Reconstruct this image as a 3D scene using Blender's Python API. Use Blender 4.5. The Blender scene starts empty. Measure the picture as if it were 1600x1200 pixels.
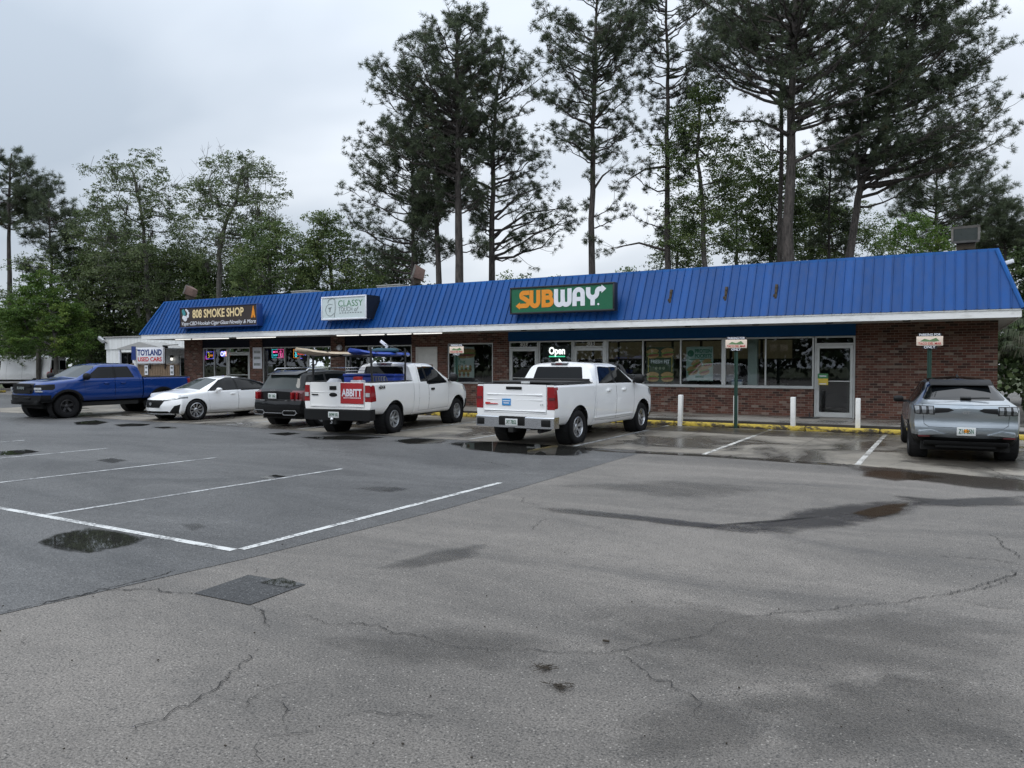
import bpy, bmesh, math, random
import numpy as np
from mathutils import Vector, Matrix
PI = math.pi
R = math.radians
scene = bpy.context.scene
COL = scene.collection
rnd = random.Random(7)

# ------------------------------------------------------------------ camera
CAM_H = 1.86; FPX = 1180.0; YAW = R(29.95); PITCH = math.atan(32.0 / FPX)
_F0 = Vector((-math.sin(YAW), math.cos(YAW), 0)); _R = Vector((math.cos(YAW), math.sin(YAW), 0)); _U0 = Vector((0, 0, 1))
_F = _F0 * math.cos(PITCH) - _U0 * math.sin(PITCH); _U = _U0 * math.cos(PITCH) + _F0 * math.sin(PITCH)
EYE = Vector((0, 0, CAM_H))
def ray(x, y): return _F + _R * ((x - 800) / FPX) + _U * ((600 - y) / FPX)
def gpt(x, y, z=0.0):
    d = ray(x, y); return EYE + d * ((z - CAM_H) / d.z)
def ypt(x, y, Y):
    d = ray(x, y); return EYE + d * (Y / d.y)
def dpt(x, y, D):
    return EYE + ray(x, y) * D
cam_d = bpy.data.cameras.new('camera'); cam = bpy.data.objects.new('camera', cam_d); COL.objects.link(cam)
cam_d.sensor_width = 36; cam_d.sensor_fit = 'HORIZONTAL'; cam_d.lens = 36 * FPX / 1600.0
cam_d.clip_start = 0.05; cam_d.clip_end = 3000
M = Matrix((( _R.x, _U.x, -_F.x, 0), (_R.y, _U.y, -_F.y, 0), (_R.z, _U.z, -_F.z, CAM_H), (0, 0, 0, 1)))
cam.matrix_world = M
scene.camera = cam

# ------------------------------------------------------------------ tagging
def tag(o, label=None, cat=None, group=None, kind=None):
    if label: o['label'] = label
    if cat: o['category'] = cat
    if group: o['group'] = group
    if kind: o['kind'] = kind
    return o
def empty(name, loc, rz=0.0, label=None, cat=None, group=None):
    o = bpy.data.objects.new(name, None); COL.objects.link(o)
    o.location = loc; o.rotation_euler = (0, 0, rz); o.empty_display_size = 0.2
    return tag(o, label, cat, group)
def copy_tree(o, parent=None):
    c = o.copy(); COL.objects.link(c)
    if parent is not None: c.parent = parent
    for ch in list(o.children): copy_tree(ch, c)
    return c

# ------------------------------------------------------------------ mesh builder
class MB:
    def __init__(s): s.v = []; s.f = []; s.mi = []
    def add(s, vs, fs, mi=0):
        b = len(s.v); s.v.extend([tuple(p) for p in vs])
        for f in fs: s.f.append(tuple(i + b for i in f)); s.mi.append(mi)
        return s
    def box(s, x0, x1, y0, y1, z0, z1, mi=0):
        return s.add([(x0,y0,z0),(x1,y0,z0),(x1,y1,z0),(x0,y1,z0),(x0,y0,z1),(x1,y0,z1),(x1,y1,z1),(x0,y1,z1)],
                     [(0,3,2,1),(4,5,6,7),(0,1,5,4),(1,2,6,5),(2,3,7,6),(3,0,4,7)], mi)
    def obox(s, c, ax, ay, az, mi=0):
        c, ax, ay, az = Vector(c), Vector(ax), Vector(ay), Vector(az)
        vs = [c + ax*i + ay*j + az*k for k in (-1,1) for (i,j) in ((-1,-1),(1,-1),(1,1),(-1,1))]
        return s.add(vs, [(0,3,2,1),(4,5,6,7),(0,1,5,4),(1,2,6,5),(2,3,7,6),(3,0,4,7)], mi)
    def quad(s, a, b, c, d, mi=0): return s.add([a,b,c,d], [(0,1,2,3)], mi)
    def prism(s, poly, axis, a0, a1, mi=0):
        def P(p, a): return {'x': (a,p[0],p[1]), 'y': (p[0],a,p[1]), 'z': (p[0],p[1],a)}[axis]
        n = len(poly)
        return s.add([P(p,a0) for p in poly] + [P(p,a1) for p in poly],
                     [tuple(range(n-1,-1,-1)), tuple(range(n,2*n))] + [(i,(i+1)%n,n+(i+1)%n,n+i) for i in range(n)], mi)
    def tube(s, pts, rad, n=8, caps=True, mi=0):
        pts = [Vector(p) for p in pts]
        if not hasattr(rad, '__len__'): rad = [rad]*len(pts)
        b = len(s.v); up0 = None
        for i, p in enumerate(pts):
            t = (pts[min(i+1,len(pts)-1)] - pts[max(i-1,0)])
            t = t.normalized() if t.length > 1e-9 else Vector((0,0,1))
            if up0 is None:
                up0 = Vector((0,0,1)) if abs(t.z) < .9 else Vector((1,0,0))
            u = t.cross(up0); u = u.normalized() if u.length > 1e-6 else t.orthogonal().normalized()
            w = u.cross(t).normalized(); up0 = w
            for k in range(n):
                a = 2*PI*k/n; s.v.append(tuple(p + (u*math.cos(a) + w*math.sin(a))*rad[i]))
        for i in range(len(pts)-1):
            for k in range(n):
                s.f.append((b+i*n+k, b+i*n+(k+1)%n, b+(i+1)*n+(k+1)%n, b+(i+1)*n+k)); s.mi.append(mi)
        if caps:
            s.f.append(tuple(b+k for k in range(n-1,-1,-1))); s.mi.append(mi)
            e = b+(len(pts)-1)*n; s.f.append(tuple(e+k for k in range(n))); s.mi.append(mi)
        return s
    def lathe(s, prof, axis='y', c=(0,0,0), n=24, mi=0, closed=False):
        b = len(s.v)
        for (r, h) in prof:
            for k in range(n):
                a = 2*PI*k/n; u, w = r*math.cos(a), r*math.sin(a)
                p = {'y': (u,h,w), 'z': (u,w,h), 'x': (h,u,w)}[axis]
                s.v.append((p[0]+c[0], p[1]+c[1], p[2]+c[2]))
        m = len(prof)
        for i in range(m-1 + (1 if closed else 0)):
            j = (i+1) % m
            for k in range(n):
                s.f.append((b+i*n+k, b+i*n+(k+1)%n, b+j*n+(k+1)%n, b+j*n+k)); s.mi.append(mi)
        return s
    def each(s, name, mat, parent=None, **kw):
        """one object per loose piece"""
        p = list(range(len(s.v)))
        def find(i):
            while p[i] != i: p[i] = p[p[i]]; i = p[i]
            return i
        for f in s.f:
            for i in f[1:]: p[find(i)] = find(f[0])
        grp = {}
        for f in s.f: grp.setdefault(find(f[0]), []).append(f)
        out = []
        for fs in grp.values():
            ids = sorted(set(i for f in fs for i in f)); mp = {i: k for k, i in enumerate(ids)}
            m = MB(); m.add([s.v[i] for i in ids], [tuple(mp[i] for i in f) for f in fs]); out.append(m.build(name, mat, parent, **kw))
        return out
    def build(s, name, mat, parent=None, smooth=False, bevel=0, ang=35, seg=2):
        me = bpy.data.meshes.new(name); me.from_pydata(s.v, [], s.f)
        mats = mat if isinstance(mat, (list, tuple)) else [mat]
        for m in mats: me.materials.append(m)
        if len(mats) > 1: me.polygons.foreach_set('material_index', s.mi)
        bm = bmesh.new(); bm.from_mesh(me)
        bmesh.ops.recalc_face_normals(bm, faces=bm.faces)
        if bevel:
            es = [e for e in bm.edges if len(e.link_faces) == 2 and e.calc_face_angle(0) > R(30)]
            bmesh.ops.bevel(bm, geom=es, offset=bevel, segments=seg, profile=.5, affect='EDGES', clamp_overlap=True)
            smooth = True
        if smooth:
            for f in bm.faces: f.smooth = True
            for e in bm.edges: e.smooth = not (len(e.link_faces) == 2 and e.calc_face_angle(0) > R(ang))
        bm.to_mesh(me); bm.free(); me.update()
        o = bpy.data.objects.new(name, me); COL.objects.link(o)
        if parent is not None: o.parent = parent
        return o

# ------------------------------------------------------------------ materials
MATS = {}
class NT:
    """small wrapper to write node trees briefly"""
    def __init__(s, tree): s.t = tree; s.n = tree.nodes; s.l = tree.links
    def new(s, typ, **kw):
        n = s.n.new(typ)
        for k, v in kw.items():
            if k == 'inp':
                for a, b in v.items():
                    if hasattr(b, 'is_linked') or isinstance(b, bpy.types.NodeSocket): s.l.new(b, n.inputs[a])
                    else: n.inputs[a].default_value = b
            else: setattr(n, k, v)
        return n
    def link(s, a, b): s.l.new(a, b)
    def math(s, op, a, b=0.0, c=0.0, clamp=False):
        n = s.n.new('ShaderNodeMath'); n.operation = op; n.use_clamp = clamp
        for i, x in enumerate((a, b, c)):
            if isinstance(x, bpy.types.NodeSocket): s.l.new(x, n.inputs[i])
            else: n.inputs[i].default_value = x
        return n.outputs[0]
    def mix(s, f, a, b, typ='MIX'):
        n = s.n.new('ShaderNodeMix'); n.data_type = 'RGBA'; n.blend_type = typ
        for i, x in ((0, f), (6, a), (7, b)):
            if isinstance(x, bpy.types.NodeSocket): s.l.new(x, n.inputs[i])
            else: n.inputs[i].default_value = x if i == 0 else ((*x, 1) if len(x) == 3 else x)
        return n.outputs[2]
    def noise(s, vec, scale, detail=4, rough=.55, dist=0.0):
        n = s.new('ShaderNodeTexNoise', inp={'Scale': scale, 'Detail': detail, 'Roughness': rough, 'Distortion': dist})
        if vec is not None: s.l.new(vec, n.inputs['Vector'])
        return n.outputs['Fac']
    def ramp(s, fac, stops, interp='LINEAR'):
        n = s.n.new('ShaderNodeValToRGB'); s.l.new(fac, n.inputs[0]); cr = n.color_ramp; cr.interpolation = interp
        while len(cr.elements) < len(stops): cr.elements.new(.5)
        for e, (p, c) in zip(cr.elements, stops):
            e.position = p; e.color = (*c, 1) if hasattr(c, '__len__') else (c, c, c, 1)
        return n.outputs[0]
    def mapping(s, vec, scale=(1,1,1), loc=(0,0,0), rot=(0,0,0)):
        n = s.new('ShaderNodeMapping'); s.l.new(vec, n.inputs[0])
        n.inputs['Scale'].default_value = scale; n.inputs['Location'].default_value = loc; n.inputs['Rotation'].default_value = rot
        return n.outputs[0]
    def bump(s, h, strength=.3, dist=.01):
        n = s.new('ShaderNodeBump', inp={'Strength': strength, 'Distance': dist}); s.l.new(h, n.inputs['Height']); return n.outputs[0]
def mat_new(name):
    m = bpy.data.materials.new(name); m.use_nodes = True
    nt = NT(m.node_tree); b = m.node_tree.nodes['Principled BSDF']; MATS[name] = m
    return m, nt, b
def pset(b, **kw):
    for k, v in kw.items():
        k = k.replace('_', ' ')
        b.inputs[k].default_value = v
def plain(name, col, rough=.5, metal=0.0, var=.12, spec=.5, nscale=6.0, coat=0.0, bump=0.0):
    """a plain painted/plastic/metal surface with slight noise in colour and gloss"""
    if name in MATS: return MATS[name]
    m, nt, b = mat_new(name)
    tc = nt.new('ShaderNodeTexCoord').outputs['Object']
    n = nt.noise(tc, nscale, 5, .6)
    f = nt.math('MULTIPLY_ADD', nt.math('SUBTRACT', n, .5), 2*var, 1.0)
    c = nt.mix(1.0, col, (1,1,1), 'MULTIPLY')
    mul = nt.new('ShaderNodeVectorMath', operation='SCALE'); mul.inputs[0].default_value = col; nt.link(f, mul.inputs['Scale'])
    nt.link(mul.outputs[0], b.inputs['Base Color'])
    r = nt.math('MULTIPLY_ADD', nt.math('SUBTRACT', n, .5), .25, rough, clamp=True); nt.link(r, b.inputs['Roughness'])
    pset(b, Metallic=metal, Specular_IOR_Level=spec, Coat_Weight=coat, Coat_Roughness=.04)
    if bump:
        nt.link(nt.bump(nt.noise(tc, nscale*12, 3), bump, .004), b.inputs['Normal'])
    return m
def emit(name, col, s):
    if name in MATS: return MATS[name]
    m, nt, b = mat_new(name)
    pset(b, Base_Color=(*[min(1, c) for c in col], 1), Emission_Color=(*col, 1), Emission_Strength=s, Roughness=.4)
    return m

# ------------------------------------------------------------------ text
def text(name, s, mat, parent=None, size=.2, loc=(0,0,0), rot=(PI/2,0,0), bold=0.0, align='CENTER', depth=.002, sx=1.0, shear=0.0, spacing=1.0, width=None):
    cu = bpy.data.curves.new(name, 'FONT'); cu.body = s; cu.size = size; cu.align_x = align; cu.align_y = 'CENTER'
    cu.offset = bold*size; cu.extrude = depth; cu.shear = shear; cu.space_character = spacing; cu.resolution_u = 3
    t = bpy.data.objects.new(name, cu); COL.objects.link(t)
    bpy.context.view_layer.update()
    me = bpy.data.meshes.new_from_object(t.evaluated_get(bpy.context.evaluated_depsgraph_get()))
    bpy.data.objects.remove(t); bpy.data.curves.remove(cu)
    me.name = name; me.materials.clear(); me.materials.append(mat)
    if width and len(me.vertices):
        xs = [v.co.x for v in me.vertices]; sx = width/(max(xs)-min(xs))
    if sx != 1.0:
        for v in me.vertices: v.co.x *= sx
    o = bpy.data.objects.new(name, me); COL.objects.link(o); o.location = loc; o.rotation_euler = rot
    if parent is not None: o.parent = parent
    return o
_STK = [0]
def stroke2d(mb, pts, w, y0, y1, arrow=False):
    """thick polyline in the XZ plane as small prisms with round joints"""
    _STK[0] = (_STK[0]+1) % 12; y0 -= .0006*_STK[0]
    pts = [Vector((p[0], p[1])) for p in pts]
    n = len(pts); L = []; Rr = []
    for i, p in enumerate(pts):
        a = (pts[i]-pts[i-1]).normalized() if i else (pts[1]-pts[0]).normalized()
        b = (pts[i+1]-pts[i]).normalized() if i < n-1 else a
        t = (a+b); t = t.normalized() if t.length > 1e-6 else a
        nn = Vector((-t.y, t.x)); k = min(1.4, 1/max(.6, nn.dot(Vector((-a.y, a.x)))))
        L.append(p + nn*(w/2*k)); Rr.append(p - nn*(w/2*k))
    vs = [(q.x, y0, q.y) for q in L] + [(q.x, y0, q.y) for q in Rr] + [(q.x, y1, q.y) for q in L] + [(q.x, y1, q.y) for q in Rr]
    fs = []
    for i in range(n-1):
        fs += [(i, i+1, n+i+1, n+i), (2*n+i, 3*n+i, 3*n+i+1, 2*n+i+1), (i, 2*n+i, 2*n+i+1, i+1), (n+i, n+i+1, 3*n+i+1, 3*n+i)]
    fs += [(0, n, 3*n, 2*n), (n-1, 3*n-1, 4*n-1, 2*n-1)]
    mb.add(vs, fs)
def arc(cx, cz, r, a0, a1, n=10):
    return [(cx + r*math.cos(R(a0+(a1-a0)*i/n)), cz + r*math.sin(R(a0+(a1-a0)*i/n))) for i in range(n+1)]
# ------------------------------------------------------------------ daylight: overcast sky + one soft sun
w = bpy.data.worlds.new('World'); scene.world = w; w.use_nodes = True
wt = NT(w.node_tree); bg = w.node_tree.nodes['Background']
SUN_EL, SUN_AZ = R(58), R(200)          # azimuth from +Y, clockwise; behind the camera
sky = wt.new('ShaderNodeTexSky'); sky.sky_type = 'NISHITA'; sky.sun_disc = False
sky.sun_elevation = SUN_EL; sky.sun_rotation = SUN_AZ; sky.dust_density = 3; sky.air_density = 1.2
d = wt.new('ShaderNodeTexCoord').outputs['Generated']
sep = wt.new('ShaderNodeSeparateXYZ', inp={0: d})
# cloud deck: project the direction onto a flat layer so that the clouds flatten toward the horizon
zz = wt.math('ADD', wt.math('MAXIMUM', sep.outputs[2], 0.0), .22)
cx = wt.math('DIVIDE', sep.outputs[0], zz); cy = wt.math('DIVIDE', sep.outputs[1], zz)
cv = wt.new('ShaderNodeCombineXYZ', inp={0: cx, 1: cy, 2: 0.0}).outputs[0]
n1 = wt.noise(wt.mapping(cv, (1.0, 1.5, 1), (3.1, .7, 0)), .75, 4, .45, .3)
cl = wt.ramp(n1, [(.34, (.44, .505, .585)), (.50, (.58, .64, .715)), (.66, (.80, .85, .91))])
# brighter toward the right of the view and overhead, and behind the camera where the sun stands above the cloud
dr = wt.new('ShaderNodeVectorMath', operation='DOT_PRODUCT'); wt.link(d, dr.inputs[0]); dr.inputs[1].default_value = (.62, .78, .10)
rt = wt.math('MULTIPLY_ADD', wt.math('SUBTRACT', dr.outputs['Value'], .35), .75, 0.0, clamp=True)
cl = wt.mix(rt, cl, (.95, .98, 1.03))
up = wt.math('POWER', wt.math('MAXIMUM', sep.outputs[2], 0.0), 1.5)
bk = wt.math('MAXIMUM', wt.math('MULTIPLY', sep.outputs[1], -1.0), 0.0)
gain = wt.math('MULTIPLY_ADD', up, 1.6, 1.0)
gain = wt.math('MULTIPLY_ADD', bk, .55, gain)
vs = wt.new('ShaderNodeVectorMath', operation='SCALE'); wt.link(cl, vs.inputs[0]); wt.link(gain, vs.inputs['Scale'])
sc = wt.new('ShaderNodeVectorMath', operation='SCALE'); wt.link(vs.outputs[0], sc.inputs[0]); sc.inputs['Scale'].default_value = 10.0
fin = wt.mix(.90, sky.outputs[0], sc.outputs[0])
wt.link(fin, bg.inputs['Color']); bg.inputs['Strength'].default_value = 0.1
sd = bpy.data.lights.new('sun', 'SUN'); sd.energy = 1.1; sd.angle = R(25); sd.color = (1, .97, .93)
so = bpy.data.objects.new('sun', sd); COL.objects.link(so)
sdir = Vector((math.sin(SUN_AZ)*math.cos(SUN_EL), math.cos(SUN_AZ)*math.cos(SUN_EL), math.sin(SUN_EL)))
so.rotation_euler = sdir.to_track_quat('Z', 'Y').to_euler(); so.location = sdir*50
scene.view_settings.view_transform = 'Standard'; scene.view_settings.look = 'None'
scene.view_settings.gamma = 1; scene.view_settings.exposure = 0.10; scene.view_settings.use_curve_mapping = False
scene.cycles.caustics_reflective = False; scene.cycles.caustics_refractive = False; scene.cycles.sample_clamp_indirect = 2.0; scene.cycles.blur_glossy = 1.0; scene.cycles.use_adaptive_sampling = False
scene.cycles.max_bounces = 6; scene.cycles.transparent_max_bounces = 12
scene.cycles.use_denoising = True
try: scene.cycles.denoising_prefilter = 'FAST'
except Exception: pass
# ------------------------------------------------------------------ ground, lot and markings
def asphalt(name, c_lo, c_hi, chips, wet=.5, rough=.62, chipc=(.34,.32,.29)):
    m, nt, b = mat_new(name)
    tc = nt.new('ShaderNodeTexCoord').outputs['Object']
    big = nt.noise(nt.mapping(tc, (.30,.8,1), rot=(0,0,.35)), .65, 7, .66, .7)
    mid = nt.noise(tc, 5.0, 5, .65)
    fine = nt.noise(tc, 75.0, 4, .8)
    col = nt.mix(nt.ramp(big, [(.36, 0.0), (.62, 1.0)]), c_lo, c_hi)
    k = nt.math('MULTIPLY_ADD', nt.math('SUBTRACT', mid, .5), .45, 1.0)
    k = nt.math('MULTIPLY', k, nt.math('MULTIPLY_ADD', nt.math('SUBTRACT', fine, .5), 4.4, 1.0))
    vs = nt.new('ShaderNodeVectorMath', operation='SCALE'); nt.link(col, vs.inputs[0]); nt.link(k, vs.inputs['Scale'])
    # pale stones of the aggregate
    vo = nt.new('ShaderNodeTexVoronoi', inp={'Scale': 62.0, 'Randomness': 1.0}); nt.link(tc, vo.inputs['Vector'])
    rs = nt.new('ShaderNodeSeparateColor'); nt.link(vo.outputs['Color'], rs.inputs[0])
    st = nt.math('MULTIPLY', nt.math('LESS_THAN', vo.outputs['Distance'], .34), nt.math('GREATER_THAN', rs.outputs[0], 1.0-chips))
    dk = nt.math('MULTIPLY', nt.math('LESS_THAN', vo.outputs['Distance'], .45), nt.math('LESS_THAN', rs.outputs[1], .16))
    c2 = nt.mix(nt.math('MULTIPLY', st, nt.math('MULTIPLY_ADD', rs.outputs[2], .7, .15)), vs.outputs[0], chipc); c2 = nt.mix(nt.math('MULTIPLY', dk, .6), c2, (.03,.03,.03))
    # damp streaks: darker and glossier, dragged along the slope of the lot
    wn = nt.noise(nt.mapping(tc, (.28,.8,1), (4.2,1.3,0), (0,0,-.35)), .9, 8, .66, .8)
    wm = nt.ramp(wn, [(.60-.12*wet, 0.0), (.80-.06*wet, 1.0)])
    c3 = nt.mix(nt.math('MULTIPLY', wm, .48), c2, (.035,.035,.036))
    nt.link(c3, b.inputs['Base Color'])
    rg = nt.math('MULTIPLY_ADD', wm, -.30, rough); rg = nt.math('MULTIPLY_ADD', nt.math('SUBTRACT', mid, .5), .25, rg)
    nt.link(rg, b.inputs['Roughness']); pset(b, Specular_IOR_Level=.36)
    nt.link(nt.bump(nt.math('ADD', fine, nt.math('MULTIPLY', mid, .6)), .55, .012), b.inputs['Normal'])
    return m
m_old = asphalt('old_asphalt', (.104,.097,.089), (.182,.167,.151), .16, .35)
m_new = asphalt('dark_asphalt', (.060,.060,.060), (.108,.107,.106), .14, .45, .56, (.36,.37,.38))
m_patch = asphalt('patch_asphalt', (.030,.030,.031), (.055,.056,.057), .2, .4, .60, (.3,.3,.3))

def concrete(name, c0, c1, wetk=.5, joints=False):
    m, nt, b = mat_new(name)
    tc = nt.new('ShaderNodeTexCoord').outputs['Object']
    n = nt.noise(nt.mapping(tc, (.5,1,1)), .9, 7, .65, .5); f = nt.noise(tc, 45, 4, .7); md = nt.noise(tc, 7, 5, .6)
    c = nt.mix(nt.ramp(n, [(.36, 0.0), (.64, 1.0)]), c0, c1)
    k = nt.math('MULTIPLY', nt.math('MULTIPLY_ADD', nt.math('SUBTRACT', f, .5), .5, 1.0), nt.math('MULTIPLY_ADD', nt.math('SUBTRACT', md, .5), .5, 1.0))
    vs = nt.new('ShaderNodeVectorMath', operation='SCALE'); nt.link(c, vs.inputs[0]); nt.link(k, vs.inputs['Scale'])
    wn = nt.noise(nt.mapping(tc, (.55,.5,1), (1.7,8,0)), .8, 7, .6, .8)
    wm = nt.ramp(wn, [(.44, 0.0), (.58, 1.0)])
    c3 = nt.mix(nt.math('MULTIPLY', wm, wetk), vs.outputs[0], (.035,.033,.031))
    nt.link(c3, b.inputs['Base Color']); nt.link(nt.math('MULTIPLY_ADD', wm, -.42, .62), b.inputs['Roughness'])
    nt.link(nt.bump(nt.math('ADD', f, md), .3, .006), b.inputs['Normal'])
    return m
m_conc = concrete('stall_concrete', (.150,.134,.110), (.250,.225,.186), .78)
m_walk = concrete('walk_concrete', (.19,.178,.158), (.26,.247,.225), .55)

def sheet(name, pts, z, mat, kind='structure', nx=1):
    mb = MB(); mb.add([(p[0], p[1], z) for p in pts], [tuple(range(len(pts)))])
    o = mb.build(name, mat); 
    for p in o.data.polygons:
        if p.normal.z < 0: o.data.flip_normals(); break
    return tag(o, kind=kind)
# base terrain with grass
m, nt, b = mat_new('turf')
tc = nt.new('ShaderNodeTexCoord').outputs['Object']
nn = nt.noise(tc, .6, 6, .6); nf = nt.noise(tc, 30, 4, .7)
c = nt.mix(nt.ramp(nn, [(.4, 0.0), (.6, 1.0)]), (.035,.06,.018), (.085,.095,.035)); c = nt.mix(nt.math('MULTIPLY', nf, .5), c, (.03,.035,.015))
nt.link(c, b.inputs['Base Color']); pset(b, Roughness=.9); nt.link(nt.bump(nf, .8, .05), b.inputs['Normal'])
m_turf = m
sheet('ground', [(-500,-300),(500,-300),(500,700),(-500,700)], -.03, m_turf)
sheet('parking_lot', [(-62,-45),(3.2,-45),(3.2,13.9),(6,16),(22,30),(22,80),(6,80),(6,60),(-33,60),(-62,60)], 0.0, m_old)
_yl = 15.17
sheet('newer_asphalt', [(-60,-2.0),(-6.4,-2.0),(-6.05,2.9),(-5.75,5.0),(-5.52,8.0),(-5.5,_yl),(-34.2,_yl),(-34.2,24),(-60,24)], .004, m_new)
sheet('concrete_stalls', [(-34.2,_yl),(-5.5,_yl),(-1.4,15.05),(1.1,14.35),(2.3,14.2),(2.3,22.0),(-34.2,22.0)], .006, m_conc)
pq = [gpt(303,928), gpt(390,946), gpt(478,914), gpt(388,899)]
sheet('asphalt_patch', pq, .006, m_patch)

# painted markings, worn through to the surface below
def paint_mat(name, col, wear, under):
    m, nt, b = mat_new(name)
    tc = nt.new('ShaderNodeTexCoord').outputs['Object']
    n = nt.noise(tc, 26, 6, .75); g = nt.noise(tc, 3.0, 4, .6)
    msk = nt.ramp(nt.math('MULTIPLY_ADD', g, .5, nt.math('MULTIPLY', n, .7)), [(wear-.05, 0.0), (wear+.05, 1.0)])
    nt.link(nt.mix(msk, under, col), b.inputs['Base Color']); pset(b, Roughness=.55)
    nt.link(nt.bump(n, .3, .004), b.inputs['Normal'])
    return m
m_line = paint_mat('white_road_paint', (.58,.59,.58), .575, (.16,.16,.16))
m_line2 = paint_mat('thin_road_paint', (.45,.46,.46), .595, (.14,.14,.145))
m_line3 = paint_mat('stall_paint', (.58,.57,.54), .60, (.2,.19,.17))
def line(a, b, wdt, z, mat):
    a = Vector(a); b = Vector(b); t = (b-a).normalized(); n = Vector((-t.y, t.x))*wdt/2
    N = max(2, int((b-a).length/.25)); mb = MB(); vs = []; jr = random.Random(int(a.x*100+b.y*10))
    for i in range(N+1):
        p = a.lerp(b, i/N); j = 1+jr.uniform(-.06,.06); vs += [(p.x+n.x*j, p.y+n.y*j, z), (p.x-n.x*j, p.y-n.y*j, z)]
    mb.add(vs, [(2*i, 2*i+1, 2*i+3, 2*i+2) for i in range(N)])
    o = mb.build('parking_line', mat)
    if o.data.polygons[0].normal.z < 0: o.data.flip_normals()
    return tag(o, kind='structure')
line((-30,5.07), (-6.12,5.08), .095, .008, m_line)
line((-6.08,5.14), (-6.0,10.05), .095, .0085, m_line)
line((-9.55,5.14), (-9.22,10.0), .09, .008, m_line2)
line((-12.85,5.14), (-12.47,9.95), .09, .008, m_line2)
line((-16.2,5.14), (-15.9,9.9), .09, .008, m_line2)
line((-19.6,5.14), (-19.3,9.9), .09, .008, m_line2)
for X, a, bq, mt in ((-1.4,15.1,21.8,m_line3),(-4.28,15.25,21.85,m_line3),(-7.22,15.3,21.85,m_line2),(-10.1,15.4,21.8,m_line2),(-13.0,15.4,21.8,m_line2),(-15.9,15.4,21.8,m_line2),(-18.8,15.4,21.8,m_line2),(-21.7,15.4,21.8,m_line2),(-24.6,15.4,21.8,m_line2)):
    line((X,a), (X+.03,bq), .10, .011, mt)

# cracks in the old asphalt: narrow dark ribbons
m_crack = plain('crack_tar', (.018,.017,.016), .8, var=.3)
m_joint = plain('joint_tar', (.03,.028,.026), .7, var=.3)
def ribbons(name, lines, mat, z, jit=.35):
    mb = MB(); cr = random.Random(11)
    for pts, wd in lines:
        P = [Vector(gpt(*p)) if len(p) == 2 else Vector(p) for p in pts]
        Q = []
        for a, b in zip(P, P[1:]):
            k = max(2, int((b-a).length/.03))
            t = (b-a).normalized(); n = Vector((-t.y, t.x, 0))
            o = 0
            for i in range(k):
                Q.append(a.lerp(b, i/k) + n*cr.gauss(0, .012))
        Q.append(P[-1])
        vs = []; n0 = len(Q)
        for i, q in enumerate(Q):
            t = (Q[min(i+1,n0-1)]-Q[max(i-1,0)]).normalized(); n = Vector((-t.y, t.x, 0))
            e = min(1, min(i, n0-1-i)/6+.15); wq = wd*.55*e*cr.uniform(.15,1.35)/2
            vs += [(q.x+n.x*wq, q.y+n.y*wq, z), (q.x-n.x*wq, q.y-n.y*wq, z)]
        mb.add(vs, [(2*i, 2*i+1, 2*i+3, 2*i+2) for i in range(n0-1)])
    o = mb.build(name, mat)
    return tag(o, kind='structure')
def z6(*p): return [(x/2, 880+y/2) for x, y in p]
def z7(*p): return [(800+x/2, 880+y/2) for x, y in p]
def z4(*p): return [(x/2, 640+y/2) for x, y in p]
def z5(*p): return [(800+x/2, 640+y/2) for x, y in p]
ribbons('pavement_cracks', [
    (z6((300,82),(380,85),(470,82),(540,95),(600,97)), .022), (z6((775,132),(815,150),(832,185),(836,205)), .02),
    (z6((800,18),(798,34),(775,42)), .015), (z6((812,264),(745,325),(715,345),(690,380),(640,415),(590,450),(555,450),(510,490),(430,512),(385,545)), .014),
    (z6((280,513),(330,520),(385,520)), .010), (z6((935,372),(860,385),(785,420),(765,468)), .009), (z6((660,418),(770,428)), .008),
    (z6((860,425),(885,440),(895,460),(880,475),(885,505),(890,528)), .014), (z6((765,552),(820,552),(880,538),(960,530),(1030,518)), .010),
    (z6((800,560),(812,590),(800,640)), .013), (z6((1050,482),(1090,470),(1170,465),(1200,475),(1280,472),(1345,482),(1390,465)), .010),
    (z6((1150,560),(1200,545),(1250,532)), .007), (z6((1395,468),(1440,487)), .008), (z6((60,590),(110,565),(160,555)), .007),
    (z6((0,275),(60,258),(100,220)), .012), (z6((890,165),(960,165),(1020,190),(1110,192),(1180,198),(1230,220),(1310,225),(1350,240),(1400,262),(1480,265),(1545,277),(1600,270)), .013),
    (z7((0,270),(80,272),(150,285),(230,278),(305,280),(360,272),(420,255),(520,240),(610,225),(640,200),(690,170)), .012),
    (z7((305,280),(360,298),(400,325),(440,360),(490,372),(520,395),(560,420),(600,445),(575,460),(572,482),(605,502)), .012), (z7((600,522),(640,512)), .009),
    (z7((690,170),(780,163),(860,155),(980,148),(1060,132),(1150,128),(1220,122),(1290,108),(1355,100),(1400,90),(1480,80),(1540,60),(1575,38),(1560,20)), .014),
    (z7((1400,118),(1470,132),(1540,142),(1600,145)), .012), (z7((200,75),(235,62)), .012),
    (z5((1480,385),(1520,405),(1530,425),(1600,470)), .018), (z5((1300,458),(1400,462),(1500,470),(1600,485)), .018), (z5((1350,580),(1440,560),(1560,520),(1580,505)), .02),
    (z5((0,272),(40,275),(30,290),(100,300)), .016), (z5((60,378),(90,348),(125,340)), .014),
    (z4((0,638),(120,610),(280,575),(500,520),(560,500)), .03),
    (z4((960,126),(1060,132),(1170,142),(1260,150)), .03), (z4((1410,160),(1520,164),(1600,180)), .03),
], m_crack, .0088)
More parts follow.
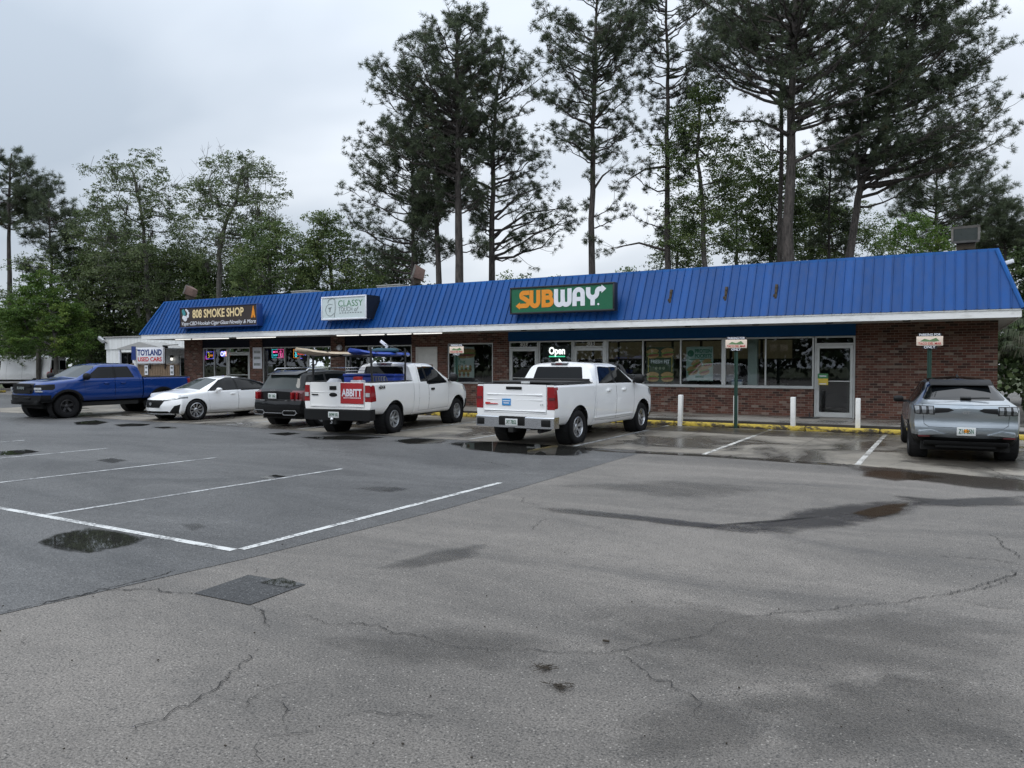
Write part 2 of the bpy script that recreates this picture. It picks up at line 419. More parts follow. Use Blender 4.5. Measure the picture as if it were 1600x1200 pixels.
ribbons('slab_joints', [([(-34,15.17,0),(-5.5,15.17,0),(-1.4,15.06,0)], .06), ([(-2.9,15.1,0),(-2.75,21.9,0)], .012), ([(-5.8,15.2,0),(-5.75,21.9,0)], .025), ([(-8.6,15.2,0),(-8.6,21.9,0)], .02), ([(-11.5,15.2,0),(-11.5,21.9,0)], .02), ([(-20.2,15.2,0),(-20.2,21.9,0)], .02),
    ([(-34,18.6,0),(1.8,18.6,0)], .014), ([(.9,14.5,0),(.6,16,0),(.1,17.5,0),(.3,19,0)], .02), ([(-.9,15.2,0),(-.6,16.4,0),(-1.1,17.3,0),(-.7,19.2,0)], .012), ([(-3.4,15.3,0),(-3.1,16.6,0),(-3.6,18.0,0)], .012)], m_joint, .0105)

# puddles and wet films: irregular sheets with a soft ragged rim
def wet_mat(name, col, rough, edge, alpha, soft=(.42,.56)):
    m, nt, b = mat_new(name)
    out = m.node_tree.nodes['Material Output']
    tc = nt.new('ShaderNodeTexCoord').outputs['Object']
    at = nt.new('ShaderNodeAttribute', attribute_name='rim').outputs['Fac']
    n = nt.noise(nt.mapping(tc, (.7,1.6,1)), 2.2, 8, .70, .6); n2 = nt.noise(tc, 30, 3, .6)
    f = nt.math('ADD', at, nt.math('MULTIPLY', nt.math('SUBTRACT', n, .5), edge)); f = nt.math('ADD', f, nt.math('MULTIPLY', nt.math('SUBTRACT', n2, .5), edge*.35))
    msk = nt.math('MULTIPLY', nt.ramp(f, [(soft[0], 0.0), (soft[1], 1.0)]), alpha)
    pset(b, Base_Color=(*col, 1), Roughness=rough, Specular_IOR_Level=.5, IOR=1.33)
    tr = nt.new('ShaderNodeBsdfTransparent'); mx = nt.new('ShaderNodeMixShader')
    nt.link(msk, mx.inputs[0]); nt.link(tr.outputs[0], mx.inputs[1]); nt.link(b.outputs[0], mx.inputs[2]); nt.link(mx.outputs[0], out.inputs['Surface'])
    return m
m_pud = wet_mat('puddle_water', (.022,.022,.020), .02, .9, .88, (.36,.64))
m_mud = wet_mat('brown_puddle_water', (.055,.040,.028), .06, 1.2, .75, (.35,.75))
m_damp = wet_mat('damp_asphalt_film', (.05,.049,.047), .42, 1.5, .40, (.30,1.0))
m_damp2 = wet_mat('faint_damp_film', (.055,.053,.050), .45, 1.9, .30, (.30,1.1))
m_brown = wet_mat('silty_puddle_water', (.052,.043,.035), .10, 1.3, .72, (.34,.72))
m_wet = wet_mat('wet_asphalt_film', (.030,.027,.024), .28, 1.6, .58, (.32,.9))
def puddle(outline, z, mat, name='puddle', grow=1.0):
    P = [Vector(gpt(*p)) if len(p) == 2 else Vector(p) for p in outline]
    c = sum(P, Vector((0,0,0)))/len(P)
    n = len(P); rings = [(1.25*grow, 0.0), (1.0*grow, .5), (.6, 1.0), (0.02, 1.0)]
    vs = []; al = []
    for k, a in rings:
        for p in P: q = c + (p-c)*k; vs.append((q.x, q.y, z)); al.append(a)
    fs = [(r*n+i, r*n+(i+1)%n, (r+1)*n+(i+1)%n, (r+1)*n+i) for r in range(len(rings)-1) for i in range(n)]
    mb = MB(); mb.add(vs, fs); o = mb.build(name, mat)
    if o.data.polygons[0].normal.z < 0: o.data.flip_normals()
    ca = o.data.attributes.new('rim', 'FLOAT', 'POINT'); ca.data.foreach_set('value', al)
    return tag(o, kind='structure')
puddle([(62,848),(95,835),(140,826),(185,832),(228,842),(205,852),(175,858),(140,864),(95,860)], .0095, m_pud)
puddle([(115,660),(150,657),(172,660),(150,664),(120,664)], .0095, m_pud)
puddle([(178,664),(205,662),(236,663),(225,666),(190,667)], .0095, m_pud)
puddle([(0,706),(40,703),(62,706),(30,711),(0,712)], .0095, m_pud)
puddle([(238,668),(262,667),(280,669),(255,670.5)], .0095, m_pud)
puddle([(420,678),(450,676),(470,678),(445,681)], .0095, m_pud)
puddle([(470,684),(540,681),(600,684),(560,688),(500,687)], .0095, m_pud)
puddle([(612,689),(650,685),(700,688),(690,693),(640,694)], .0095, m_pud)
puddle([(700,693),(760,690),(840,695),(930,701),(900,712),(830,712),(740,704)], .0095, m_pud)
puddle([(900,702),(1000,706),(1100,711),(1200,717.5),(1330,727.5),(1330,730),(1180,719),(1050,710.5),(920,705)], .0118, m_brown)
puddle([(1330,728),(1400,733),(1500,742),(1600,752),(1640,765),(1600,770),(1520,762),(1440,752),(1360,742)], .0118, m_brown)
puddle([(1350,735),(1420,738),(1470,748),(1400,752),(1350,745)], .0122, m_mud)
puddle([(1400,775),(1470,781),(1600,775),(1640,790),(1500,792),(1430,790)], .0095, m_wet)
puddle([(1100,822),(1200,818),(1240,800),(1330,788),(1410,782),(1440,786),(1410,806),(1330,822),(1240,832),(1160,830)], .0095, m_wet, 'wet_stain')
puddle([(1330,803),(1380,790),(1420,786),(1405,803),(1360,812)], .0102, m_mud)
puddle([(850,795),(900,796),(1000,806),(1100,818),(1180,825),(1160,832),(1060,822),(960,810),(880,802)], .0099, m_wet, 'wet_stain')
puddle([(150,720),(175,716),(200,720),(175,724)], .0095, m_wet, 'wet_stain')
puddle([(405,747),(430,742),(448,745),(425,750)], .0095, m_pud)
puddle([(590,768),(620,760),(640,766),(610,770)], .0095, m_damp, 'wet_stain')
puddle([(550,764),(590,760),(640,764),(600,770)], .0098, m_damp, 'wet_stain')
puddle([(280,820),(310,818),(325,824),(300,830)], .0095, m_damp, 'wet_stain')
puddle([(590,888),(680,860),(760,850),(740,872),(640,890)], .0095, m_damp, 'wet_stain')
puddle([(405,912),(440,904),(474,914),(450,920)], .0105, m_pud)
for q in ([(760,655),(1010,664),(1400,681),(1400,690),(1200,682),(1000,672),(760,662)],):
    puddle(q, .0125, m_wet, 'wet_stain')
puddle([(1405,700),(1600,708),(1640,735),(1520,738),(1420,722)], .0125, m_wet, 'wet_stain')
for q in ([(960,960),(1080,945),(1250,975),(1400,960),(1540,985),(1480,1050),(1300,1070),(1120,1050),(1000,1010)], [(980,1120),(1100,1090),(1200,1110),(1150,1170),(1000,1180)], [(1180,1090),(1400,1060),(1580,1090),(1560,1160),(1300,1170)],
          [(540,1000),(700,985),(860,1000),(780,1040),(600,1035)], [(900,760),(1050,752),(1200,765),(1080,778)]):
    puddle(q, .0083+.0001*rnd.random(), m_damp2, 'wet_stain', 1.15)
# small litter: a stick end, two tufts of pine straw, dark specks
m_debris = plain('debris_brown', (.035,.028,.02), .9, var=.3)
q = gpt(947,1005); mb = MB(); mb.obox(q+Vector((0,0,.016)), (.022,.002,0), (-.001,.008,0), (0,0,.006)); 
tag(mb.build('bark_chip', m_debris, bevel=.002), 'small dark chip of bark lying alone on the bare grey asphalt', 'bark chip')
for i, (px, py, lab) in enumerate(((852,1047,'flat dark tuft of pine straw below the bark chip'), (874,1076,'dark tuft of pine straw nearest the bottom of the picture'))):
    q = gpt(px, py); mb = MB(); 
    for k in range(60):
        a = rnd.uniform(0, PI*2); r_ = abs(rnd.gauss(0,.03)); c = q+Vector((r_*math.cos(a)*1.4, r_*math.sin(a), .012+rnd.uniform(0,.008)))
        dv = Vector((math.cos(a*3), math.sin(a*3), rnd.uniform(-.1,.2)))*rnd.uniform(.012,.03)
        mb.tube([c-dv, c+dv], .0016, 4)
    tag(mb.build('straw_tuft', m_debris), lab, 'pine straw', 'tufts of pine straw on the asphalt')
mb = MB()
for k in range(45):
    q = gpt(rnd.uniform(0,1600), rnd.uniform(850,1200)); mb.obox(q+Vector((0,0,.008)), (rnd.uniform(.002,.006),0,0), (0,rnd.uniform(.002,.005),0), (0,0,.003))
tag(mb.build('grit', m_debris), 'scattered specks of dark grit on the asphalt', 'grit', kind='stuff')
# ------------------------------------------------------------------ the shop building
WY = 24.9; BX0, BX1, BY1 = -33.52, 1.21, 34.6; SLAB = .20; SOF = 3.06
def brick_mat(name):
    m, nt, b = mat_new(name)
    tc = nt.new('ShaderNodeTexCoord').outputs['Object']
    s = nt.new('ShaderNodeSeparateXYZ', inp={0: tc}); h = nt.math('ADD', s.outputs[0], s.outputs[1])
    v = nt.new('ShaderNodeCombineXYZ', inp={0: h, 1: s.outputs[2], 2: 0.0}).outputs[0]
    br = nt.new('ShaderNodeTexBrick', offset=.5, inp={'Scale': 1.0, 'Brick Width': .215, 'Row Height': .075, 'Mortar Size': .006, 'Mortar Smooth': .2, 'Bias': 0.0, 'Color1': (0,0,0,1), 'Color2': (1,1,1,1), 'Mortar': (.5,.5,.5,1)})
    nt.link(v, br.inputs['Vector'])
    c = nt.ramp(br.outputs['Color'], [(0.0, (.050,.024,.018)), (.18, (.100,.036,.024)), (.45, (.145,.050,.032)), (.70, (.180,.066,.043)), (.88, (.185,.095,.070)), (.985, (.29,.22,.18))])
    n = nt.noise(tc, 9, 5, .65); g = nt.noise(tc, .8, 5, .6)
    k = nt.math('MULTIPLY', nt.math('MULTIPLY_ADD', nt.math('SUBTRACT', n, .5), .65, .80), nt.math('MULTIPLY_ADD', nt.math('SUBTRACT', g, .5), .6, .85))
    vs = nt.new('ShaderNodeVectorMath', operation='SCALE'); nt.link(c, vs.inputs[0]); nt.link(k, vs.inputs['Scale'])
    col = nt.mix(br.outputs['Fac'], vs.outputs[0], (.195,.16,.13))
    nt.link(col, b.inputs['Base Color']); pset(b, Roughness=.85)
    nt.link(nt.bump(nt.math('ADD', nt.math('MULTIPLY', br.outputs['Fac'], -1.0), nt.math('MULTIPLY', n, .4)), .6, .012), b.inputs['Normal'])
    return m
m_brick = brick_mat('red_brick')
def metal_roof(name, col):
    m, nt, b = mat_new(name)
    tc = nt.new('ShaderNodeTexCoord').outputs['Object']
    n = nt.noise(nt.mapping(tc, (1.4,1,.35)), 1.3, 6, .65); n2 = nt.noise(nt.mapping(tc, (6,3,.8)), 2.0, 5, .65)
    k = nt.math('MULTIPLY', nt.math('MULTIPLY_ADD', nt.math('SUBTRACT', n, .5), .5, 1.0), nt.math('MULTIPLY_ADD', nt.math('SUBTRACT', n2, .5), .35, 1.0))
    sx = nt.new('ShaderNodeSeparateXYZ', inp={0: tc}); wn_ = nt.new('ShaderNodeTexWhiteNoise', noise_dimensions='1D')
    nt.link(nt.math('FLOOR', nt.math('DIVIDE', nt.math('ADD', sx.outputs[0], 34.38), .2499)), wn_.inputs['W'])
    k = nt.math('MULTIPLY', k, nt.math('MULTIPLY_ADD', nt.math('SUBTRACT', wn_.outputs['Value'], .5), .26, 1.0))
    vs = nt.new('ShaderNodeVectorMath', operation='SCALE'); vs.inputs[0].default_value = col; nt.link(k, vs.inputs['Scale'])
    st = nt.ramp(nt.noise(nt.mapping(tc, (2.2,1,.7), (3,0,1)), 1.1, 7, .7), [(.62, 0.0), (.78, 1.0)])
    nt.link(nt.mix(nt.math('MULTIPLY', st, .45), vs.outputs[0], (.018,.035,.085)), b.inputs['Base Color'])
    nt.link(nt.math('MULTIPLY_ADD', n2, .3, .40), b.inputs['Roughness']); pset(b, Specular_IOR_Level=.22)
    return m
m_blue = metal_roof('blue_roof_metal', (.003,.055,.215))
m_bluecap = metal_roof('blue_cap_metal', (.007,.080,.28))
def dirty_white(name, col):
    m, nt, b = mat_new(name)
    tc = nt.new('ShaderNodeTexCoord').outputs['Object']
    n = nt.noise(nt.mapping(tc, (1.2,1,3)), 2.2, 7, .7); st = nt.ramp(n, [(.52, 0.0), (.74, 1.0)])
    nt.link(nt.mix(nt.math('MULTIPLY', st, .45), col, (.30,.28,.24)), b.inputs['Base Color']); pset(b, Roughness=.45)
    return m
m_white = dirty_white('white_fascia_paint', (.78,.79,.79))
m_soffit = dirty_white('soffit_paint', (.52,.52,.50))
m_alu = plain('aluminium_frame', (.50,.51,.50), .38, .35, .15)
m_band = plain('blue_header_paint', (.004,.062,.185), .6, var=.2, spec=.15)
m_darkband = plain('dark_header_paint', (.006,.008,.018), .6, var=.2, spec=.15)
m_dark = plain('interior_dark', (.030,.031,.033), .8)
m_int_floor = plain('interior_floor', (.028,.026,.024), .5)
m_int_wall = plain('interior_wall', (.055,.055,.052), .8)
m_flat = plain('roof_membrane', (.30,.30,.29), .9)
m_black = plain('black_plastic', (.016,.016,.017), .45)
m_doorwhite = plain('white_door_paint', (.55,.54,.51), .5, var=.15)
def glass_mat(name, tint, refl=1.0):
    m, nt, b = mat_new(name)
    out = m.node_tree.nodes['Material Output']
    tr = nt.new('ShaderNodeBsdfTransparent'); tr.inputs[0].default_value = (*tint, 1)
    gl = nt.new('ShaderNodeBsdfGlossy'); gl.inputs['Roughness'].default_value = .012; gl.inputs['Color'].default_value = (.95,.97,1,1)
    tc = nt.new('ShaderNodeTexCoord').outputs['Object']
    nt.link(nt.bump(nt.noise(tc, .7, 2, .5), .05, .02), gl.inputs['Normal'])
    fr = nt.new('ShaderNodeFresnel'); fr.inputs[0].default_value = 1.55
    f = nt.math('MULTIPLY', fr.outputs[0], 1.6*refl, clamp=True)
    mx = nt.new('ShaderNodeMixShader'); nt.link(f, mx.inputs[0]); nt.link(tr.outputs[0], mx.inputs[1]); nt.link(gl.outputs[0], mx.inputs[2])
    nt.link(mx.outputs[0], out.inputs['Surface']); return m
m_glass = glass_mat('shop_glass', (.78,.84,.82))

bld = empty('shop_building', (0,0,0), 0, 'long single-storey brick shop row under a blue metal mansard roof', 'shop building')
# piers and bulkheads: (x0, x1, z0, z1)
mb = MB()
T = .22
piers = [(-2.40,BX1,SLAB,SOF), (-15.20,-14.50,SLAB,SOF), (-17.82,-17.34,SLAB,SOF), (-19.12,-18.92,SLAB,SOF), (-23.58,-22.78,SLAB,SOF), (-28.74,-27.90,SLAB,SOF), (BX0,-32.15,SLAB,SOF)]
for p in piers: mb.box(p[0], p[1], WY, WY+T, p[2], p[3])
for x0, x1, z0, z1 in [(-10.48,-3.58,SLAB,1.10), (-17.34,-15.20,SLAB,1.06), (-17.34,-15.20,2.67,SOF), (-18.92,-17.82,2.54,SOF), (-22.78,-19.12,SLAB,.75), (-27.90,-23.58,SLAB,.62), (-32.15,-30.35,SLAB,.62)]:
    mb.box(x0, x1, WY+.005, WY+T, z0, z1)
mb.box(BX1-.22, BX1, WY+T, BY1, 0, SOF); mb.box(BX0, BX0+.22, WY+T, BY1, 0, SOF); mb.box(BX0+.22, BX1-.22, BY1-.22, BY1, 0, SOF)
mb.build('brick_wall', m_brick, bld)
# header bands over the glass
mb = MB(); mb.box(-14.50,-2.40, WY-.03, WY+.12, 2.71, SOF); mb.build('header_band', m_band, bld)
mb = MB()
for a, b_ in ((-22.78,-19.12), (-27.90,-23.58), (-32.15,-28.74)): mb.box(a, b_, WY+.03, WY+.16, 2.64, SOF)
mb.build('header_band', m_darkband, bld)
# soffit, fascia, roof
FY, FX0, FX1 = 23.1, -34.35, 1.62
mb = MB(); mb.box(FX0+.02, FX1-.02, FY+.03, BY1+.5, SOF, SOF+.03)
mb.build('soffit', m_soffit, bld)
mb = MB()
for x in (-1.0,-3.0,-5.1,-7.2,-9.3,-11.3,-13.2): mb.lathe([(0,-.03),(.09,-.03),(.11,0)], 'z', (x, 23.75, SOF-.002), 14)
mb.each('recessed_downlight', m_dark, bld, smooth=True)
mb = MB(); mb.box(FX0, FX1, FY, FY+.03, SOF-.02, 3.245); mb.box(FX0, FX0+.03, FY+.03, BY1+.5, SOF-.02, 3.245); mb.box(FX1-.03, FX1, FY+.03, BY1+.5, SOF-.02, 3.245)
mb.box(FX0-.02, FX1+.02, FY-.02, FY, 3.225, 3.262)
mb.build('fascia', m_white, bld)
RX0, RX1, RYF, RZ = -33.62, 1.10, 23.95, 4.90
base = [(FX0-.03, FY-.035, 3.262), (FX1+.03, FY-.035, 3.262), (FX1+.03, BY1+.5, 3.262), (FX0-.03, BY1+.5, 3.262)]
topr = [(RX0, RYF, RZ), (RX1, RYF, RZ), (RX1, BY1-.4, RZ), (RX0, BY1-.4, RZ)]
mb = MB(); mb.add(base+topr, [(0,1,5,4),(1,2,6,5),(2,3,7,6),(3,0,4,7)])
def slope_ribs(a0, a1, b0, b1, n, mb):
    a0, a1, b0, b1 = map(Vector, (a0, a1, b0, b1))
    nrm = (a1-a0).cross(b0-a0).normalized(); t = (a1-a0).normalized()
    for i in range(n+1):
        f = i/n; p = a0.lerp(a1, f)
        # ribs run straight up the slope, cut by the hip lines
        up = ((b0-a0) - t*((b0-a0).dot(t))).normalized(); L = ((b0-a0)).dot(up)
        dx0 = (p-a0).length; dx1 = (a1-p).length
        k = min(1, dx0/max(1e-6, abs((b0-a0).dot(t))), dx1/max(1e-6, abs((a1-b1).dot(t))))
        if k < .06: continue
        q = p + up*L*k
        jw = .013
        vs = [p-t*jw, p+t*jw, p+t*jw*.6+nrm*.038, p-t*jw*.6+nrm*.038]; vs2 = [v+(q-p) for v in vs]
        mb.add(vs+vs2, [(0,1,5,4),(1,2,6,5),(2,3,7,6),(3,0,4,7),(4,5,6,7)])
slope_ribs(base[0], base[1], topr[0], topr[1], 144, mb)
slope_ribs(base[1], base[2], topr[1], topr[2], 46, mb)
mb.build('roof_panel', m_blue, bld)
mb = MB()   # bright cap along the ridge and hip trims
mb.add([(RX0-.05,RYF-.06,RZ-.19),(RX1+.05,RYF-.06,RZ-.19),(RX1,RYF-.01,RZ+.03),(RX0,RYF-.01,RZ+.03),(RX0,RYF+.2,RZ+.03),(RX1,RYF+.2,RZ+.03),(RX1+.1,RYF+.12,RZ-.19),(RX1+.05,BY1-.4,RZ+.03),(RX1+.1,BY1-.4,RZ-.19),(RX0-.1,RYF+.12,RZ-.19),(RX0-.05,BY1-.4,RZ+.03),(RX0-.1,BY1-.4,RZ-.19)],
       [(0,1,2,3),(3,2,5,4),(1,6,5,2),(6,8,7,5),(0,3,4,9),(9,4,10,11)])
for a, c in ((base[0], topr[0]), (base[1], topr[1])):
    a, c = Vector(a), Vector(c); mb.tube([a+Vector((0,-.02,.0)), c+Vector((0,-.03,.0))], .055, 6)
mb.build('ridge_cap', m_bluecap, bld)
mb = MB(); mb.box(RX0+.01, RX1-.01, RYF+.21, BY1-.41, RZ-.2, RZ-.15); mb.build('roof_deck', m_flat, bld)
# interior: floor, ceiling, back wall, partitions
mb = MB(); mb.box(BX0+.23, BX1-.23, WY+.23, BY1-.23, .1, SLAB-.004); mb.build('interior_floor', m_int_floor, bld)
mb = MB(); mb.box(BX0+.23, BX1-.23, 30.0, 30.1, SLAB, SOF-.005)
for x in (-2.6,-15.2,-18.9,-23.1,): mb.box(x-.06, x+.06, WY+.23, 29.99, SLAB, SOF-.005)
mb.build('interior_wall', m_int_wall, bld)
mb = MB(); mb.box(-14.2,-5.0,28.2,28.8,SLAB,1.15); mb.box(-30,-24.5,28.0,28.6,SLAB,1.2); mb.box(-22.3,-19.6,27.6,28.2,SLAB,1.1); mb.each('counter', plain('counter_top', (.10,.09,.07), .4), bld, bevel=.02)
m_menu = plain('menu_board', (.24,.21,.13), .6, var=.5, nscale=9); _b = m_menu.node_tree.nodes['Principled BSDF']; _b.inputs['Emission Color'].default_value = (.9,.75,.45,1); _b.inputs['Emission Strength'].default_value = .018
mb = MB()
for i in range(8): mb.box(-14.3+i*1.17, -13.25+i*1.17, 29.85, 29.9, 2.05, 2.75)
mb.each('menu_board', m_menu, bld)
mb = MB(); mb.box(-5.74,-5.44, WY+.75, WY+.95, SLAB, SOF-.01); mb.build('interior_column', plain('pale_column', (.40,.47,.45), .5), bld)
m_chair = plain('chair_wood', (.09,.05,.03), .5)
for i, x in enumerate((-9.6,-8.1,-6.9,-4.5,-13.6,-12.0)):
    mb = MB(); mb.box(x-.35, x+.35, 26.4, 27.0, .93, .96); mb.box(x-.04, x+.04, 26.66, 26.74, SLAB, .93)
    for s in (-1,1):
        mb.box(x+s*.6-.2, x+s*.6+.2, 26.5, 26.9, .62, .65); mb.box(x+s*.78-.02, x+s*.78+.02, 26.5, 26.9, .65, 1.25)
        mb.box(x+s*.6-.17, x+s*.6-.13, 26.52, 26.56, SLAB, .62); mb.box(x+s*.6+.13, x+s*.6+.17, 26.84, 26.88, SLAB, .62)
    mb.build('dining_set', m_chair, bld)

def window(x0, x1, z0, z1, mulls=(), f=.05, y=WY+.03, mat=None, wide=()):
    mb = MB(); d = .09; mat = mat or m_alu
    mb.box(x0, x1, y, y+d, z0, z0+f); mb.box(x0, x1, y, y+d, z1-f, z1)
    mb.box(x0, x0+f, y, y+d, z0+f, z1-f); mb.box(x1-f, x1, y, y+d, z0+f, z1-f)
    for mx in mulls: 
        h = f*1.35 if mx in wide else f/2
        mb.box(mx-h, mx+h, y+.001, y+d-.001, z0+f, z1-f)
    fr = mb.build('window', mat, bld, bevel=.004, seg=1)
    g = MB(); xs = [x0+f*.5] + sorted(mulls) + [x1-f*.5]
    for a, b_ in zip(xs, xs[1:]): g.quad((a, y+.05, z0+f*.5), (b_, y+.05, z0+f*.5), (b_, y+.05, z1-f*.5), (a, y+.05, z1-f*.5))
    g.build('pane', m_glass, fr)
    return fr
window(-10.48, -3.58, 1.11, 2.70, (-9.14,-7.80,-6.36,-5.03), wide=(-6.36,))
mb = MB(); mb.box(-10.62,-3.56, WY-.04, WY+.03, 1.075, 1.115); mb.build('window_sill', m_alu, bld)
window(-13.22, -11.82, .25, 2.70)
window(-17.33, -15.21, 1.07, 2.66)
window(-22.77, -19.13, .76, 2.63, (-21.45,-20.25))
window(-27.89, -23.59, .63, 2.63, (-26.45,-25.0))
window(-32.14, -30.37, .63, 2.63, (-31.30,))
def glass_door(x0, x1, hs, ztop=2.43, head=2.70, bar=True):
    y = WY+.03; mb = MB(); f = .05
    mb.box(x0, x0+f, y, y+.1, SLAB, head); mb.box(x1-f, x1, y, y+.1, SLAB, head); mb.box(x0+f, x1-f, y, y+.1, head-f, head); mb.box(x0+f, x1-f, y, y+.1, ztop, ztop+.06)
    fr = mb.build('door_frame', m_alu, bld, bevel=.004, seg=1)
    g = MB(); g.quad((x0+f*.5,y+.06,ztop+.03),(x1-f*.5,y+.06,ztop+.03),(x1-f*.5,y+.06,head-.02),(x0+f*.5,y+.06,head-.02)); g.build('transom_pane', m_glass, fr)
    a, b_ = x0+f+.006, x1-f-.006; mb = MB(); st = .085; y -= .004
    mb.box(a, a+st, y, y+.06, SLAB+.012, ztop-.006); mb.box(b_-st, b_, y, y+.06, SLAB+.012, ztop-.006)
    mb.box(a+st, b_-st, y, y+.06, ztop-.006-.10, ztop-.006); mb.box(a+st, b_-st, y, y+.06, SLAB+.012, SLAB+.16)
    if bar: mb.box(a+st, b_-st, y+.01, y+.05, 1.30, 1.335)
    dr = mb.build('door', m_alu, bld, bevel=.005, seg=1)
    g = MB(); g.quad((a+.05,y+.03,SLAB+.1),(b_-.05,y+.03,SLAB+.1),(b_-.05,y+.03,ztop-.05),(a+.05,y+.03,ztop-.05)); g.build('pane', m_glass, dr)
    hx = a+.04 if hs < 0 else b_-.04
    mb = MB(); mb.tube([(hx,y,1.05),(hx+.02,y-.06,1.06),(hx+.02,y-.06,1.34),(hx,y,1.35)], .013, 8); mb.build('handle', m_alu, dr, smooth=True)
    return dr
glass_door(-3.56, -2.41, -1)
glass_door(-11.80, -10.50, -1)
glass_door(-14.49, -13.24, 1)
glass_door(-30.34, -28.76, -1, head=2.63, ztop=2.36)
mb = MB(); mb.box(-10.62,-10.485, WY+.02, WY+.13, SLAB, 2.70); mb.build('door_post', m_alu, bld)
m_num = plain('white_vinyl', (.55,.55,.52), .6)
for x in (-13.85, -11.1): text('house_number', '303', m_num, bld, .24, (x, WY+.02, 2.57), bold=.02)
text('house_number', '301', m_num, bld, .17, (-29.5, WY+.02, 2.52), bold=.02)
# white flush door with small notices
mb = MB(); mb.box(-18.91,-18.85,WY+.0,WY+.1,SLAB,2.53); mb.box(-17.89,-17.83,WY+.0,WY+.1,SLAB,2.53); mb.box(-18.85,-17.89,WY,WY+.1,2.47,2.53); mb.build('door_frame', m_doorwhite, bld)
mb = MB(); mb.box(-18.845,-17.895,WY+.03,WY+.075,SLAB+.01,2.465); dw = mb.build('door', m_doorwhite, bld, bevel=.006); dw['label'] = 'plain white solid door with taped notices'
mb = MB(); mb.lathe([(.0,-.05),(.03,-.05),(.03,-.02),(.012,-.02),(.012,0)], 'y', (-18.0, WY+.028, 1.1), 12); mb.build('handle', m_alu, dw, smooth=True)
mb = MB()
for x, z, w_, h_ in ((-18.68,1.62,.2,.3),(-18.42,1.62,.22,.32),(-18.16,1.65,.2,.34)): mb.box(x-w_/2,x+w_/2,WY+.024,WY+.029,z-h_/2,z+h_/2)
mb.each('notice', plain('brown_notice_paper', (.22,.14,.10), .7, var=.6, nscale=14), dw)

# walkway slab, kerb
mb = MB(); mb.box(-34.3, 2.2, 22.55, 24.89, -.02, SLAB); mb.box(BX0+.001, BX1-.001, 24.89, 25.12, -.02, SLAB-.001)
tag(mb.build('sidewalk', m_walk, bevel=.02), kind='structure')
mb = MB(); mb.box(-34.3, 2.2, 22.0, 22.56, -.02, .035); tag(mb.build('gutter', m_joint), kind='structure')
mb = MB(); mb.box(-34.3, 2.2, 22.535, 22.549, -.02, SLAB-.03); tag(mb.build('sidewalk_edge', plain('dark_edge_concrete', (.045,.038,.032), .5, var=.5, nscale=2)), kind='structure')  # thin strip, darker than the walk, over its front face
m, nt, b = mat_new('yellow_kerb_paint')
tc = nt.new('ShaderNodeTexCoord').outputs['Object']
n = nt.noise(nt.mapping(tc, (1.2,2,2.5)), 3.2, 7, .72); s3 = nt.new('ShaderNodeSeparateXYZ', inp={0: tc})
gr = nt.math('MULTIPLY_ADD', nt.math('SUBTRACT', .07, s3.outputs[2]), 1.2, n)
nt.link(nt.mix(nt.ramp(gr, [(.44, 0.0), (.56, 1.0)]), (.50,.37,.050), (.045,.036,.025)), b.inputs['Base Color']); pset(b, Roughness=.55)
nt.link(nt.bump(n, .5, .02), b.inputs['Normal'])
mb = MB(); x = -20.0
while x < 1.9:
    L = 1.83; mb.box(x, min(x+L, 2.2), 21.93, 22.10, -.01, .135); x += L+.02
tag(mb.build('kerb', m, bevel=.03), kind='structure')
# ------------------------------------------------------------------ signs, lights and fittings on and around the building
m_sgreen = plain('sign_green', (.010,.115,.055), .35, var=.1)
m_sframe = plain('sign_frame_dark', (.012,.014,.018), .4)
m_orange = plain('sign_orange', (.72,.26,.02), .4, var=.05)
m_swhite = plain('sign_white', (.72,.74,.80), .4, var=.05)
m_sbrown = plain('sign_dark_brown', (.032,.022,.020), .5, var=.4, nscale=1.5)
m_cream = plain('sign_cream', (.78,.62,.34), .4, var=.05)
m_panel = plain('sign_pale_panel', (.56,.64,.65), .4, var=.05)
m_ggreen = plain('sign_leaf_green', (.10,.24,.13), .5, var=.4, nscale=3)
m_ggrey = plain('sign_grey_letter', (.20,.23,.23), .5)
m_galv = plain('galvanised', (.45,.46,.47), .4, .6, .2)
def sign_box(name, label, x0, x1, z0, z1, yf, yb, fmat, pmat, rim=.05):
    r = empty(name, ((x0+x1)/2, yf, z0), 0, label, 'shop sign'); w_ = (x1-x0)/2; h = z1-z0
    mb = MB(); mb.box(-w_, w_, .02, yb-yf, 0, h); mb.box(-w_, w_, -.03, .02, 0, rim); mb.box(-w_, w_, -.03, .02, h-rim, h); mb.box(-w_, -w_+rim, -.03, .02, rim, h-rim); mb.box(w_-rim, w_, -.03, .02, rim, h-rim)
    mb.build('cabinet', fmat, r, bevel=.008)
    mb = MB()
    for x in (-w_*.7, w_*.7): mb.box(x-.03, x+.03, yb-yf, .72, h-.2, h-.14)
    mb.build('bracket', m_sframe, r)
    mb = MB(); mb.box(-w_+rim, w_-rim, -.004, .019, rim, h-rim); mb.build('face_panel', pmat, r)
    return r, w_, h
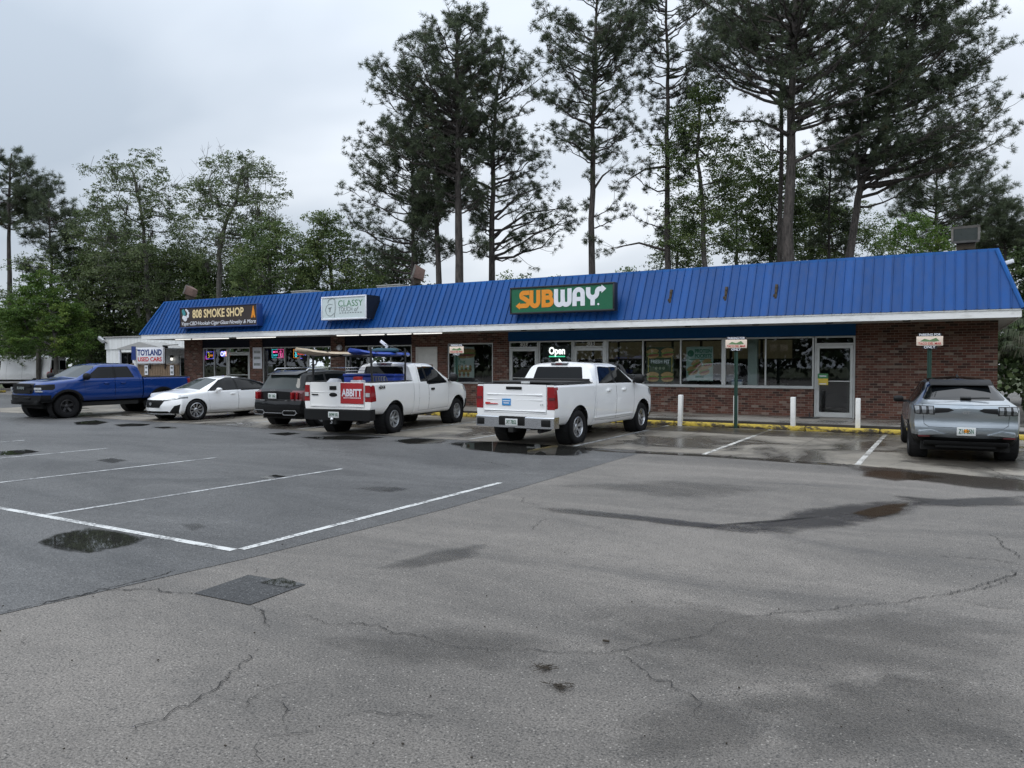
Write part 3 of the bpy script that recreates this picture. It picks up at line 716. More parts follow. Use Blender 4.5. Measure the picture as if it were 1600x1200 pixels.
# sandwich shop sign: stroke-built lettering
r, w_, h = sign_box('shop_sign', 'green sandwich-shop sign with orange and white SUBWAY lettering and arrows', -13.26, -9.35, 3.57, 4.50, 22.88, 23.14, m_sframe, m_sgreen, .06)
S = .155; o = MB(); y0, y1 = -.012, -.005
def st(mb, pts, w=S): stroke2d(mb, [(p[0]-1.955, p[1]) for p in pts], w, y0, y1)
st(o, [(.76,.725),(.56,.725)]+arc(.545,.632,.093,90,215,8)+[(.60,.515),(.66,.47)]+arc(.625,.385,.105,50,-90,8)[1:]+[(.38,.28)])
o.add([(x-1.955,y0,z) for x,z in ((.40,.41),(.23,.28),(.40,.15))]+[(x-1.955,y1,z) for x,z in ((.40,.41),(.23,.28),(.40,.15))], [(0,1,2),(3,5,4),(0,3,4,1),(1,4,5,2),(2,5,3,0)])
st(o, [(.85,.80),(.85,.40)]+arc(.985,.40,.135,180,360,12)[1:]+[(1.12,.80)])
st(o, [(1.325,.20),(1.325,.80)])
st(o, [(1.38,.73),(1.50,.73)]+arc(1.50,.63,.10,90,-90,8)[1:]+[(1.38,.53)], .14)
st(o, [(1.38,.525),(1.52,.525)]+arc(1.515,.40,.125,90,-90,8)[1:]+[(1.38,.272)], .14)
o.build('lettering', m_orange, r)
o = MB()
st(o, [(1.795,.80),(1.795,.39)]+arc(1.92,.39,.125,180,360,10)[1:]+[(2.045,.77)])
st(o, [(2.05,.50),(2.05,.39)]+arc(2.175,.39,.125,180,360,10)[1:]+[(2.30,.80)])
st(o, [(2.485,.20),(2.485,.60)]+arc(2.635,.60,.145,180,0,12)[1:]+[(2.78,.20)]); st(o, [(2.52,.43),(2.75,.43)], .14)
st(o, [(2.98,.80),(2.98,.62)]+arc(3.14,.62,.16,180,360,12)[1:]+[(3.30,.64)]+arc(3.39,.64,.09,180,90,5)[1:]+[(3.46,.73)])
st(o, [(3.14,.47),(3.14,.20)])
o.add([(x-1.955,y0,z) for x,z in ((3.45,.87),(3.62,.73),(3.45,.59))]+[(x-1.955,y1,z) for x,z in ((3.45,.87),(3.62,.73),(3.45,.59))], [(0,1,2),(3,5,4),(0,3,4,1),(1,4,5,2),(2,5,3,0)])
o.lathe([(0,-.012),(.035,-.012),(.035,-.005)], 'y', (3.34-1.955,0,.235), 12)
o.build('lettering', m_swhite, r)
# smoke shop sign
m_sblue = plain('sign_blue_cabinet', (.012,.05,.20), .45)
r, w_, h = sign_box('shop_sign', 'dark brown smoke-shop sign with cream 808 SMOKE SHOP lettering', -31.10, -25.88, 3.50, 4.47, 22.88, 23.16, m_sblue, m_sbrown, .045)
text('lettering', '808 SMOKE SHOP', m_cream, r, .52, (.02, -.008, .62), bold=.025, width=3.42)
text('lettering', 'Vape·CBD·Hookah·Cigar·Glass·Novelty & More', m_swhite, r, .235, (0, -.008, .20), shear=.25, width=4.95, bold=.008)
mb = MB()   # a puff of smoke round a small capped bust, drawn plainly
for x, z, q in ((-2.34,.78,.10),(-2.28,.67,.11)): mb.lathe([(0,-.014),(q,-.012),(q,-.005)], 'y', (x,0,z), 16)
mb.build('emblem', plain('emblem_teal', (.05,.25,.28), .5), r)
mb = MB()
for x, z, q in ((-2.2,.44,.13),(-2.32,.5,.09),(-2.02,.55,.08),(-1.98,.68,.07),(-2.05,.78,.06),(-2.13,.84,.05)): mb.lathe([(0,-.016),(q,-.014),(q,-.005)], 'y', (x,0,z), 16)
mb.build('emblem', m_swhite, r)
mb = MB(); mb.prism([(2.2,.36),(2.30,.36),(2.32,.45),(2.36,.45),(2.38,.36),(2.48,.36),(2.44,.50),(2.36,.85),(2.34,.88),(2.32,.85),(2.24,.50)], 'y', -.014, -.005); mb.build('emblem', m_orange, r)
# salon sign
r, w_, h = sign_box('shop_sign', 'white salon sign in a pale cabinet with thin CLASSY TOUCH lettering', -22.12, -19.74, 3.62, 4.56, 22.85, 23.2, m_swhite, m_panel, .06)
text('lettering', 'CLASSY', m_ggreen, r, .36, (.35, -.008, .63), bold=.0, width=1.28)
text('lettering', 'TOUCH', m_ggrey, r, .25, (.10, -.008, .40), width=.72); text('lettering', 'of', m_ggrey, r, .24, (.62, -.008, .39), shear=.35)
mb = MB()
for i in range(9): mb.box(-.22+i*.135, -.14+i*.135, -.009, -.005, .245, .28)
mb.build('small_print', m_ggrey, r)
mb = MB(); stroke2d(mb, arc(-.72,.40,.24,60,330,18), .022, -.011, -.005); stroke2d(mb, [(-.50,.10),(-.46,.3),(-.44,.55),(-.46,.82),(-.62,.86),(-.80,.80),(-.84,.68)], .03, -.012, -.005); stroke2d(mb, [(-.80,.47),(-.66,.50),(-.72,.46),(-.73,.32)], .05, -.013, -.005)
mb.build('emblem', m_ggrey, r)
mb = MB(); mb.box(w_+.002, w_+.012, .0, .80, .0, h); mb.build('side_panel', m_sframe, r)
# three empty rusted sign brackets
m_rust = plain('rusty_steel', (.055,.042,.028), .8, .2, .6, nscale=20)
for i, (x, lab) in enumerate(((-7.67,'rusty empty sign bracket on the roof nearest the green sign'),(-5.92,'rusty empty sign bracket between the other two brackets'),(-4.44,'rusty empty sign bracket farthest from the green sign'))):
    rb = empty('sign_bracket', (x, 23.42, 3.72), 0, lab, 'sign bracket', 'empty brackets on the blue roof')
    mb = MB(); mb.add([(-.035,-.09,0),(.035,-.09,0),(.035,.0,0),(-.035,.0,0),(-.035,.04,.5),(.035,.04,.5),(.035,.25,.5),(-.035,.25,.5)], [(0,3,2,1),(4,5,6,7),(0,1,5,4),(1,2,6,5),(2,3,7,6),(3,0,4,7)]); mb.box(-.07,-.036,-.06,.1,.12,.2); mb.build('channel', m_rust, rb, bevel=.008)
    mb = MB(); 
    for z in (.1,.25,.4): mb.lathe([(0,-.02),(.02,-.02),(.02,.02)], 'y', (0,-.09+z*.26,z), 8)
    mb.each('bolt', m_rust, rb)
# roof flood lights
m_flhouse = plain('floodlight_housing', (.17,.11,.09), .7, .2, .4, nscale=12); m_flglass = plain('floodlight_lens', (.05,.058,.055), .3, spec=.25); m_flrim = plain('floodlight_rim', (.15,.14,.125), .6, var=.4)
def floodlight(x, y, z, rz, tilt, s, label):
    r = empty('floodlight', (x, y, z), rz, label, 'floodlight', 'floodlights on the roof edge')
    def P(v): 
        c, sn = math.cos(tilt), math.sin(tilt); return (v[0]*s, (v[1]*c+v[2]*sn)*s, (-v[1]*sn+v[2]*c)*s+.28)
    mb = MB(); mb.add([P(v) for v in [(-.34,-.16,0),(.34,-.16,0),(.30,.24,.02),(-.30,.24,.02),(-.38,-.2,.46),(.38,-.2,.46),(.30,.2,.40),(-.30,.2,.40)]], [(0,3,2,1),(4,5,6,7),(1,2,6,5),(2,3,7,6),(3,0,4,7)]); mb.build('housing', m_flhouse, r, bevel=.01)
    mb = MB()
    for a, b_, c, d in ((-.37,.37,.40,.47),(-.35,.35,-.02,.04),(-.37,-.31,.04,.40),(.31,.37,.04,.40)): mb.add([P(v) for v in [(a,-.215,c),(b_,-.215,c),(b_,-.16,c),(a,-.16,c),(a,-.24,d),(b_,-.24,d),(b_,-.16,d),(a,-.16,d)]], [(0,3,2,1),(4,5,6,7),(0,1,5,4),(1,2,6,5),(2,3,7,6),(3,0,4,7)])
    mb.build('rim', m_flrim, r)
    mb = MB(); mb.quad(P((-.31,-.19,.04)),P((.31,-.19,.04)),P((.31,-.21,.40)),P((-.31,-.21,.40))); mb.build('lens', m_flglass, r)
    mb = MB(); mb.tube([(0,.02,-.25),(0,.02,.30)], .05, 8); mb.box(-.24*s,.24*s,-.12,.16,.10,.285); mb.box(-.1,.1,-.08,.12,-.27,-.24); mb.build('mount', m_rust, r)
floodlight(.40, 24.55, 4.93, R(-4), 0.0, .93, 'boxy floodlight on the roof at the end over the silver-blue car')
floodlight(-18.85, 24.9, 5.02, R(-50), R(18), 1.1, 'tilted brown floodlight on the roof between the salon and sandwich signs')
floodlight(-34.0+.8, 25.0, 5.02, R(-60), R(22), .95, 'tilted floodlight at the roof corner above the smoke-shop sign')
# security camera on the hip
r = empty('security_camera', (1.28, 23.85, 4.44), 0, 'white bullet security camera at the end corner of the blue roof', 'camera')
mb = MB(); mb.obox((.02,-.06,.06), (.17,-.03,.05), (.012,.055,0), (-.01,0,.05)); mb.build('body', m_swhite, r, bevel=.012)
mb = MB(); mb.tube([(-.02,.12,-.14),(-.02,.0,-.08),(0,-.04,.02)], .025, 8); mb.lathe([(0,-.02),(.05,-.02),(.05,.02),(0,.02)], 'z', (-.02,-.02,-.12), 12); mb.build('bracket', m_galv, r)
# rooftop air units
m_hvac = plain('hvac_grey', (.36,.36,.34), .6, .3, .2)
for i, (px, lab) in enumerate(((-27.3,'grey rooftop air unit behind the roof ridge between smoke-shop and salon signs'),(-21.9,'grey rooftop air unit behind the roof ridge near the tilted brown floodlight'))):
    r = empty('air_unit', (px, 27.4, 4.75), 0, lab, 'air conditioner', 'air units on the flat roof')
    mb = MB(); mb.box(-.63,.63,-.6,.6,0,.62); mb.box(-.66,.66,-.65,.65,.62,.66); mb.build('cabinet', m_hvac, r, bevel=.015)
    mb = MB(); 
    for k in range(15): mb.box(-.6+k*.082,-.56+k*.082,-.63,-.605,.1,.58)
    mb.build('grille', m_galv, r)
# fluorescent battens under the soffit over the left-hand shops
m_tube = emit('fluorescent_tube', (1.0,.98,.94), .85)
for a, b_, lab in ((274,299,'lit batten under the soffit at the building end by the white house'),(300.5,358.5,'lit batten under the soffit above the OPEN neon'),(369.5,432,'lit batten under the soffit above the white notice board pier'),(526,562,'lit batten under the soffit beneath the salon sign'),(564,602,'second lit batten from the white door, under the salon sign end'),(604.5,644,'third lit batten, just left of the plain white door'),(645.5,692,'lit batten under the soffit right above the plain white door')):
    xa_, xb_ = ypt(a,528,23.3).x, ypt(b_,526,23.3).x; L = (xb_-xa_)/2
    r = empty('fluorescent_light', ((xa_+xb_)/2, 23.3, SOF-.085), 0, lab, 'strip light', 'fluorescent battens under the canopy')
    mb = MB(); mb.box(-L,L,-.05,.05,.045,.083); mb.build('housing', m_swhite, r)
    mb = MB(); mb.tube([(-L+.03,-.02,.025),(L-.03,-.02,.025)], .019, 8); mb.build('tube', m_tube, r, smooth=True)
# bollards
m_boll = plain('bollard_white', (.70,.70,.68), .5, var=.25, nscale=9)
for x, y, lab in ((-6.86,22.17,'white square bollard closest to the white crew-cab pickup'),(-5.285,22.37,'white square bollard hidden behind the green sign post'),(-3.68,22.25,'white square bollard just left of the glass door with the yellow sticker'),(-2.06,22.40,'white square bollard beside the silver-blue car')):
    mb = MB(); mb.box(-.062,.062,-.062,.062,-.02,.93); ob = mb.build('bollard', m_boll, bevel=.012); ob.location = (x, y-.24, 0)
    ob.rotation_euler = (R(rnd.uniform(-1,1)), R(rnd.uniform(-1.2,1.2)), R(rnd.uniform(-8,8)))
    tag(ob, lab, 'bollard', 'white bollards along the yellow kerb')
# parking signs
m_postg = plain('green_post', (.022,.060,.045), .5, .3, .3); m_sigblk = plain('sign_black', (.012,.012,.013), .4); m_sigcr = plain('sign_cream_panel', (.72,.60,.50), .45, var=.1); m_red = plain('sign_red', (.50,.03,.03), .5); m_tgreen = plain('sign_dull_green', (.12,.22,.10), .5)
def park_sign(x, y, top, label):
    r = empty('parking_sign', (x, y, 0), 0, label, 'parking sign', 'shop parking signs on green posts')
    mb = MB(); mb.prism([(-.05,.0),(-.035,-.0),(-.025,.03),(.025,.03),(.035,0),(.05,0),(.05,.012),(.038,.012),(.03,.042),(-.03,.042),(-.038,.012),(-.05,.012)], 'z', -.02, top-.06); mb.build('post', m_postg, r)
    z0 = top-.36; mb = MB(); mb.box(-.30,.30,-.018,-.004,z0+.06,top-.06); mb.build('board', m_sigcr, r, bevel=.003)
    mb = MB(); mb.box(-.27,.27,-.018,-.004,top-.058,top+.015); mb.box(-.17,.17,-.018,-.004,z0-.02,z0+.058); mb.build('border', m_sigblk, r)
    text('lettering', 'PARKING FOR', m_swhite, r, .085, (0,-.022,top-.022), bold=.02, width=.48); text('lettering', 'ONLY', m_swhite, r, .09, (0,-.022,z0+.018), bold=.02, width=.26)
    text('lettering', 'TACO DEL MAR', m_red, r, .085, (0,-.022,z0+.11), bold=.01, width=.52)
    mb = MB(); mb.prism([(-.22,z0+.17),(-.12,z0+.24),(.0,z0+.2),(.14,z0+.26),(.22,z0+.18),(.1,z0+.16)], 'y', -.021, -.0175); mb.build('emblem', m_tgreen, r)
park_sign(-5.22, 21.86, 2.60, 'parking sign on a green post between the two middle bollards')
park_sign(-.40, 22.2, 2.62, 'parking sign on a green post behind the silver-blue car')
park_sign(-14.98, 22.1, 2.52, 'parking sign on a green post between the two white pickups')
# notice board on the pier
mb = MB(); mb.box(-.3,.3,-.02,0,0,1.0); ob = tag(mb.build('notice_board', m_swhite, bevel=.004), 'narrow white notice board with three grey lines on a brick pier', 'notice'); ob.location = (-28.2, WY-.003, 1.62)
mb = MB()
for z in (.78,.5,.2): 
    for k in range(5): mb.box(-.22+k*.09,-.15+k*.09,-.024,-.0195,z-.06,z+.06)
mb.build('lettering', m_ggrey, ob)
# posters inside the glass
PY = WY+.10
m_pmint = plain('poster_mint', (.33,.46,.42), .5, var=.06); m_pdark = plain('poster_dark_green', (.030,.055,.025), .5, var=.3); m_bun = plain('bread_tan', (.42,.25,.10), .6, var=.5, nscale=12); m_leaf = plain('salad_green', (.14,.26,.05), .6, var=.6, nscale=18); m_meat = plain('meat_red', (.28,.07,.05), .6, var=.5, nscale=14); m_pgreen = plain('poster_green_ink', (.01,.16,.09), .5); m_yell = plain('poster_yellow', (.62,.46,.06), .5)
def sandwich(mb_b, mb_l, mb_m, x, z, L, s, ang=0):
    c, sn = math.cos(ang), math.sin(ang)
    def E(dx, dz, rx, rz, mb, y):
        pts = []
        for k in range(18):
            a = 2*PI*k/18; u, v = dx+rx*math.cos(a)*(1+.08*math.sin(5*a)), dz+rz*math.sin(a); pts.append((x+(u*c-v*sn)*s, z+(u*sn+v*c)*s))
        mb.prism(pts, 'y', y, y+.004)
    E(0,.06,L,.10,mb_b,-.012); E(0,-.08,L*.95,.07,mb_b,-.010); E(0,-.02,L*1.05,.05,mb_l,-.015); E(0.02,-.045,L*.9,.035,mb_m,-.018)
def poster(label, x0, x1, z0, z1, mat, bx=None, y=PY):
    r = empty('poster', ((x0+x1)/2, y, z0), 0, label, 'poster'); w_ = (x1-x0)/2
    mb = MB(); mb.box(-w_, w_, -.004, .004, 0, z1-z0); mb.build('sheet', mat, r); return r, w_, z1-z0
def food(r, items, s=1.0):
    a, b_, c = MB(), MB(), MB()
    for x, z, L, q, an in items: sandwich(a, b_, c, x, z, L, q, an)
    a.build('bread', m_bun, r); b_.build('salad', m_leaf, r); c.build('filling', m_meat, r)
r, w_, h = poster('mint poster reading PROTEIN POCKETS with four filled wraps', -7.62, -6.72, 1.28, 2.42, m_pmint)
text('lettering', 'PROTEIN', m_pgreen, r, .17, (.12,-.008,.99), bold=.03, width=.56); text('lettering', 'POCKETS', m_pgreen, r, .17, (.12,-.008,.83), bold=.03, width=.56)
mb = MB(); mb.lathe([(0,-.009),(.11,-.009),(.11,-.003)], 'y', (-.30,0,.92), 18); mb.box(-.36,.40,-.008,-.005,.71,.735); mb.box(-.14,.14,-.008,-.005,.10,.17); mb.build('roundel', m_pgreen, r)
food(r, [(-.1,.56,.16,1,.5),(.26,.58,.16,1,.3),(-.24,.34,.18,1,.3),(.15,.34,.18,1,.25)])
r, w_, h = poster('dark green poster reading FRESH FIT between sandwiches', -9.02, -8.06, 1.22, 2.42, m_pdark)
text('lettering', 'FRESH FIT', m_swhite, r, .17, (0,-.008,.70), bold=.02, width=.66)
mb = MB(); stroke2d(mb, [(-.42,.36),(-.42,.86),(.42,.86),(.42,.36)], .016, -.008, -.004); mb.build('border', m_yell, r)
mb = MB(); [mb.lathe([(0,-.009),(.05,-.009),(.05,-.003)], 'y', (-.13+.13*k,0,.48), 14) for k in range(3)]; mb.each('badge', plain('badge_grey', (.25,.28,.2), .5), r)
food(r, [(-.26,.98,.2,1.1,.1),(.26,1.0,.2,1.1,.1),(-.26,.18,.2,1.1,.0),(.26,.18,.2,1.1,.05)])
r, w_, h = poster('white sub-of-the-day poster with one big sandwich in the narrow brick-framed window', -17.08, -16.12, 1.30, 2.52, plain('poster_white', (.52,.58,.56), .5, var=.05))
for k, t_ in enumerate(('SUB','OF THE','DAY')): text('lettering', t_, m_pgreen, r, .15, (-.44,-.008,.74-.13*k), bold=.02, align='LEFT')
food(r, [(.12,.95,.34,1.25,.05)]+[(-.3+.2*k,.36,.07,.9,0) for k in range(4)]+[(-.2+.2*k,.17,.07,.9,0) for k in range(3)])
r, w_, h = poster('small green and yellow sticker on the glass entrance door', -3.46, -3.16, 1.20, 1.55, m_yell, y=WY+.0)
mb = MB(); mb.box(-w_, w_, -.008, -.0045, .2, .35); mb.build('header', plain('sticker_green', (.05,.20,.08), .5), r)
mb = MB(); mb.box(-.1,.1,-.011,-.0085,.26,.29); mb.box(-.1,.1,-.009,-.0045,.02,.05); mb.build('small_print', m_swhite, r)
mb = MB(); mb.box(-.17,.17,-.05,.05,0,.22); ob = tag(mb.build('napkin_box', m_swhite, bevel=.01), 'small white box on the window sill below the parking sign', 'box'); ob.location = (-5.95, WY+.18, 1.12)
mb = MB(); mb.box(-.17,.17,-.052,-.0505,.15,.21); mb.build('label_strip', m_sblue, ob)
# lit window signs
e_white = emit('lit_white', (1,1,1), 1.6); e_green = emit('lit_green', (.1,.8,.45), 1.0); e_yel = emit('lit_yellow', (.9,.8,.1), 1.0)
e_pink = emit('neon_pink', (1,.12,.42), 1.5); e_blue = emit('neon_blue', (.16,.12,1.0), 1.7); e_cyan = emit('neon_cyan', (.08,.75,.9), 1.3); e_red = emit('neon_red', (1,.07,.04), 1.4); e_org = emit('neon_orange', (1,.30,.05), 1.3)
r = empty('lit_sign', (-12.5, PY+.02, 1.3), 0, 'lit Open sign with white arrow emblem between the two glass doors', 'lit sign')
mb = MB(); mb.box(-.6,.6,.012,.05,.0,1.25); mb.build('backing', m_sigblk, r)
text('lettering', 'Open', e_white, r, .36, (0,-.0,1.02), bold=.035, width=.66)
mb = MB(); mb.box(-.33,.33,-.002,.006,.80,.84); mb.build('underline', e_green, r)
mb = MB(); stroke2d(mb, [(-.15,.1),(-.15,.40)]+arc(-.0,.40,.15,180,90,8)[1:]+[(.1,.55)], .15, -.004, .006); mb.prism([(.08,.74),(.27,.55),(.08,.38)], 'y', -.004, .006); mb.build('arrow', e_white, r)
mb = MB(); mb.prism([(.0,.36),(.24,.36),(.12,.44),(.24,.2),(.1,.16),(.05,.3)], 'y', -.004, .006); mb.build('arrow', e_yel, r)
NY = WY+.16
def neon(label, x, z, build, sc=.55):
    q = ypt(x, z, NY); r = empty('neon_sign', (q.x, NY, q.z), 0, label, 'neon sign', 'neon signs in the smoke-shop windows'); build(r); r.scale = (sc, sc, sc); return r
def tubes(r, name, mat, lines, rad=.014):
    mb = MB(); [mb.tube([(p[0],0,p[1]) for p in L], rad, 6) for L in lines]; return mb.build(name, mat, r, smooth=True)
def f1(r):
    text('tube_lettering', 'OPEN', e_white, r, .52, (0,0,.3), bold=.012, width=1.12)
    ob = text('tube_outline', 'OP', e_blue, r, .56, (-.29,.012,.3), bold=.05, width=.62); text('tube_outline', 'EN', e_red, r, .56, (.3,.012,.3), bold=.05, width=.56)
neon('OPEN neon sign in blue and red beside the smoke-shop door', 352, 559, f1, .60)
def f2(r):
    tubes(r, 'tube_frame', e_blue, [[(-.52,0),(.52,0),(.52,.66),(-.52,.66),(-.52,0)]]); tubes(r, 'tube_frame', e_pink, [[(-.56,.3),(-.56,-.04),(-.2,-.04)]])
    tubes(r, 'tube_figure', e_yel, [[(-.3,.55),(-.2,.6),(-.1,.45),(-.22,.33),(-.08,.25),(-.14,.1),(-.3,.1)]], .02); text('tube_lettering', 'CIGAR', e_org, r, .24, (.2,0,.3), bold=.01, width=.5)
neon('orange neon sign in a blue frame at the far end window', 328, 560.5, f2, .52)
def f3(r):
    tubes(r, 'tube_frame', e_pink, [[(-.1,.0),(.66,0),(.66,.7),(.0,.7)]]); tubes(r, 'tube_frame', e_cyan, [[(-.1,0),(-.66,0),(-.66,.7),(0,.7)]])
    text('tube_lettering', 'SMOKE', e_pink, r, .22, (-.28,0,.48), bold=.012, width=.6); text('tube_lettering', 'SHOP', e_cyan, r, .22, (-.28,0,.2), bold=.012, width=.5)
    tubes(r, 'tube_figure', e_pink, [[(.12,.1),(.12,.38),(.3,.42),(.3,.1)],[(.38,.08),(.38,.4),(.56,.4),(.56,.08),(.38,.08)],[(.2,.55),(.35,.46),(.5,.55)],[(.35,.46),(.35,.66)]])
neon('pink and cyan SMOKE SHOP neon in the window right of the notice board', 434, 559, f3, .56)
def f4(r):
    tubes(r, 'tube_frame', e_blue, [[(.1,-.05),(.66,-.05),(.66,.72),(.1,.72)]], .02); tubes(r, 'tube_frame', e_org, [[(-.1,.0),(-.66,0),(-.66,.68),(-.3,.68)]])
    text('tube_lettering', 'HOOKAH', e_red, r, .24, (.2,0,.32), bold=.02, width=.85); tubes(r, 'tube_figure', e_cyan, [[(-.42,.05),(-.5,.2),(-.38,.34),(-.5,.46),(-.4,.62),(-.3,.46),(-.42,.34),(-.28,.2),(-.38,.05)]], .024)
neon('blue-framed neon reading HOOKAH beside a cyan water pipe', 468, 559, f4, .56)
def f5(r):
    text('tube_lettering', 'VAPES', e_cyan, r, .26, (-.1,0,.3), bold=.012, width=.75); tubes(r, 'tube_figure', e_pink, [[(.3,.4),(.42,.15),(.55,.25),(.6,.45),(.7,.4)]], .025); tubes(r, 'tube_frame', e_blue, [[(-.55,.6),(.75,.6),(.75,.05)]])
neon('cyan and pink neon sign low behind the ladder rack', 505, 569, f5, .6)
r = empty('wall_lamp', (-22.95, WY-.12, 2.55), 0, 'small round white globe lamp on the pier beside the neon windows', 'wall lamp')
mb = MB(); mb.lathe([(.0,-.13)]+[(.13*math.sin(a), -.13*math.cos(a)) for a in [PI*k/10 for k in range(1,10)]]+[(0,.13)], 'z', (0,0,0), 16); mb.build('globe', plain('globe_white', (.7,.72,.78), .3), r, smooth=True)
mb = MB(); mb.tube([(0,0,.12),(0,0,.2),(0,.12,.22)], .02, 8); mb.build('bracket', m_black, r)
# dark sidewalk sign base / mat by the entrance
r = empty('door_stand', (-3.62, 24.45, SLAB), 0, 'slim black stand with flat round base beside the entrance door', 'stand')
mb = MB(); mb.lathe([(0,0),(.3,0),(.3,.02),(.05,.04),(.0,.04)], 'z', (0,0,0), 20); mb.build('base', m_black, r, smooth=True)
mb = MB(); mb.tube([(0,0,.03),(0,0,.16)], .018, 8); mb.build('pole', m_black, r)
# ------------------------------------------------------------------ vehicles: lofted body shells cut into parts
def car_paint(name, col, metallic=0.0, rough=.32, spec=.5, film=.55, coat=.9):
    m, nt, b = mat_new(name)
    tc = nt.new('ShaderNodeTexCoord').outputs['Object']
    n = nt.noise(tc, 2.5, 5, .6); s = nt.new('ShaderNodeSeparateXYZ', inp={0: tc})
    # road film, only low on the sides
    lo = nt.math('MULTIPLY', nt.math('SUBTRACT', .75, s.outputs[2]), .9, clamp=True); lo = nt.math('MULTIPLY', lo, n)
    nt.link(nt.mix(nt.math('MULTIPLY', lo, film), col, (.10,.09,.08)), b.inputs['Base Color'])
    pset(b, Metallic=metallic, Roughness=rough, Coat_Weight=coat, Coat_Roughness=.03, Specular_IOR_Level=spec)
    drop = nt.noise(tc, 60, 2, .5); nt.link(nt.bump(nt.ramp(drop, [(.60, 0.0), (.75, 1.0)]), .0, .002), b.inputs['Normal'])
    return m
p_white = car_paint('white_car_paint', (.86,.87,.88)); p_white2 = car_paint('pearl_white_paint', (.86,.86,.85)); p_blue = car_paint('blue_truck_paint', (.002,.036,.200), .25, .28, .3, .05, .8)
p_black = car_paint('black_car_paint', (.005,.0055,.0065), 0, .4, .15, .05, .5); p_silver = car_paint('silver_blue_paint', (.28,.315,.345), .7, .30); p_van = car_paint('van_paint', (.58,.59,.60))
m_cglass = plain('car_glass', (.004,.005,.006), .03, 0, .2, .22); m_cglass2 = plain('car_glass_clearer', (.022,.030,.029), .03, 0, .3, .35)
m_tyre = plain('tyre_rubber', (.013,.013,.014), .8, var=.3, spec=.15); m_rimd = plain('rim_black', (.018,.018,.02), .35); m_rims = plain('rim_silver', (.50,.51,.53), .28, .85, .1); m_rimg = plain('rim_grey_steel', (.36,.37,.38), .4, .6, .15)
m_trim = plain('black_trim', (.010,.0105,.011), .55, spec=.2); m_chrome = plain('chrome', (.62,.63,.65), .16, 1.0, .08); m_well = plain('wheel_well', (.010,.010,.011), .9)
m_tail = plain('tail_lamp_red', (.25,.006,.010), .15, coat=.4, var=.4, nscale=14); m_taild = plain('tail_lamp_dark', (.10,.012,.016), .12, coat=.6); m_lampw = plain('lamp_clear', (.50,.52,.54), .12, .3, .5, nscale=16, coat=.6); m_lampg = plain('lamp_smoked', (.16,.17,.18), .12, .3, .6, nscale=18, coat=.6)
m_plate = plain('number_plate_white', (.60,.62,.62), .4, var=.1); m_plt = plain('number_plate_ink', (.03,.12,.07), .5); m_under = plain('chassis_dark', (.012,.012,.012), .85); m_bedl = plain('bed_liner', (.025,.025,.026), .8)

def curve(pts, soft=.06):
    xs = [p[0] for p in pts]; ys = [p[1] for p in pts]
    def lin(x):
        return float(np.interp(x, xs, ys))
    def f(x):
        return sum(lin(x+soft*k)*w for k, w in ((-1,.15),(-.5,.22),(0,.26),(.5,.22),(1,.15)))
    return f
def fillet_section(ctrl, rad, mids):
    """ctrl: list of (y,z); round each inner corner with a 4-point arc, add mid points on the legs"""
    out = [ctrl[0]]
    n = len(ctrl)
    prev = Vector(ctrl[0])
    for i in range(1, n-1):
        a, p, c = Vector(ctrl[i-1]), Vector(ctrl[i]), Vector(ctrl[i+1])
        r = min(rad[i], .45*(p-a).length, .45*(c-p).length)
        s = p + (a-p).normalized()*r if (a-p).length > 1e-6 else p.copy(); e = p + (c-p).normalized()*r if (c-p).length > 1e-6 else p.copy()
        for k in range(1, mids[i-1]+1): out.append(tuple(prev.lerp(s, k/(mids[i-1]+1))))
        for k in range(4):
            t = k/3; out.append(tuple(s*(1-t)**2 + p*2*t*(1-t) + e*t*t))
        prev = e
    for k in range(1, mids[n-2]+1): out.append(tuple(prev.lerp(Vector(ctrl[-1]), k/(mids[n-2]+1))))
    out.append(ctrl[-1])
    return out
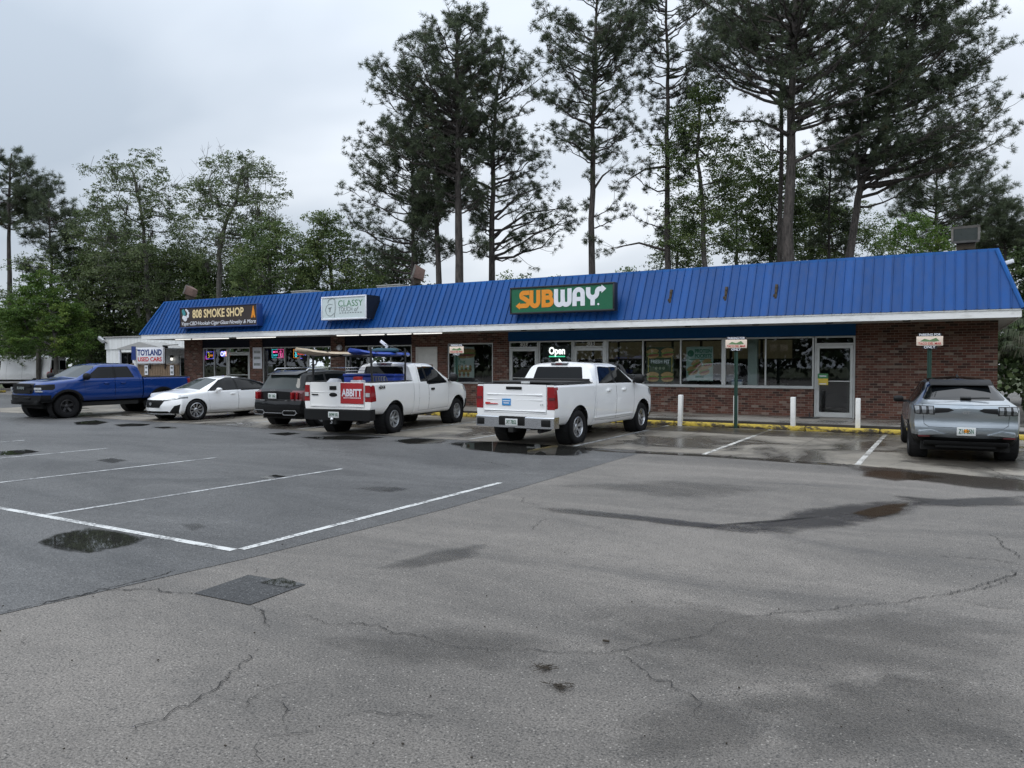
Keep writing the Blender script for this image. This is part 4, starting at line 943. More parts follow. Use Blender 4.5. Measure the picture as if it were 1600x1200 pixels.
class Shell:
    def __init__(s, x0, x1, top, belt, wt, ws, wm, wb, zb, zm, rear=None, front=None, bulge=(.06,.08), step=.07, rad=None, drop=.03, blend=.45, crown=None):
        C = lambda c, sf=.05: c if callable(c) else (curve(c, sf) if hasattr(c, '__len__') else (lambda x, c=c: c))
        top, belt, wt, ws, wm, wb, zb, zm = (C(top), C(belt), C(wt), C(ws), C(wm), C(wb), C(zb), C(zm))
        drop = C(drop); rf = C(rear or (lambda z: 0), .03); ff = C(front or (lambda z: 0), .03)
        n = max(8, int((x1-x0)/step)); xs = [x0 + (x1-x0)*i/n for i in range(n+1)]
        bm = s.bm = bmesh.new(); rings = []
        rad = rad or [0,.06,.12,.2,.05,.12,0]
        for x in xs:
            zt = top(x); be = min(belt(x), zt-drop(x)-.004); wtt = min(wt(x), ws(x)-.004)
            zlo = zb(x) + .32*(zm(x)-zb(x))
            ctrl = [(0,zb(x)), (wb(x),zb(x)), (wb(x)+.75*(wm(x)-wb(x)), zlo), (wm(x),zm(x)), (ws(x),be), (wtt,zt-drop(x)), (0,zt)]
            sec = fillet_section(ctrl, rad, [1,0,1,3,4,4])
            wr = max(0, 1-(x-x0)/blend); wf = max(0, 1-(x1-x)/blend); wr = wr*wr*(3-2*wr); wf = wf*wf*(3-2*wf)
            ring = []
            for sy in (1, -1):
                L = []
                for k, (y, z) in enumerate(sec):
                    if sy == -1 and (k == 0 or k == len(sec)-1): L.append(ring[0][k]); continue
                    u = (y/max(.3, wm(x)))**2
                    xx = x + wr*(rf(z) + bulge[0]*u) - wf*(-ff(z) + bulge[1]*u)
                    L.append(bm.verts.new((xx, y*sy, z)))
                ring.append(L)
            rings.append(ring)
        m = len(rings[0][0])
        for a, b in zip(rings, rings[1:]):
            for q in (0, 1):
                for k in range(m-1):
                    vs = [a[q][k], b[q][k], b[q][k+1], a[q][k+1]]
                    if q == 1: vs.reverse()
                    try: bm.faces.new(vs)
                    except ValueError: pass
        for end, (ring, x, fz, bl, sg) in enumerate(((rings[0], x0, rf, bulge[0], 1), (rings[-1], x1, ff, bulge[1], -1))):
            N = 12; rows = []
            for k in range(m):
                y = ring[0][k].co.y; z = ring[0][k].co.z
                row = [ring[0][k]]
                if 0 < k < m-1:
                    for j in range(1, N):
                        yy = y*(1-2*j/N); u = (yy/max(.3, wm(x)))**2
                        row.append(bm.verts.new((x + fz(z) + sg*bl*u, yy, z)))
                    row.append(ring[1][k])
                rows.append(row)
            for a, b in zip(rows, rows[1:]):
                if len(a) == 1:
                    for j in range(len(b)-1): bm.faces.new((a[0], b[j], b[j+1]))
                elif len(b) == 1:
                    for j in range(len(a)-1): bm.faces.new((a[j], b[0], a[j+1]))
                else:
                    for j in range(len(a)-1): bm.faces.new((a[j], b[j], b[j+1], a[j+1]))
        bmesh.ops.recalc_face_normals(bm, faces=bm.faces)
        s.pl = bm.faces.layers.int.new('part')
        s.parts = {}
    def cut(s, poly, axis='y', side=0, name=None, nmin=.15, lim=None, within=None, over=True):
        """split the shell along a polygon drawn in side ('y': x,z), rear/front ('x': y,z) or top ('z': x,y) view; tag faces inside as part NAME.
        side: sign of the face normal (and position) along that axis. name: int id."""
        bm = s.bm; ai = {'x': 0, 'y': 1, 'z': 2}[axis]; ui, vi = {'y': (0,2), 'x': (1,2), 'z': (0,1)}[axis]
        us = [p[0] for p in poly]; vs = [p[1] for p in poly]; u0, u1, v0, v1 = min(us), max(us), min(vs), max(vs)
        bm.normal_update()
        fs = []
        for f in bm.faces:
            if within is not None and f[s.pl] not in within: continue
            if side and f.normal[ai]*side < nmin: continue
            if axis == 'y' and side and f.calc_center_median()[1]*side < 0: continue
            if lim and not lim(f.calc_center_median()): continue
            fu = [v.co[ui] for v in f.verts]; fv = [v.co[vi] for v in f.verts]
            if max(fu) < u0 or min(fu) > u1 or max(fv) < v0 or min(fv) > v1: continue
            fs.append(f)
        n = len(poly)
        for i in range(n):
            a, b = poly[i], poly[(i+1) % n]; du, dv = b[0]-a[0], b[1]-a[1]
            if abs(du)+abs(dv) < 1e-7: continue
            co = [0,0,0]; no = [0,0,0]; co[ui], co[vi] = a[0], a[1]; no[ui], no[vi] = -dv, du
            es = set(e for f in fs for e in f.edges); vv = set(v for f in fs for v in f.verts)
            r = bmesh.ops.bisect_plane(bm, geom=list(fs)+list(es)+list(vv), dist=1e-5, plane_co=co, plane_no=no)
            fs = [g for g in r['geom'] if isinstance(g, bmesh.types.BMFace) and g.is_valid]
        ins = []
        for f in fs:
            c = f.calc_center_median(); u, v = c[ui], c[vi]; k = False
            for i in range(n):
                a, b = poly[i], poly[(i+1) % n]
                if (a[1] > v) != (b[1] > v) and u < (b[0]-a[0])*(v-a[1])/(b[1]-a[1])+a[0]: k = not k
            if k: ins.append(f)
        if name is not None:
            for f in ins: f[s.pl] = name
        return ins
    def delete(s, fs): bmesh.ops.delete(s.bm, geom=list(set(fs)), context='FACES')
    def finish(s, spec, root):
        """spec: {id: (object name, material, parent key, offset)}; id 0 is the body. Returns {id: [objects]}; ids may share a parent"""
        bm = s.bm; bm.normal_update(); out = {}
        for pid, (nm, mat, par, off) in spec.items():
            fs = [f for f in bm.faces if f[s.pl] == pid]
            if not fs: continue
            vm = {}; vs = []; fl = []
            for f in fs:
                for v in f.verts:
                    if v not in vm: vm[v] = len(vs); vs.append(v.co + v.normal*off)
                fl.append([vm[v] for v in f.verts])
            me = bpy.data.meshes.new(nm); me.from_pydata([tuple(v) for v in vs], [], fl); me.materials.append(mat)
            b2 = bmesh.new(); b2.from_mesh(me)
            if off > .012:   # give raised trim real thickness
                ed = [e for e in b2.edges if e.is_boundary]; r = bmesh.ops.extrude_edge_only(b2, edges=ed)
                vmap = [g for g in r['geom'] if isinstance(g, bmesh.types.BMVert)]
                inv = {}
                for v in vmap:
                    best = min(vm.items(), key=lambda kv: (vs[kv[1]]-v.co).length_squared) if len(vmap) < 0 else None
                    inv[v] = None
                for v in vmap:
                    for e in v.link_edges:
                        o_ = e.other_vert(v)
                        if o_ not in inv: v.co = o_.co - o_.normal*off*1.3; break
            for f in b2.faces: f.smooth = True
            for e in b2.edges: e.smooth = not (len(e.link_faces) == 2 and e.calc_face_angle(0) > R(32))
            b2.to_mesh(me); b2.free()
            o = bpy.data.objects.new(nm, me); COL.objects.link(o); o.parent = out[par] if par in out else root
            out[pid] = o
        bm.free()
        return out
def circ(cx, cz, r, n=22, flat=None):
    P = [(cx + r*math.cos(2*PI*i/n), cz + r*math.sin(2*PI*i/n)) for i in range(n)]
    return P
def rrect(u0, u1, v0, v1, r=.03):
    return [(u0+r,v0),(u1-r,v0),(u1,v0+r),(u1,v1-r),(u1-r,v1),(u0+r,v1),(u0,v1-r),(u0,v0+r)]
def inset(poly, d):
    n = len(poly); A = sum(poly[i][0]*poly[(i+1)%n][1]-poly[(i+1)%n][0]*poly[i][1] for i in range(n)); sg = 1 if A > 0 else -1
    out = []
    for i in range(n):
        p0, p1, p2 = Vector(poly[i-1]), Vector(poly[i]), Vector(poly[(i+1)%n])
        a = (p1-p0).normalized(); b = (p2-p1).normalized(); na = Vector((-a.y,a.x))*sg; nb = Vector((-b.y,b.x))*sg
        k = (na+nb); k = k/max(.35, k.dot(na)) if k.length > 1e-6 else na
        out.append(tuple(p1 + k*d))
    return out
def wheel(root, x, y, side, r, wd, rimr, style, mat, rx=0):
    """tyre with a rim sub-part; SIDE is the sign of the outer face"""
    t = MB(); h = wd/2
    prof = [(rimr,-h*.85),(rimr+.02,-h*.95),(r-.05,-h),(r-.012,-h*.8),(r,-h*.5),(r,-h*.12),(r-.008,-h*.08),(r-.008,h*.08),(r,h*.12),(r,h*.5),(r-.012,h*.8),(r-.05,h),(rimr+.02,h*.95),(rimr,h*.85)]
    t.lathe(prof, 'y', (0,0,0), 32, closed=True)
    o = t.build('wheel', m_tyre, root, smooth=True, ang=50); o.location = (x, y, r)
    m = MB(); s = side
    m.lathe([(rimr,s*h*.85),(rimr-.018,s*h*.9),(rimr-.03,s*h*.7),(rimr-.035,s*h*.1)], 'y', (0,0,0), 32)
    m.lathe([(.0,s*h*.62),(.05,s*h*.62),(.075,s*h*.5),(.08,s*h*.2)], 'y', (0,0,0), 16)
    n, wk, tw = style
    for k in range(n):
        a = 2*PI*k/n + .3
        for dd in ((-.5,.5) if tw else (0,)):
            a1 = a + dd*tw; c, sn = math.cos(a), math.sin(a); c1, s1 = math.cos(a1), math.sin(a1)
            p0 = Vector((.06*c, s*h*.5, .06*sn)); p1 = Vector(((rimr-.02)*c1, s*h*.72, (rimr-.02)*s1))
            d_ = (p1-p0); t_ = d_.normalized(); nn = Vector((-t_.z,0,t_.x)).normalized()*wk
            m.add([p0-nn*.8,p0+nn*.8,p1+nn,p1-nn,p0-nn*.8-Vector((0,s*.03,0)),p0+nn*.8-Vector((0,s*.03,0)),p1+nn-Vector((0,s*.03,0)),p1-nn-Vector((0,s*.03,0))], [(0,1,2,3),(4,7,6,5),(0,4,5,1),(1,5,6,2),(2,6,7,3),(3,7,4,0)])
    ri = m.build('rim', mat, o, smooth=True, ang=40)
    d = MB(); d.lathe([(0,s*h*.05),(rimr-.03,s*h*.05)], 'y', (0,0,0), 24); d.lathe([(0,s*h*.22),(rimr*.62,s*h*.22),(rimr*.62,s*h*.06)], 'y', (0,0,0), 24); d.build('brake_disc', m_well, o)
    return o
def well(root, x, zc, r, yo, yi):
    mb = MB()
    for s in (1, -1):
        mb.lathe([(r*1.01, s*yo),(r*1.01, s*yi),(0, s*yi)], 'y', (x,0,zc), 28)
    mb.each('wheel_housing', m_well, root)
def under(root, x0, x1, w, z0, z1):
    mb = MB(); mb.box(x0, x1, -w, w, z0, z1); return mb.build('underbody', m_under, root)
def arches(sh, wheels, zc, r, hw, flare=None, fid=None):
    for x in wheels:
        for s in (1, -1):
            P = [(x+r*math.cos(a), zc+r*math.sin(a)) for a in [PI*i/14 for i in range(15)]] + [(x-r*1.0, zc-.5), (x+r*1.0, zc-.5)]
            if flare:
                q = r+flare; Q = [(x+q*math.cos(a), zc+q*math.sin(a)) for a in [PI*(i-.9)/15.2 for i in range(18)]]
                Q = [p for p in Q]; sh.cut(Q + [(x-q, zc-.16),(x+q, zc-.16)][::1], 'y', s, fid, .2, lambda c: abs(c[1]) > hw*.6)
            fs = sh.cut(P, 'y', s, None, -.2, lambda c: abs(c[1]) > hw*.45)
            sh.delete(fs)
def mirror(root, x, y, z, s, mat, size=(.10,.13,.10), arm=True):
    mb = MB(); a, b_, c = size
    mb.lathe([(0,-1),(.62,-.95),(.92,-.6),(1,0),(.92,.6),(.62,.95),(0,1)], 'y', (0,0,0), 14)
    mb.v = [(v[0]*a*.62 + (.03 if v[0] > 0 else 0), v[1]*b_, v[2]*c) for v in mb.v]
    mb.v = [(x+v[0]-abs(v[1])*.15, y+s*(b_+.05)+v[1], z+v[2]) for v in mb.v]
    if arm: mb.obox((x, y+s*.03, z-c*.6), (.04,0,0), (0,.08,0), (0,0,.025))
    return mb.build('mirror', mat, root, smooth=True, ang=50)
def plate(root, x, z, txt, face=-1, y=0, wd=.31):
    r = MB(); r.box(-.006,.006,-wd/2,wd/2,-.078,.078); o = r.build('number_plate', m_plate, root, bevel=.002); o.location = (x, y, z)
    text('lettering', txt, m_plt, o, .12, (-.009,0,0) if face < 0 else (.009,0,0), (PI/2,0,-PI/2) if face < 0 else (PI/2,0,PI/2), bold=.015, width=.25)
    return o
def rtext(root, s, mat, x, y, z, size, width, bold=.02, rz=-PI/2):
    return text('lettering', s, mat, root, size, (x,y,z), (PI/2,0,rz), bold=bold, width=width)
# ------------------------------------------------------------------ pickups
def pickup(spec):
    g = spec.get; r = empty('pickup_truck', spec['loc'], R(spec['head']), spec['label'], 'pickup truck', None)
    sc = g('scale', 1.0); r.scale = (sc, sc, sc*g('zs', 1.0))
    wb = spec['wb']; ra, fa = -wb/2, wb/2; xr = ra-spec['ro']; xf = fa+spec['fo']; xc = spec['cab']     # xc: cab rear face
    P = spec['paint']; hw = spec['hw']; zr = spec['rail']; zbelt = spec['belt']; roof = spec['roof']; wr = g('wr', .40); ar = g('ar', .49)
    zs = g('sill', .50); hood = spec['hood']; xa = spec['cowl']; xw = spec['wtop']
    # cab and nose
    top = [(xc-.02,roof-.05),(xc+.06,roof-.03),(xc+.35,roof),(xw-.25,roof-.01),(xw,roof-.06),(xa,hood+.03),(xa+.12,hood+.015),(fa+.25,hood-.03),(xf-.25,hood-.09),(xf-.05,hood-.15),(xf,hood-.20)]
    sh = Shell(xc, xf, top, [(xc,zbelt),(xa-.1,zbelt+.01),(fa,hood-.10),(xf,hood-.24)],
        [(xc,hw-.26),(xc+.2,hw-.235),(xw,hw-.24),(xa,hw-.13),(fa,hw-.17),(xf,hw-.28)], [(xc,hw-.035),(xa,hw-.03),(fa+.3,hw-.04),(xf-.2,hw-.10),(xf,hw-.17)],
        [(xc,hw),(fa+.4,hw+.005),(xf-.25,hw-.03),(xf,hw-.11)], [(xc,hw-.10),(xf-.3,hw-.10),(xf,hw-.2)], [(xc,zs),(fa,zs-.02),(xf,zs+.0)], [(xc,1.0),(xf,.95)],
        rear=[(0,0),(zbelt-.05,0),(zbelt+.1,.0),(roof-.04,g('rake',.13))], front=[(.4,-.05),(.6,0),(.9,0),(1.2,-.03),(1.35,-.12)], bulge=(.02,.16), drop=.045, blend=.5)
    # back glass
    BG = [(-hw+.335,zbelt+.10),(hw-.335,zbelt+.10),(hw-.345,zbelt+.13),(hw-.41,roof-.15),(hw-.44,roof-.13),(-hw+.44,roof-.13),(-hw+.41,roof-.15),(-hw+.345,zbelt+.13)]
    sh.cut(BG, 'x', -1, 1, .3, lambda c: c[0] < xc+.5)
    # windscreen (seen from above)
    WSc = [(xa-.04,-hw+.20),(xa-.04,hw-.20),(xw+.07,hw-.31),(xw+.02,hw-.34),(xw+.02,-hw+.34),(xw+.07,-hw+.31)]
    sh.cut(WSc, 'z', 1, 2, .1, lambda c: c[2] > hood-.05)
    ids = {1: ('rear_window', spec.get('glass', m_cglass), None, -.006), 2: ('windscreen', spec.get('glass', m_cglass), None, -.004)}
    nid = 3; doors = []
    for s in (1, -1):
        for dpoly, wpoly, hx in spec['doors']:
            sh.cut(dpoly, 'y', s, 90, .12); sh.cut(inset(dpoly, .007), 'y', s, nid, .12, within=(90,)); ids[nid] = ('door', P, None, 0.0); d0 = nid; nid += 1
            if wpoly:
                sh.cut(wpoly, 'y', s, 90 if g('wtrim', True) else nid, .12, within=(d0, 90)); sh.cut(inset(wpoly, .012), 'y', s, nid, .12, within=(90, d0)); ids[nid] = ('side_window', m_cglass, d0, -.004); nid += 1
            doors.append((s, d0, hx))
    if g('pillar'):
        for s in (1, -1): sh.cut(spec['pillar'], 'y', s, 90, .12)
    # nose: grille, lamps, bumper
    gz0, gz1, gw = spec['grille']
    sh.cut(rrect(-gw, gw, gz0, gz1, .06), 'x', 1, 80, .2, lambda c: c[0] > fa+.2); ids[80] = ('grille', m_trim, None, .014)
    for s in (1, -1):
        L = [(s*(gw+.02), gz1-.20),(s*(hw-.02), gz1-.22),(s*(hw-.02), gz1-.02),(s*(gw+.02), gz1-.04)]
        sh.cut(L, 'x', 1, nid, .03, lambda c: c[0] > fa+.42); ids[nid] = ('headlight', g('lamp', m_lampw), None, .003); nid += 1
    sh.cut([(-1.2,.35),(1.2,.35),(1.2,gz0-.06),(-1.2,gz0-.06)], 'x', 1, 81, .02, lambda c: c[0] > fa+.52); ids[81] = ('front_bumper', g('bump', m_chrome), None, .02)
    fl = g('flare')
    if fl: ids[82] = ('fender_flare', m_trim, None, .03)
    ids[90] = ('panel_gap', m_trim, None, -.008)
    arches(sh, [fa], wr+.02, ar, hw, fl, 82)
    o = sh.finish({0: ('cab_body', P, None, 0), **ids}, r)
    for s, d0, hx in doors:
        if d0 in o and hx is not None:
            mb = MB(); mb.obox((hx, s*(hw-.004), spec['hz']), (.095,0,0), (0,.026,0), (0,0,.03)); mb.build('handle', g('hmat', P), o[d0], bevel=.012)
    # bed
    top = [(xr,zr),(xc-.03,zr)]
    sb = Shell(xr, xc-.025, top, zr-.05, hw-.06, [(xr,hw-.05),(xr+.2,hw-.025),(xc,hw-.02)], [(xr,hw-.02),(xr+.25,hw),(xc,hw)], hw-.12, [(xr,zs+.13),(ra-.45,zs+.10),(ra+.5,zs),(xc,zs)], 1.0, bulge=(.025,.0), rad=[0,.05,.12,.2,.03,.03,0], drop=.012)
    x0, x1 = xr+.07, xc-.09
    hole = sb.cut([(x0,-hw+.14),(x1,-hw+.14),(x1,hw-.14),(x0,hw-.14)], 'z', 1, None, .6, lambda c: c[2] > zr-.1); sb.delete(hole)
    ids = {}
    tw = g('tgw', hw-.19); tz0 = spec['tg0']
    TG = [(-tw,tz0),(tw,tz0),(tw,zr+.05),(-tw,zr+.05)]
    sb.cut(TG, 'x', -1, 90, .2); sb.cut(inset(TG, .006), 'x', -1, 1, .2, within=(90,)); ids[1] = ('tailgate', P, None, .004)
    lz0, lz1, lw = spec['tail']
    for k, s in enumerate((1, -1)):
        L = spec['tailpoly'](s, tw, hw) if g('tailpoly') else [(s*(tw+.012),lz0),(s*(hw+.05),lz0),(s*(hw+.05),lz1),(s*(tw+.012),lz1)]
        f1 = sb.cut(L, 'x', -1, 2+k, .12, lambda c: c[0] < xr+.25)
        sd = [(xr-.1,lz0),(xr+lw,lz0+.03),(xr+lw*.8,lz1),(xr-.1,lz1)]
        sb.cut(sd, 'y', s, 2+k, .3, lambda c: c[0] < xr+.45); ids[2+k] = ('tail_light', g('tailmat', m_tail), None, .004)
    if fl: ids[82] = ('fender_flare', m_trim, None, .03)
    ids[90] = ('panel_gap', m_trim, None, -.006)
    if g('fuel'): sb.cut(spec['fuel'], 'y', 1, 90, .2); sb.cut(inset(spec['fuel'], .006), 'y', 1, 0, .2, within=(90,))
    arches(sb, [ra], wr+.02, ar, hw, fl, 82)
    ob = sb.finish({0: ('bed_body', P, None, 0), **ids}, r)
    mb = MB(); zf = .82      # liner: floor and inner walls, rail caps
    mb.box(x0+.002, x1-.002, -hw+.142, hw-.142, zf-.02, zf); mb.box(x0-.01, x0+.001, -hw+.14, hw-.14, zf-.02, zr-.02); mb.box(x1-.001, x1+.01, -hw+.14, hw-.14, zf-.02, zr-.012)
    mb.box(x0, x1, -hw+.13, -hw+.141, zf-.02, zr-.012); mb.box(x0, x1, hw-.141, hw-.13, zf-.02, zr-.012)
    for s in (1, -1):
        a, b_ = sorted((s*(hw-.16), s*(hw-.05))); mb.box(x0-.03, x1+.05, a, b_, zr-.004, zr+.016)
        a, b_ = sorted((s*(hw-.145), s*(hw-.33))); mb.box(ra-.42, ra+.42, a, b_, zf, zf+.22)
    mb.build('bed_liner', m_bedl, r, bevel=.006)
    # wheels, housings, chassis
    for s in (1, -1):
        for x in (ra, fa): wheel(r, x, s*(hw-.165), s, wr, .27, wr*g('rr',.60), spec['style'], spec['rim'])
    well(r, ra, wr+.02, ar-.005, hw-.06, hw-.38); well(r, fa, wr+.02, ar-.005, hw-.06, hw-.38)
    mb = MB()
    for s in (1, -1): mb.box(xr+.12, xf-.35, s*.42-.05, s*.42+.05, .42, .58)
    mb.box(xc+.1, fa-.55, -hw+.18, hw-.18, .40, .54); mb.tube([(ra,-hw+.2,wr),(ra,hw-.2,wr)], .055, 8); mb.lathe([(0,-.17),(.12,-.1),(.16,0),(.12,.1),(0,.17)], 'y', (ra,0,wr), 12); mb.tube([(fa,-hw+.2,wr),(fa,hw-.2,wr)], .05, 8)
    mb.tube([(xr+.15,-hw+.45,.42),(xr+.8,-hw+.45,.44),(xc,-.3,.46)], .045, 8); mb.box(ra-.95,ra-.35,-.45,.45,.38,.60); mb.box(xf-.6,xf-.35,-.6,.6,.36,.5)
    mb.build('chassis', m_under, r)
    # rear bumper
    bz0, bz1 = spec['rb']; mb = MB(); N = 14; q = .17
    def bx(y): return xr-.10 + .10*max(0, (abs(y)/(hw-.02)))**5
    ys = [(-hw+.03)+(2*hw-.06)*i/N for i in range(N+1)]
    vs = []
    for y in ys: x = bx(y); vs += [(x,y,bz0),(x,y,bz1-.02),(x+.02,y,bz1),(x+q+.06,y,bz1),(x+q+.06,y,bz0)]
    fs = [(5*i+k, 5*i+(k+1)%5, 5*(i+1)+(k+1)%5, 5*(i+1)+k) for i in range(N) for k in range(5)] + [(0,1,2,3,4), tuple(5*N+k for k in (4,3,2,1,0))]
    mb.add(vs, fs); rb = mb.build('rear_bumper', spec['rbmat'], r, smooth=True, ang=30)
    plate(rb, xr-.112, (bz0+bz1)/2+.0, spec['plate'], -1, g('ply', 0))
    if g('steps'):
        mb = MB()
        for s in (1, -1): mb.box(bx(s*hw*.78)-.012, xr+.05, s*(hw-.27)-.17, s*(hw-.27)+.17, bz0+.045, bz1-.05)
        mb.box(xr-.108, xr, -.33, .33, bz0+.05, bz1+.004)
        mb.build('bumper_step', m_trim, rb, bevel=.01)
    mb = MB(); mb.box(xr-.14, xr+.2, -.06, .06, bz0-.10, bz0+.01); mb.tube([(xr-.02,-hw+.38,bz0-.07),(xr+.5,-hw+.40,bz0-.05)], .045, 10); mb.each('hitch', m_under, r)
    for s in (1, -1): mirror(r, xa-.22, s*(hw-.06), zbelt+.12, s, g('mmat', m_trim), (.15,.12,.13))
    # third brake light
    mb = MB(); mb.box(xc+g('rake',.13)-.045, xc+g('rake',.13)+.06, -.22, .22, roof-.085, roof-.03); bl = mb.build('brake_light', m_lampg, r, bevel=.012)
    mb = MB(); mb.box(xc+g('rake',.13)-.05, xc+g('rake',.13)-.0, -.09, .09, roof-.075, roof-.04); mb.build('lens', m_taild, bl)
    return r, o, ob, dict(xr=xr, xf=xf, ra=ra, fa=fa, xc=xc, tw=tw, hw=hw, rb=rb)
def place(o): return o
# white crew-cab pickup with the red corner lamps (nearer the sandwich sign)
hw = 1.02
r, o, ob, q = pickup(dict(loc=(-8.30,17.79,0), head=88.3, scale=1.03, zs=.955, label='white crew-cab pickup with a small blue tailgate sticker below the green sign', wb=3.745, ro=1.17, fo=.97, cab=-1.08, paint=p_white, hw=hw, rail=1.42, belt=1.36, roof=1.94, hood=1.42, cowl=1.52, wtop=.70,
    wr=.405, ar=.50, sill=.38, rake=.15, hz=1.22,
    doors=[([(-.98,.50),(.14,.48),(.16,1.30),(.10,1.86),(-.62,1.87),(-.90,1.45),(-1.0,1.3)], [(-.80,1.40),(.06,1.39),(.06,1.80),(-.50,1.82),(-.60,1.80)], -.30),
           ([(.15,.48),(1.24,.50),(1.28,1.33),(.72,1.85),(.12,1.86),(.17,1.30)], [(.15,1.39),(1.17,1.38),(1.18,1.42),(.66,1.80),(.15,1.81)], .62)],
    pillar=[(.055,1.39),(.155,1.39),(.155,1.80),(.055,1.80)], grille=(.80,1.22,.62), rim=m_rims, style=(6,.020,.34), tg0=.76, tail=(.86,1.36,.15), rb=(.44,.69), rbmat=m_chrome, plate='XY 7B52', ply=0, steps=True, bump=m_chrome, tgw=.80,
    tailpoly=lambda s, tw, hw: [(s*(tw+.012),.86),(s*(hw+.05),.86),(s*(hw+.05),1.37),(s*(tw+.012),1.37)]))
xr = q['xr']
silv = r
mb = MB(); mb.obox((xr-.012,0,1.335), (.012,0,0), (0,.20,0), (0,0,.032)); mb.build('tailgate_handle', m_trim, ob[1], bevel=.012)
mb = MB(); mb.box(xr-.016, xr+.01, -.78, .78, .81, .83); mb.box(xr-.010, xr+.01, -.70, .70, 1.17, 1.20); mb.box(xr-.006, xr+.01, -.70, .70, 1.06, 1.075); mb.build('tailgate_crease', p_white, ob[1], bevel=.008)
mb = MB(); mb.box(xr-.0145, xr+.0, .08, .30, .935, 1.09); stk = mb.build('sticker', plain('sticker_blue', (.05,.25,.55), .4), ob[1])
mb = MB(); mb.box(xr-.0165, xr-.014, .10, .28, 1.03, 1.05); mb.box(xr-.0165, xr-.014, .12, .26, .98, 1.0); mb.build('small_print', m_swhite, stk)
mb = MB(); mb.box(xr-.0145, xr, .42, .74, .955, .975); mb.box(xr-.0145, xr, .62, .74, .975, 1.0); mb.build('badge', m_red, ob[1])
rtext(ob[1], 'LT', m_ggrey, xr-.0155, -.70, .965, .05, .07)
for s, k in ((1,2),(-1,3)):
    mb = MB(); a, b_ = sorted((s*.85, s*1.0)); mb.box(xr+.002, xr+.03, a, b_, 1.08, 1.13); mb.build('reverse_lens', m_taild, ob[k])
mb = MB()   # low black tonneau lid and rail over the bed front
mb.box(xr+.55, -1.14, -hw+.10, hw-.10, 1.432, 1.47); mb.box(-1.3, -1.14, -hw+.12, hw-.12, 1.47, 1.52); mb.build('tonneau_cover', m_bedl, silv, bevel=.01)
mb = MB(); mb.box(xr+.53, xr+.545, -.08, .14, 1.425, 1.475); mb.build('notice_plate', m_plate, silv)
mb = MB()
for s in (1,-1): mb.box(-1.1, 1.2, s*(hw-.02)-.006, s*(hw-.02)+.006, .56, .585)
mb.build('side_moulding', p_white, silv)

# white extended-cab work pickup
hw = 1.0
m_abb = plain('magnet_red', (.36,.018,.022), .45, var=.1)
r, o, ob, q = pickup(dict(loc=(-13.98,17.58,0), head=98.2, scale=1.03, zs=.96, label='white extended-cab work pickup with a red ABBITT sign and ladder rack', wb=3.683, ro=1.18, fo=.95, cab=-.86, paint=p_white2, hw=hw, rail=1.40, belt=1.33, roof=1.93, hood=1.38, cowl=1.50, wtop=.66,
    wr=.395, ar=.49, sill=.44, rake=.10, hz=1.14, hmat=m_trim,
    doors=[([(-.60,.54),(-.02,.54),(-.02,1.30),(-.08,1.86),(-.42,1.87),(-.55,1.40)], [(-.46,1.36),(-.10,1.36),(-.12,1.78),(-.38,1.79)], None),
           ([(-.015,.54),(1.18,.56),(1.24,1.31),(.68,1.84),(-.05,1.86),(-.015,1.32)], [(-.01,1.27),(1.12,1.30),(1.13,1.35),(.60,1.79),(-.03,1.80)], .20)],
    pillar=[(-.105,1.30),(-.005,1.28),(-.03,1.80),(-.125,1.79)], grille=(.82,1.22,.66), rim=m_rimg, style=(7,.030,0), tg0=.74, tail=(.88,1.30,.24), rb=(.42,.70), rbmat=m_trim, plate='34 FW 1KI', ply=.02, steps=False, bump=m_trim, tgw=.80,
    tailpoly=lambda s, tw, hw: [(s*(tw+.012),.90),(s*(hw+.05),.90),(s*(hw+.05),1.32),(s*(tw+.012),1.32)]))
ford = r; xr = q['xr']
mb = MB(); mb.box(xr-.012, xr, -.78, -.12, .85, 1.38); mg = mb.build('magnet_sign', m_abb, ob[1])
rtext(mg, 'ABBITT', m_swhite, xr-.0145, -.45, 1.12, .26, .58, .03)
mb = MB()
for k in range(9): mb.box(xr-.0145, xr-.0115, -.71+k*.058, -.67+k*.058, .985, 1.01)
mb.build('small_print', m_swhite, mg)
mb = MB(); mb.obox((xr-.012,.10,1.25), (.014,0,0), (0,.10,0), (0,0,.05)); mb.build('tailgate_handle', m_trim, ob[1], bevel=.012)
mb = MB(); mb.lathe([(0,-.012),(.115,-.008),(.12,0)], 'x', (0,0,0), 20); mb.v = [(xr-.004+v[0], .10+v[1], 1.07+v[2]*.45) for v in mb.v]; mb.build('emblem', m_trim, ob[1], smooth=True)
mb = MB(); mb.box(xr-.012, xr, .55, .74, 1.055, 1.085); mb.build('badge', m_trim, ob[1])
mb = MB(); mb.box(xr-.010, xr, -.76, .78, .77, .79); mb.box(xr-.008, xr+.004, -.76, .78, 1.13, 1.145); mb.build('tailgate_crease', p_white2, ob[1], bevel=.006)
text('lettering', '4X4', m_trim, ob[0], .12, (xr+.50, -hw-.004, 1.26), (PI/2,0,0), bold=.03, width=.30)
text('lettering', '4X4', m_trim, ob[0], .12, (xr+.50, hw+.004, 1.26), (PI/2,0,PI), bold=.03, width=.30)
for s, k in ((1,2),(-1,3)):
    mb = MB(); a, b_ = sorted((s*.84, s*.95)); mb.box(xr-.006, xr+.02, a, b_, 1.03, 1.13); mb.build('reverse_lens', m_lampw, ob[k])
